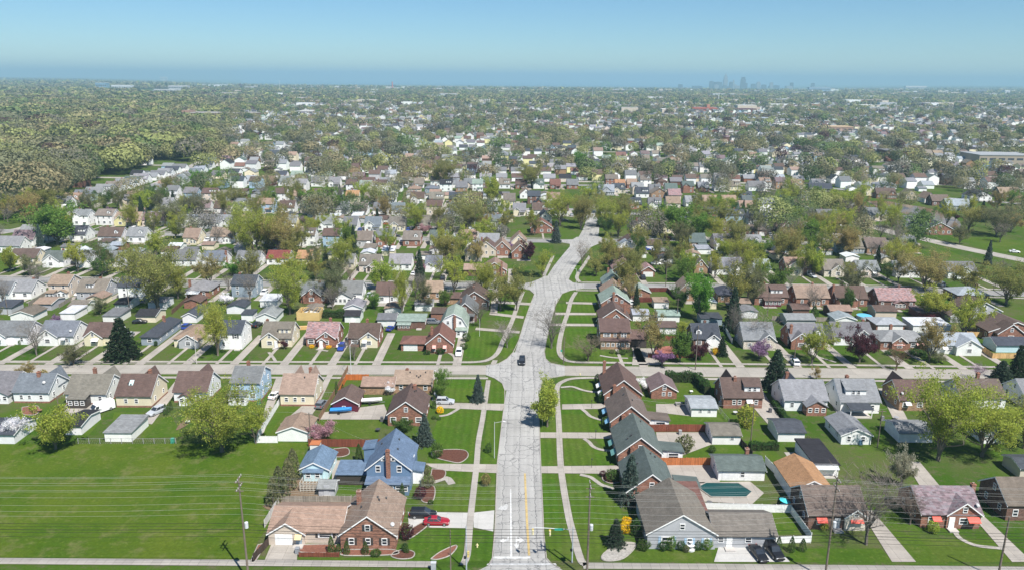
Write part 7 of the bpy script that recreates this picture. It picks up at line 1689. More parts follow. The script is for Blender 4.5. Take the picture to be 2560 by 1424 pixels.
# fill the gaps of each row with the same lots
rg = random.Random(77)
RMIX = ['grey'] * 6 + ['silver'] * 6 + ['slate'] * 4 + ['brown'] * 6 + ['taupe'] * 5 + ['tan'] * 2 + ['mauve', 'green', 'palegreen', 'black', 'paleblue', 'umber', 'redbrown']
WMIX = ['white'] * 20 + ['cream'] * 3 + ['beige', 'grey', 'brick', 'tanbrick', 'ltblue', 'yellow', 'pinkstone', 'brownbrick']
WMIXR = ['white'] * 6 + ['brick'] * 4 + ['brownbrick'] * 2 + ['tanbrick'] * 3 + ['cream', 'beige', 'grey', 'stone']
ST5 = P2((560, 452), (860, 458), (1190, 461), (1490, 464)); ST5R = P2((1470, 470), (1600, 478), (1760, 470), (1950, 462), (2150, 478), (2420, 500), (2700, 520))
STR = [ST1, ST2, ST3, ST4, ST5, ST5R, AVE, BLV, MROAD]
def clear_of(p, r=8.5, r2=12.2):
    if any(side_dist(s, p) < r + 3 for s in STR): return False
    if (p - POND).length < 26 or abs(p.x - POND.x) < 30 and abs(p.y - POND.y) < 16: return False
    return all((m[1] - p.x) ** 2 + (m[2] + 4 - p.y) ** 2 > r2 ** 2 for m in MID) and all((hh[1].x - p.x) ** 2 + (hh[1].y + 4 - p.y) ** 2 > r2 ** 2 for hh in HOUSES)
def ave_x(y):
    for a, b in zip(AVE[:-1], AVE[1:]):
        if a.y <= y <= b.y: return a.x + (b.x - a.x) * (y - a.y) / (b.y - a.y)
    return -300
def fill(row, st, dy, x0, x1, step=12.8):
    x = x0 + rg.uniform(0, 4)
    while x < x1:
        y = road_at(st, x) + dy + rg.uniform(-.8, .8)
        if clear_of(Vector((x, y + 4, 0))) and abs(x) < .70 * y + 6: MID.append([row, x, y, rg.uniform(7.6, 9.6), rg.choice(RMIX), rg.choice(WMIX if x < 30 else WMIXR), 1 if rg.random() < .3 else 0, 'fg:.05:.55:.6' if rg.random() < .35 else '', 'x'])
        x += step
for row, st, dy, lo, hi in (('E', ST3, -22, -245, 20), ('E', ST3, -22, 75, 120), ('F', ST3, 20, -240, 30), ('F', ST3, 20, 80, 120), ('G', ST4, -23, -240, 30), ('H', ST4, 21, -245, 32), ('I', ST5, -23, -215, 45), ('J', ST5, 21, -190, 52), ('K', ST5, 68, -190, 60), ('M', ST5R, -21, 62, 240), ('N', ST5R, 21, 62, 240), ('O', P2((1500, 532), (1640, 536), (1780, 528), (1900, 530), (2030, 546)), 18, 75, 190)): fill(row, st, dy, lo, hi)
# the long row of pale houses up the avenue on the left
MID = [m for m in MID if not (m[2] > 485 and m[1] < ave_x(m[2]) + 10)]
for i, (px, py) in enumerate(((150, 521), (178, 512), (205, 504), (232, 496), (258, 488), (283, 480), (305, 473), (328, 466), (350, 459), (372, 452), (392, 446), (410, 440), (428, 434), (446, 428))):
    q = G(px, py); MID.append(['A', q.x, q.y, 11.5, ('grey', 'tan', 'bluegrey', 'silver', 'silver', 'taupe', 'silver', 'green', 'silver', 'silver', 'grey', 'silver', 'slate', 'grey')[i], 'ltblue' if i == 2 else 'white', 0, '', 'x'])
for s in range(16):
    t = s / 15; y = 470 + t * 270
    for sd in (1,):
        x = ave_x(y) + sd * 17
        if all((m[1] - x) ** 2 + (m[2] - y) ** 2 > 170 for m in MID): MID.append(['A' if sd < 0 else 'B', x, y - 4, 9.0, rg.choice(['grey', 'silver', 'bluegrey', 'taupe', 'paleblue', 'slate', 'tan', 'green']), 'white', 0, '', 'y' if rg.random() < .5 else 'x'])
ROWS['M'] = 'near side, right-hand fifth street'; ROWS['N'] = 'far side, right-hand fifth street'; ROWS['O'] = 'far side, short middle street'; ROWS['A'] = 'outer side of the slanting avenue'; ROWS['B'] = 'inner side of the slanting avenue'

MID.sort(key=lambda m: m[2])
n_house = sum(1 for o in COL.objects if o.type == 'EMPTY' and o.name.split('.')[0] == 'house')
MID_KEEP = MID[:max(0, 300 - n_house)]; MID_REST = MID[len(MID_KEEP):]
cnt = {}
for m in MID_KEEP: cnt.setdefault((m[0], m[1] < road_x(m[2])), []).append(m)
for (row, lf), ms in cnt.items():
    ms.sort(key=lambda m: (abs(m[1] - road_x(m[2])) if row in ROWS and row not in 'AB' else ((m[2]) if row in 'AB' else (Vector((m[1], m[2], 0)) - (POND if not lf else G(1433, 600))).length)))
    for i, m in enumerate(ms):
        o_ = ORD[min(i, 39)]
        if row in 'AB': loc = f"{o_} along the {ROWS[row]}"
        elif row == 'P': loc = f"{o_} closest to the brown pond" if not lf else f"{o_} closest to the third crossing"
        else: loc = f"{o_} {'left' if lf else 'right'} of the road, {ROWS[row]}"
        rn, wn_ = RNAME.get(m[4], m[4]), WNAME.get(m[5], m[5])
        base = f"{rn}-roofed {wn_} house, {loc}"
        if len(base.replace(',', '').split()) > 16: base = f"{rn}-roofed house, {loc}"
        ft = m[7] + (' ch:%.2f:.6:.6' % rg.uniform(.2, .8) if rg.random() < .55 else '') + (rg.choice(['', ' po:.52:.95:1.7', ' dm:.75', ' sd:.5:.92', ' aw:.8:white:1.6', ' ex:.55:.95:2.2', ' lx:.5:1.0:2.0:2.4', '']) if m[8] == 'x' else '')
        ev, rs_ = (5.4, 2.8) if m[6] else (3.3, 3.6 if m[8] != 'hip' else 2.0)
        house(0, 0, 0, rg.uniform(8.4, 10) if m[8] != 'y' else 10.5, ev, rs_, m[8], m[4], m[5], ft, label=base, lod=1 if m[2] < 470 else 2, rot=rg.gauss(0, .03), world=(m[1], m[2], m[3]), wins=True)
        HOUSES[-1] = (*HOUSES[-1][:4], loc)

# rear garages of the middle blocks
GAR = []
def rear(px, y, n): GAR.append((G(px, y), n))
for a in ((640, 650), (970, 640), (1090, 636), (1090, 645), (1115, 648), (1135, 640), (690, 637), (90, 640), (170, 630), (260, 618), (520, 625), (600, 632), (1000, 545), (955, 560), (905, 558), (1225, 560), (430, 540), (790, 560), (340, 540), (1650, 640), (1665, 660), (1600, 645), (2010, 640), (2130, 655), (2215, 660), (1820, 640), (1760, 636), (2250, 650), (850, 558), (1270, 556), (560, 552), (640, 552)):
    GAR.append(G(*a))
for (yy, x0, x1) in ((258, -175, -20), (268, -178, -20), (258, 45, 165), (269, 45, 165), (346, -225, -30), (357, -225, -30), (350, 70, 150), (360, 70, 160), (436, -235, 10), (447, -235, 10), (530, -190, 30), (541, -190, 30)):
    x = x0
    while x < x1: GAR.append(Vector((x + rg.uniform(-2, 2), yy + rg.uniform(-3, 3), 0))); x += 13.2
k = 0; done = []; glab = {}
for g_ in GAR:
    p = g_ + Vector((0, 3.5, 0))
    if any(side_dist(s, p) < 9 for s in STR) or any((q - p).length < 9.5 for q in done): continue
    if any((hh[1].xy + Vector((0, hh[3] / 2)) - p.xy).length < 9.0 for hh in HOUSES): continue
    done.append(p); near = min(HOUSES, key=lambda hh: (hh[1] - p).length if hh[0]['category'] == 'house' else 1e9)
    rc = rg.choice(['silver', 'grey', 'brown', 'taupe', 'white', 'slate', 'paleblue', 'tan']); wc = rg.choice(['white'] * 5 + ['cream', 'grey', 'brick'])
    own = near[0]['label'].split(',')[0]
    loc = near[4]
    base = f"{RNAME.get(rc, rc)}-roofed garage behind the house {loc}" if loc else f"{RNAME.get(rc, rc)}-roofed {WNAME.get(wc, wc)} garage by {own}"
    base = ' '.join(base.split()[:15]); glab[base] = glab.get(base, 0) + 1
    if glab[base] > 1: base = ('second', 'third', 'fourth', 'fifth')[min(3, glab[base] - 2)] + ' ' + base
    garage(0, 0, 0, 6.8, rg.choice(['x', 'y', 'y', 'flat']), rc, wc, '', label=base, rise=rg.uniform(.5, 1.3), world=(g_.x, g_.y, rg.uniform(5.2, 6.4)), lod=2)
    k += 1
# driveways beside the houses of every row
dr = []
for hh in HOUSES:
    root, c, w, dep, loc = hh
    if root['category'] != 'house' or c.y < 190: continue
    for st in (ST1, ST2, ST3, ST4, ST5, ST5R):
        if not (st[0].x - 5 < c.x < st[-1].x + 5): continue
        ys_ = road_at(st, c.x); d = ys_ - (c.y + dep / 2)
        if abs(d) < 32:
            x = c.x + (w / 2 + 1.9)
            a, b = (ys_ + 3.8, c.y + dep + 4) if d < 0 else (c.y - 5, ys_ - 3.8)
            dr.append((x, a, b)); xw = c.x + w * .05
            a2, b2 = (ys_ + 3.8, c.y - .1) if d < 0 else (c.y + dep, ys_ - 3.8)
            dr.append((xw, a2, b2, 1.0)); break
for t in dr:
    w = (t[3] if len(t) > 3 else 2.5) / 2
    x0, y0, y1 = t[:3]
    if abs(x0 - road_x((y0 + y1) / 2)) < 9 or y1 - y0 < 3: continue
    zz = Z_DRIVE if w > .8 else Z_WALK - .004
    m_ = mesh('driveway', [(x0 - w, y0, zz), (x0 + w, y0, zz), (x0 + w, y1, zz), (x0 - w, y1, zz)], [(0, 1, 2, 3)], MAT['drive'])
    ob('driveway' if w > .8 else 'path', m_)['kind'] = 'structure'

# patios behind the houses and more parked cars
for i, hh in enumerate(HOUSES):
    root, c, w, dep, loc = hh
    if root['category'] != 'house' or c.y < 225 or c.y > 560: continue
    back = -1 if any(abs(road_at(st, c.x) - (c.y + dep + 16)) < 16 for st in (ST1, ST2, ST3, ST4)) else 1
    y0 = c.y - 4.2 if back < 0 else c.y + dep + .2; x0 = c.x - w * rg.uniform(.1, .4); pw = rg.uniform(3, 6.5)
    m_ = mesh('patio', [(x0, y0, .075), (x0 + pw, y0, .075), (x0 + pw, y0 + 4, .075), (x0, y0 + 4, .075)], [(0, 1, 2, 3)], MAT['drive']); ob('patio', m_)['kind'] = 'structure'
k = 0; usedl = set()
for t in dr:
    if len(t) > 3 or rg.random() > .30 or k > 44: continue
    x0, y0, y1 = t[:3]
    if abs(x0 - road_x((y0 + y1) / 2)) < 9 or y1 - y0 < 8: continue
    hh = min((q for q in HOUSES if q[0]['category'] == 'house'), key=lambda q: abs(q[1].x - x0) + abs(q[1].y - (y0 + y1) / 2))
    cn, cc = rg.choice((('white', WH), ('black', BK), ('silver', SV), ('dark grey', GY), ('red', RD), ('blue', BL), ('white', WH), ('silver', SV)))
    lb = f"{cn} car parked beside {hh[4].replace('left of the road', 'house left of road').replace('right of the road', 'house right of road')}" if hh[4] and ',' in hh[0]['label'] and hh[4] != FS else f"{cn} car beside the {hh[0]['label']}"
    lb = ' '.join(lb.split()[:16])
    if lb in usedl: continue
    usedl.add(lb); k += 1
    yy = rg.uniform(y0 + 3, y1 - 3); ms = car_meshes(rg.choice(('sedan', 'suv', 'sedan', 'suv', 'minivan')))
    r = empty('car', (x0, yy, .1), math.radians(rg.choice((90, -90)) + rg.uniform(-4, 4)), lb, 'car')
    ob('body', ms['body'], r, color=cc); ob('windows', ms['glass'], r); ob('roof', ms['roof'], r, color=cc)
    for sx in (-.3, .31):
        for sy in (-1, 1): ob('wheel', ms['tyre'], r, (sx * ms['L'], sy * (ms['W'] / 2 - .1), ms['R']))
# ------------------------------------------------------------------ the rest of the town, too many to count
rs = np.random.RandomState(5); rf = random.Random(5)
class TM:
    """big mesh with a colour per face, kept as the attribute 'tone'"""
    def __init__(s): s.v = []; s.f = []; s.c = []
    def quadbox(s, x, y, z0, w, d, h, rise, rz, wc, rc, axis):
        c, n = math.cos(rz), math.sin(rz); k = len(s.v)
        R = lambda a, b, zz: s.v.append((x + a * c - b * n, y + a * n + b * c, z0 + zz))
        for zz in (-.5, h): R(-w, -d, zz); R(w, -d, zz); R(w, d, zz); R(-w, d, zz)
        e = .35; o = k + 8; zo = h - .12
        for a, b in ((-w - e, -d - e), (w + e, -d - e), (w + e, d + e), (-w - e, d + e)): R(a, b, zo)
        if axis == 'x': R(-w - e, 0, h + rise); R(w + e, 0, h + rise); rf_ = [(o, o + 1, o + 5, o + 4), (o + 2, o + 3, o + 4, o + 5)]; gb = [(k + 7, k + 4, o + 6), (k + 5, k + 6, o + 7)]
        else: R(0, -d - e, h + rise); R(0, d + e, h + rise); rf_ = [(o + 1, o + 2, o + 5, o + 4), (o + 3, o, o + 4, o + 5)]; gb = [(k + 4, k + 5, o + 6), (k + 6, k + 7, o + 7)]
        if axis == 'x': R(-w, 0, h + rise - .15); R(w, 0, h + rise - .15)
        else: R(0, -d, h + rise - .15); R(0, d, h + rise - .15)
        for f in ((k, k + 1, k + 5, k + 4), (k + 1, k + 2, k + 6, k + 5), (k + 2, k + 3, k + 7, k + 6), (k + 3, k, k + 4, k + 7), *gb): s.f.append(f); s.c.append(wc)
        for f in rf_: s.f.append(f); s.c.append(rc)
    def build(s, name, mat, kind):
        m = mesh(name, s.v, s.f, MAT[mat]); a = m.attributes.new('tone', 'FLOAT_COLOR', 'FACE')
        a.data.foreach_set('color', np.array([(*c[:3], 1) for c in s.c], dtype=np.float32).ravel())
        o = ob(name, m); o['kind'] = kind; return o

from mathutils import noise as mnoise
def clump(x, y): return max(.12, min(2.2, .75 + 2.1 * mnoise.noise(Vector((x / 120, y / 150, 3.1)))))
def wood(x, y):
    """1 where the photograph shows closed woodland instead of streets"""
    px = 1280 + F_PX * x / max(y, 1); row = row_of(x, y, 0)
    w = smooth(700, 380, px) * smooth(445, 415, row) if px < 760 else 0
    if row > 300 and 560 < px < 1150: w = max(w if px < 560 else 0, 0)
    if px < 240: w = max(w, smooth(265, 150, px) * smooth(555, 505, row) * (1 if row > 400 else 0))
    px += 55 * mnoise.noise(Vector((x / 70, y / 110, 9.0)))
    if px < 700 and 262 < row < 445: w = max(w, smooth(660, 470, px + (row - 300) * 1.0))
    if row < 262: w = max(w, .30)
    return w

FB = TM(); taken = []
ordered = list(MID_REST)
for m in ordered: FB.quadbox(m[1], m[2] + 4.5, 0, m[3] / 2, 4.5, 4.9 if m[6] else 3.0, 2.8, 0, jitter(WALL[m[5]], rf), jitter(ROOF[m[4]], rf), 'y' if m[8] == 'y' else 'x')
y = 640.0 if False else 585.0; row_i = 0
while y < 3900:
    step = 12.8 if y < 1700 else 15.0
    n = int(.72 * y * 2 / step)
    lead = 60 if y < 1700 else 75
    for i in range(n):
        x = -.72 * y + i * step + rf.uniform(-1.5, 1.5); jit = 14 * math.sin(x * .004 + row_i) + 10 * math.sin(x * .0017 + y)
        yy = y + jit + rf.uniform(-2, 2)
        if rf.random() < wood(x, yy) * .74 or rf.random() < .10: continue
        if yy < 700 and not clear_of(Vector((x, yy, 0)), 9, 12.5): continue
        if row_of(x, yy, 0) < 400 and 2440 < 1280 + F_PX * x / yy < 2600 and row_of(x, yy, 0) > 365: continue
        two = rf.random() < .55; rc = jitter(ROOF[rf.choice(RMIX)], rf, .15); wc = jitter(WALL[rf.choice(WMIX)], rf, .06)
        FB.quadbox(x, yy, ground_z(x, yy), rf.uniform(3.7, 4.9), rf.uniform(4, 5.2), rf.uniform(5.2, 6.0) if two else rf.uniform(2.8, 3.3), rf.uniform(2.0, 3.4), rf.choice((0, 0, 0, .08, -.08)) + .1 * math.sin(x * .002), wc, rc, rf.choice('xxxy'))
        if y < 1500 and rf.random() < .5: FB.quadbox(x + rf.uniform(-3, 3), yy + (17 if row_i % 2 else -17), 0, 3.0, 3.2, 2.4, 1.1, 0, jitter(WALL['white'], rf), jitter(ROOF[rf.choice(RMIX)], rf, .1), rf.choice('xy'))
    y += 42 if row_i % 2 else 47; row_i += 1
for _ in range(420):                                       # low pale roofs of shops and works further out
    yy = rf.uniform(1900, 9500) ** 1.0; x = rf.uniform(-.7, .7) * yy
    if wood(x, yy) > .5: continue
    FB.quadbox(x, yy, ground_z(x, yy), rf.uniform(8, 30) * (1 + yy / 9000), rf.uniform(8, 25), rf.uniform(6, 11) * (1 + yy / 6000), .3, 0, jitter(WALL[rf.choice(['white', 'beige', 'grey', 'tanbrick'])], rf), jitter((.6, .6, .6), rf, .2), 'x')
FB.build('distant_houses', 'tone', 'stuff')

# streets of the far town seen between the roofs
for k, yy in enumerate(np.arange(628, 1500, 89.0)):
    if k % 1 == 0: strip('cross_street', [(-.75 * yy, yy + 6 * math.sin(k)), (0, yy), (.75 * yy, yy - 6 * math.sin(k * 2))], 8.0, .05, 'slab', smooth=3)

# far trees: ragged leaf clusters, a few dozen to a crown
def crowd(name, P_, H_, W_, C_, nq, size, label=None):
    V = []; CC = []
    for n_ in np.unique(nq):
        idx = np.where(nq == n_)[0]; k = len(idx); n = int(n_)
        v = rs.normal(size=(k, n, 3)); v /= np.linalg.norm(v, axis=2)[..., None]
        lob = 1 + .13 * np.sin(v[..., :1] * 4 + idx[:, None, None]) + .10 * np.sin(v[..., 1:2] * 6 + 2 * idx[:, None, None])
        v = v * (rs.uniform(.45, 1, (k, n, 1)) ** .35) * lob
        cen = np.empty((k, n, 3)); cen[..., 0] = P_[idx, 0, None] + v[..., 0] * W_[idx, None] * .5; cen[..., 1] = P_[idx, 1, None] + v[..., 1] * W_[idx, None] * .5
        cen[..., 2] = P_[idx, 2, None] + H_[idx, None] * (.60 + .40 * v[..., 2])
        sz = np.repeat((size[idx] * W_[idx])[:, None], n, 1).reshape(-1, 1)
        V.append(leaf_quads(cen.reshape(-1, 3), sz, rs, out_=(v / np.maximum(np.linalg.norm(v, axis=2)[..., None], .01) * .95 + np.array([0, 0, .35])).reshape(-1, 3))); CC.append(np.repeat(C_[idx], n, 0))
    v = np.concatenate(V); c = np.concatenate(CC); n = len(c)
    m = bpy.data.meshes.new(name); m.vertices.add(4 * n); m.vertices.foreach_set('co', v.astype(np.float32).ravel())
    m.loops.add(4 * n); m.loops.foreach_set('vertex_index', np.arange(4 * n, dtype=np.int32)); m.polygons.add(n); m.polygons.foreach_set('loop_start', np.arange(0, 4 * n, 4, dtype=np.int32))
    m.update(calc_edges=True); a = m.attributes.new('tone', 'FLOAT_COLOR', 'FACE')
    c = np.concatenate([c * rs.uniform(.72, 1.3, (n, 1)), np.ones((n, 1))], 1); a.data.foreach_set('color', c.astype(np.float32).ravel()); m.materials.append(MAT['toneleaf'])
    o = ob(name, m); o['kind'] = 'stuff'; return o

FAR_COL = ['olive'] * 6 + ['bronze'] * 3 + ['budgreen'] * 4 + ['dull'] * 5 + ['grey'] * 3 + ['fresh'] * 3 + ['boxwood'] * 2 + ['spruce'] * 2 + ['dark'] + ['plum'] * 1
pts = []
y = 560.0
# individuals among the nearer trees of the middle distance, each with its own trunk and crown
def rand_pts(y0, y1, dens, wd):
    out_ = []; area = (y1 * y1 - y0 * y0) * .70
    for _ in range(int(area * max(dens, wd))):
        yy = math.sqrt(rf.uniform(y0 * y0, y1 * y1)); x = rf.uniform(-.71, .71) * yy
        w = wood(x, yy); d = dens * (1 - w) * clump(x, yy) / 1.2 + wd * w
        if rf.random() < d / max(dens, wd): out_.append((x, yy))
    return out_
cand = rand_pts(212, 560, 1 / 130, 1 / 110); cand.sort(key=lambda p: p[1])
TP = [(t[0].location.x, t[0].location.y, t[4]) for t in TREES if t[3] > 4]
pl = []
for x, yy in cand:
    p = Vector((x, yy, 0))
    if any(side_dist(s, p) < 6.5 for s in STR) or (p - POND).length < 22: continue
    if any((hh[1].xy + Vector((0, hh[3] / 2)) - p.xy).length < (5.9 if hh[0]['category'] == 'house' else 4.4) for hh in HOUSES): continue
    if any(math.hypot(x - a, yy - b) < (w_ * .3 + 3) for a, b, w_ in TP): continue
    if 225 < yy < 262 and abs(x) < 120: continue
    r0 = row_of(x, yy, 0); px = 1280 + F_PX * x / yy
    if 585 < r0 < 660 and px > 2320: continue
    if 420 < r0 < 560 and x < ave_x(yy) + 14 and px > 110: continue
    if 500 < r0 < 900 and abs(x - road_x(yy)) < 22 and rf.random() < .7: continue
    TP.append((x, yy, 8)); pl.append(p)
print('cand', len(cand), len(pl)); pl = [q for i, q in enumerate(pl) if q.y < 330 or i % 4][:290]
seen_lab = {}
for p in pl:
    kind = rf.choice(['budding_tree'] * 5 + ['leafy_tree'] * 3 + ['bare_tree'] * 2 + ['spruce_tree', 'tall_tree', 'tall_tree', 'blossom_tree'])
    colr = {'budding_tree': rf.choice(['olive', 'bronze', 'budgreen', 'dull', 'olive', 'budgreen']), 'tall_tree': rf.choice(['olive', 'dull', 'budgreen']), 'leafy_tree': rf.choice(['fresh', 'lime', 'boxwood', 'fresh', 'budgreen']), 'bare_tree': 'grey', 'spruce_tree': rf.choice(['spruce', 'dark', 'bluespruce']), 'blossom_tree': rf.choice(['plum', 'white', 'redbud', 'pink', 'plum'])}[kind]
    h = {'budding_tree': rf.uniform(11, 18), 'tall_tree': rf.uniform(14, 20), 'leafy_tree': rf.uniform(8, 14), 'bare_tree': rf.uniform(8, 13), 'spruce_tree': rf.uniform(9, 14), 'blossom_tree': rf.uniform(4.5, 7)}[kind]
    w = h * {'budding_tree': .85, 'tall_tree': .6, 'leafy_tree': .9, 'bare_tree': .8, 'spruce_tree': .42, 'blossom_tree': 1.0}[kind] * rf.uniform(.85, 1.15)
    hh = min((q for q in HOUSES if q[0]['category'] == 'house'), key=lambda q: (q[1] + Vector((0, 4, 0)) - p).length)
    d = p - hh[1]; rel = 'behind' if d.y > hh[3] + 1 else ('before' if d.y < -1 else 'beside')
    size = 'tall' if h > 12.5 else ('small' if h < 7 else ('mid-sized' if h < 10 else 'broad'))
    word = TREE_WORD[colr]; kk = {'budding_tree': 'budding', 'tall_tree': 'slender', 'leafy_tree': 'leafy', 'bare_tree': 'bare', 'spruce_tree': 'conifer', 'blossom_tree': 'ornamental'}[kind]
    where = hh[0]['label'].split(',')[1].strip().replace('near side, ', '').replace('far side, ', '') if hh[4] and ',' in hh[0]['label'] else hh[0]['label']
    if hh[4]:
        where = hh[4].replace('left of the road', 'house left').replace('right of the road', 'house right').replace('along the', 'house,').replace('closest to the', 'house from the'); base = f"{word} {kk} tree {rel} {where}"
    else: base = f"{word} tree {rel} {where}"
    ws = base.split()
    for ex in ('', size, 'another ' + size, 'third', 'fourth', 'further', 'lowest', 'last'):
        lb = ' '.join((([ex] if ex else []) + ws)[:16])
        if lb not in seen_lab: break
    seen_lab[lb] = 1
    tree_at(kind, p, h, w, colr, lb, 'tree', seed=len(seen_lab), bark=(.12, .105, .09) if kind != 'bare_tree' else (.17, .15, .13))

HID = ((450, 560, 297), (2450, 2560, 413), (1732, 1790, 280), (748, 782, 287), (2140, 2200, 372), (238, 470, 228), (370, 470, 236), (973, 1010, 222), (2030, 2068, 229), (503, 580, 215), (1842, 1888, 281), (2060, 2130, 332))
def mass(name, y0, y1, dens, wd, nq, sz, big=1.0):
    P_ = rand_pts(y0, y1, dens, wd); P2_ = []
    for x, yy in P_:
        px = 1280 + F_PX * x / yy
        if any(a - 8 < px < b + 8 and c - 5 < row_of(x, yy, 0) < c + (14 if c > 260 else 4) for a, b, c in HID): continue
        if px > 2325 and 588 < row_of(x, yy, 0) < 648: continue
        if 480 < yy < 760 and ave_x(yy) - 45 < x < ave_x(yy) + 12: continue
        if yy < 760 and (any(side_dist(s, Vector((x, yy, 0))) < 6 for s in STR) or not all(math.hypot(x - a, yy - b) > w_ * .4 + 2.5 for a, b, w_ in TP) or any((hh[1].xy - Vector((x, yy - 4))).length < 6.5 for hh in HOUSES)): continue
        P2_.append((x, yy))
    n = len(P2_); A = np.array([(x, yy, ground_z(x, yy)) for x, yy in P2_]); nm = [rf.choice(FAR_COL) for _ in range(n)]
    con = np.array([q in ('spruce', 'dark') for q in nm]); wdn = np.array([wood(x, yy) for x, yy in P2_])
    H_ = (6 + 7.5 * rs.beta(1.6, 1.6, n) + 3 * (rs.rand(n) < .12)) * (1 + .35 * wdn) * big; W_ = np.where(con, H_ * .5, H_ * rs.uniform(.75, 1.35, n)) * (1 + .45 * wdn)
    C_ = np.array([jitter(TREE_COL[q], rf, .14) for q in nm]); C_ = (C_ * .7 + C_.mean(1, keepdims=True) * .3) * (.93 + .1 * wdn)[:, None]; kk_ = (wdn * .22)[:, None]; C_ = C_ * (1 - kk_) + np.array([.135, .148, .052]) * rs.uniform(.8, 1.2, (n, 1)) * kk_
    crowd(name, A, H_, W_, C_, np.full(n, nq), np.full(n, sz))
    return n
n1 = mass('mid_trees', 380, 620, 1 / 420, 1 / 105, 2400, .019, 1.45)
n2 = mass('far_trees', 620, 1150, 1 / 440, 1 / 135, 820, .038, 1.3)
n3 = mass('farther_trees', 1150, 2300, 1 / 540, 1 / 165, 230, .068, 1.25)
n4 = mass('distant_woods', 2300, 5200, 1 / 680, 1 / 280, 40, .17, 1.2)
n5 = mass('horizon_woods', 5200, 15500, 1 / 2600, 1 / 2400, 14, .26, 1.7)


# commercial and public buildings that stand out
def block(name, cat, label, px0, px1, py, dep, h, wc, rc, extra=None, wmat='siding'):
    a, b = G(px0, py, 0), G(px1, py, 0); gz = ground_z((a.x + b.x) / 2, a.y); c = (a + b) / 2; w = (b - a).length
    r = empty(name, (c.x, c.y + dep / 2, gz), 0, label, cat)
    bx('wall', r, (0, 0, h / 2 - .5), (w, dep, h + 1), wc, wmat); bx('roof', r, (0, 0, h + .3), (w + .8, dep + .8, .6), rc, 'flat')
    n = max(2, int(w / 9))
    for k in range(n): bx('window_band', r, (-w / 2 + w * (k + .5) / n, -dep / 2 - .05, h * .6), (w / n * .7, .12, h * .22), (.05, .06, .08))
    for q in (extra or []): bx(q[0], r, (q[1] * w, q[2] * dep, q[3]), (q[4] * w, q[5] * dep, q[6]), q[7])
    return r
block('commercial_building', 'building', 'long tan flat-roofed commercial building by the edge', 2450, 2600, 412, 36, 9, (.34, .29, .23), (.30, .31, .32), [('rooftop_unit', -.2, .1, 10.4, .05, .1, 2), ][0:0])
block('office_building', 'building', 'dark brick office block with window bands near tan building', 2218, 2290, 400, 24, 9, (.17, .075, .05), (.16, .15, .15), wmat='brick')
block('hall', 'building', 'wide pale grey hipped hall left of the office block', 2140, 2200, 372, 30, 6, (.55, .55, .53), (.38, .40, .42))
block('school_building', 'school', 'long brick school building among trees', 440, 640, 297, 60, 10, (.22, .13, .095), (.30, .275, .25), [('tower', -.44, 0, 11, .1, .5, 7, (.28, .18, .13))], 'brick')
block('bank_building', 'building', 'low pale building with wide flat roof past the school', 748, 782, 287, 30, 8, (.42, .38, .36), (.72, .70, .66))
block('church_hall', 'building', 'red-roofed long hall with a small tower', 1732, 1790, 280, 35, 10, (.40, .12, .08), (.42, .12, .08), [('tower', .2, 0, 14, .12, .3, 10, (.38, .2, .14))])
block('brick_hall', 'building', 'dark brick long block right of the red-roofed hall', 1842, 1888, 281, 30, 9, (.16, .06, .06), (.2, .12, .12))
block('white_church', 'building', 'pale low church with bluish roof in the distance', 1876, 1925, 306, 30, 8, (.62, .60, .55), (.40, .45, .52))
block('apartment_building', 'building', 'tan-roofed apartment block before the distant woods', 2060, 2130, 332, 30, 9, (.36, .24, .18), (.5, .36, .22)); block('apartment_building', 'building', 'grey apartment block beside the tan-roofed one', 1945, 2005, 325, 30, 8, (.45, .33, .28), (.62, .6, .56))
for i, (a, b, y, h, wc, rc, lb) in enumerate(((238, 268, 224, 34, (.20, .32, .42), (.7, .72, .72), 'blue glass box at the far white complex'), (276, 330, 226, 26, (.62, .64, .66), (.75, .75, .74), 'ribbed white hall of the far complex'), (382, 440, 231, 14, (.5, .5, .5), (.74, .74, .72), 'low pale hall of the far complex'), (420, 470, 227, 26, (.45, .46, .48), (.72, .71, .68), 'pale stacked hall of the far complex'), (370, 452, 236, 7, (.55, .28, .22), (.55, .26, .2), 'long reddish low hall below the far complex'),
                                            (503, 580, 215, 12, (.6, .6, .58), (.75, .75, .72), 'long thin white roof beyond the complex'), (404, 414, 199, 26, (.62, .60, .55), (.7, .7, .66), 'pale box on the far left skyline'), (973, 1010, 222, 9, (.7, .7, .68), (.75, .75, .72), 'white hall under the red chimney'), (1248, 1258, 235, 16, (.72, .70, .66), (.72, .7, .66), 'white box in the distant middle'), (2030, 2068, 229, 26, (.24, .34, .44), (.7, .72, .74), 'wide blue block with pale roof near the skyline'),
                                            (2275, 2305, 223, 22, (.66, .64, .62), (.74, .72, .7), 'pale dome-like hall on the right skyline'), (2516, 2532, 236, 20, (.78, .78, .78), (.8, .8, .8), 'white box near the right edge horizon'), (1340, 1370, 230, 12, (.66, .64, .6), (.7, .7, .68), 'pale roof in the central distance'), (1130, 1155, 238, 12, (.62, .55, .45), (.66, .62, .56), 'tan box in the central distance'), (2420, 2460, 236, 24, (.20, .22, .26), (.26, .28, .3), 'dark block on the right horizon'), (1690, 1712, 233, 9, (.74, .73, .7), (.75, .75, .73), 'long white roof before the skyline'), (870, 900, 240, 10, (.66, .64, .6), (.72, .7, .68), 'pale roof left of the red chimney'), (1330, 1348, 240, 14, (.7, .68, .66), (.74, .74, .7), 'white hall in the middle distance'))):
    g0 = G((a + b) / 2, y); sc = min(1.0, 9000 / g0.y)
    block('industrial_hall', 'building', lb, a, b, y, 40, max(4, h * g0.y / 4200), wc, rc)
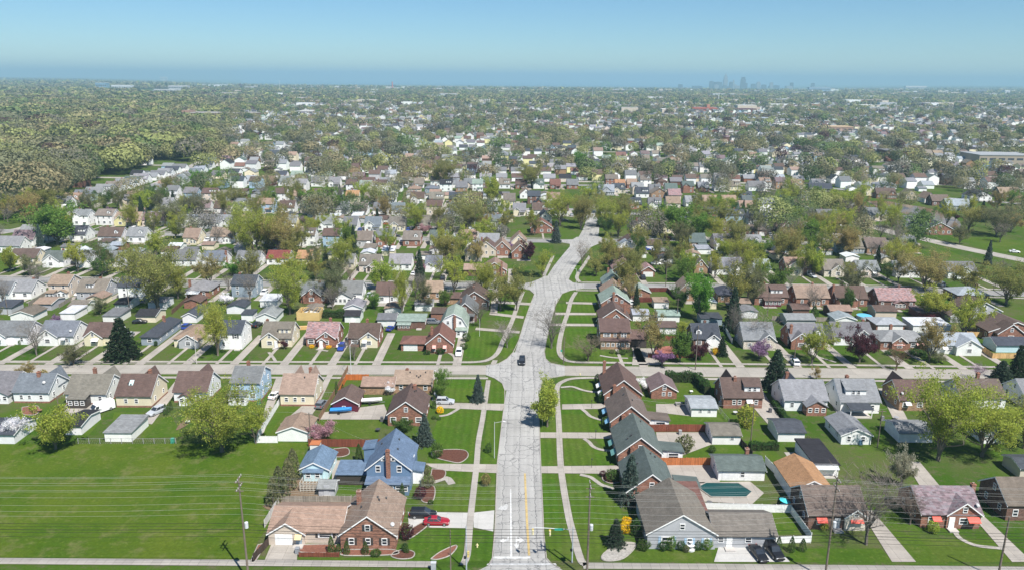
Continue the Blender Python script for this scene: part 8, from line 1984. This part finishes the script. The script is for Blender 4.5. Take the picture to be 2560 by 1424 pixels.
# the downtown skyline: each tower a thing of its own
D0 = 11000.0
def tower(px, wpx, ptop, shape, col, label):
    mp = D0 / F_PX * 1.0; x = (px - 1280) * mp * .968; gz = -70.0; w = wpx * mp
    lo, hi = 0, 500
    for _ in range(40):
        m_ = (lo + hi) / 2
        if row_of(x, D0, m_) > ptop: lo = m_
        else: hi = m_
    h = lo - gz; b = MB(); r = empty('office_tower', (x, D0 + (hash(label) % 5) * 60, gz), 0, label, 'office tower')
    k = w / 2
    if shape == 'spire':
        b.box(-k, k, -k, k, 0, h * .62); b.box(-k * .8, k * .8, -k * .8, k * .8, h * .62, h * .78); b.box(-k * .55, k * .55, -k * .55, k * .55, h * .78, h * .86); b.build('shaft', MAT['siding'], r, color=col)
        s = MB(); s.tube((0, 0, h * .86), (0, 0, h * .95), k * .5, k * .12, 4); s.tube((0, 0, h * .95), (0, 0, h), k * .1, k * .03, 4); s.build('spire', MAT['siding'], r, color=col)
    elif shape == 'step':
        b.box(-k, k, -k, k, 0, h * .86); b.build('shaft', MAT['siding'], r, color=col); s = MB(); s.box(-k * .7, k * .7, -k * .7, k * .7, h * .86, h); s.build('crown_block', MAT['siding'], r, color=col)
    else:
        b.box(-k, k, -k, k, 0, h * .97); b.build('shaft', MAT['siding'], r, color=col); s = MB(); s.box(-k * .5, k * .5, -k * .5, k * .5, h * .97, h); s.build('penthouse', MAT['siding'], r, color=col)
TW = ((1820, 10, 182, 'spire', 'tallest tower with a pointed spire on the skyline'), (1853, 10, 193, 'step', 'second tallest stepped tower right of the spire'), (1862, 9, 199, 'box', 'square tower beside the second tallest'), (1832, 5, 197, 'spire', 'thin spired tower right of the tallest'), (1777, 9, 203, 'box', 'leftmost broad tower of the skyline'), (1796, 16, 205, 'box', 'wide slab left of the tallest tower'), (1786, 10, 212, 'box', 'low slab between broad tower and wide slab'),
      (1811, 8, 213, 'box', 'low block just left of the tallest tower'), (1826, 8, 205, 'box', 'mid-height block right of the tallest tower'), (1841, 12, 211, 'box', 'low pale block below the second tallest tower'), (1872, 8, 208, 'box', 'narrow block right of the square tower'), (1882, 9, 210, 'box', 'plain block in the middle of the skyline'), (1898, 9, 205, 'step', 'pale stepped tower in the middle right'), (1890, 6, 213, 'box', 'small block before the pale stepped tower'), (1909, 10, 212, 'box', 'low wide block right of the pale stepped tower'),
      (1924, 7, 206, 'box', 'dark narrow tower right of centre skyline'), (1935, 12, 215, 'box', 'low block right of the dark narrow tower'), (1950, 14, 214, 'box', 'low wide pale block on the right skyline'), (1968, 14, 215, 'box', 'last low wide block of the downtown cluster'), (1990, 7, 207, 'box', 'isolated tower right of downtown'), (2032, 7, 208, 'box', 'lone pale tower above the blue block'), (2077, 3, 216, 'box', 'tiny far tower on the right horizon'), (1697, 9, 211, 'box', 'small block far left of downtown'), (1739, 20, 217, 'box', 'long dark low block left of downtown'), (1855, 24, 215, 'box', 'broad podium under the middle towers'), (1815, 22, 217, 'box', 'broad pale podium under the tallest tower'))
for i, (px, w, pt, sh, lb) in enumerate(TW): tower(px, w, pt, sh, (.05, .06, .08) if i % 3 else (.26, .27, .28), lb + ('' if len(lb.split()) > 3 else ' skyline'))
# tall markers in the distance
p = G(981, 222); r = empty('chimney_stack', (p.x, p.y, ground_z(p.x, p.y)), 0, 'thin red chimney stack rising from the horizon', 'chimney stack'); b = MB(); b.tube((0, 0, 0), (0, 0, 62 * p.y / 6500), 6, 4, 8); b.build('shaft', MAT['flat'], r, color=(.45, .12, .10))
p = G(1796, 255); r = empty('steeple', (p.x, p.y, 0), 0, 'white church steeple before the skyline', 'steeple'); b = MB(); b.tube((0, 0, 0), (0, 0, 26), 1.6, 1.2, 6); b.build('shaft', MAT['flat'], r, color=WHITE); b = MB(); b.tube((0, 0, 26), (0, 0, 36), 1.4, .05, 6); b.build('spire', MAT['flat'], r, color=(.6, .6, .6))
for px, py, h, lb in ((1480, 250, 40, 'radio mast in the central distance'), (700, 232, 60, 'pair of pale masts on the left horizon')):
    p = G(px, py); r = empty('radio_mast', (p.x, p.y, 0), 0, lb, 'mast'); b = MB(); b.tube((0, 0, 0), (0, 0, h), .9, .5, 4); b.build('lattice', MAT['flat'], r, color=(.7, .7, .7))

# ------------------------------------------------------------------ the hazy air
hm = NT('hazy_air'); hm.n.remove(hm.b); pv = hm.new('ShaderNodeVolumePrincipled'); pv.inputs['Color'].default_value = (.38, .60, .74, 1); pv.inputs['Density'].default_value = 1.2e-4; pv.inputs['Anisotropy'].default_value = 0.0
hm.t.links.new(pv.outputs[0], hm.n['Material Output'].inputs['Volume'])
b = MB(); b.box(-42000, 42000, -400, 71000, -110, 262); o = b.build('haze', hm.m); o['kind'] = 'stuff'
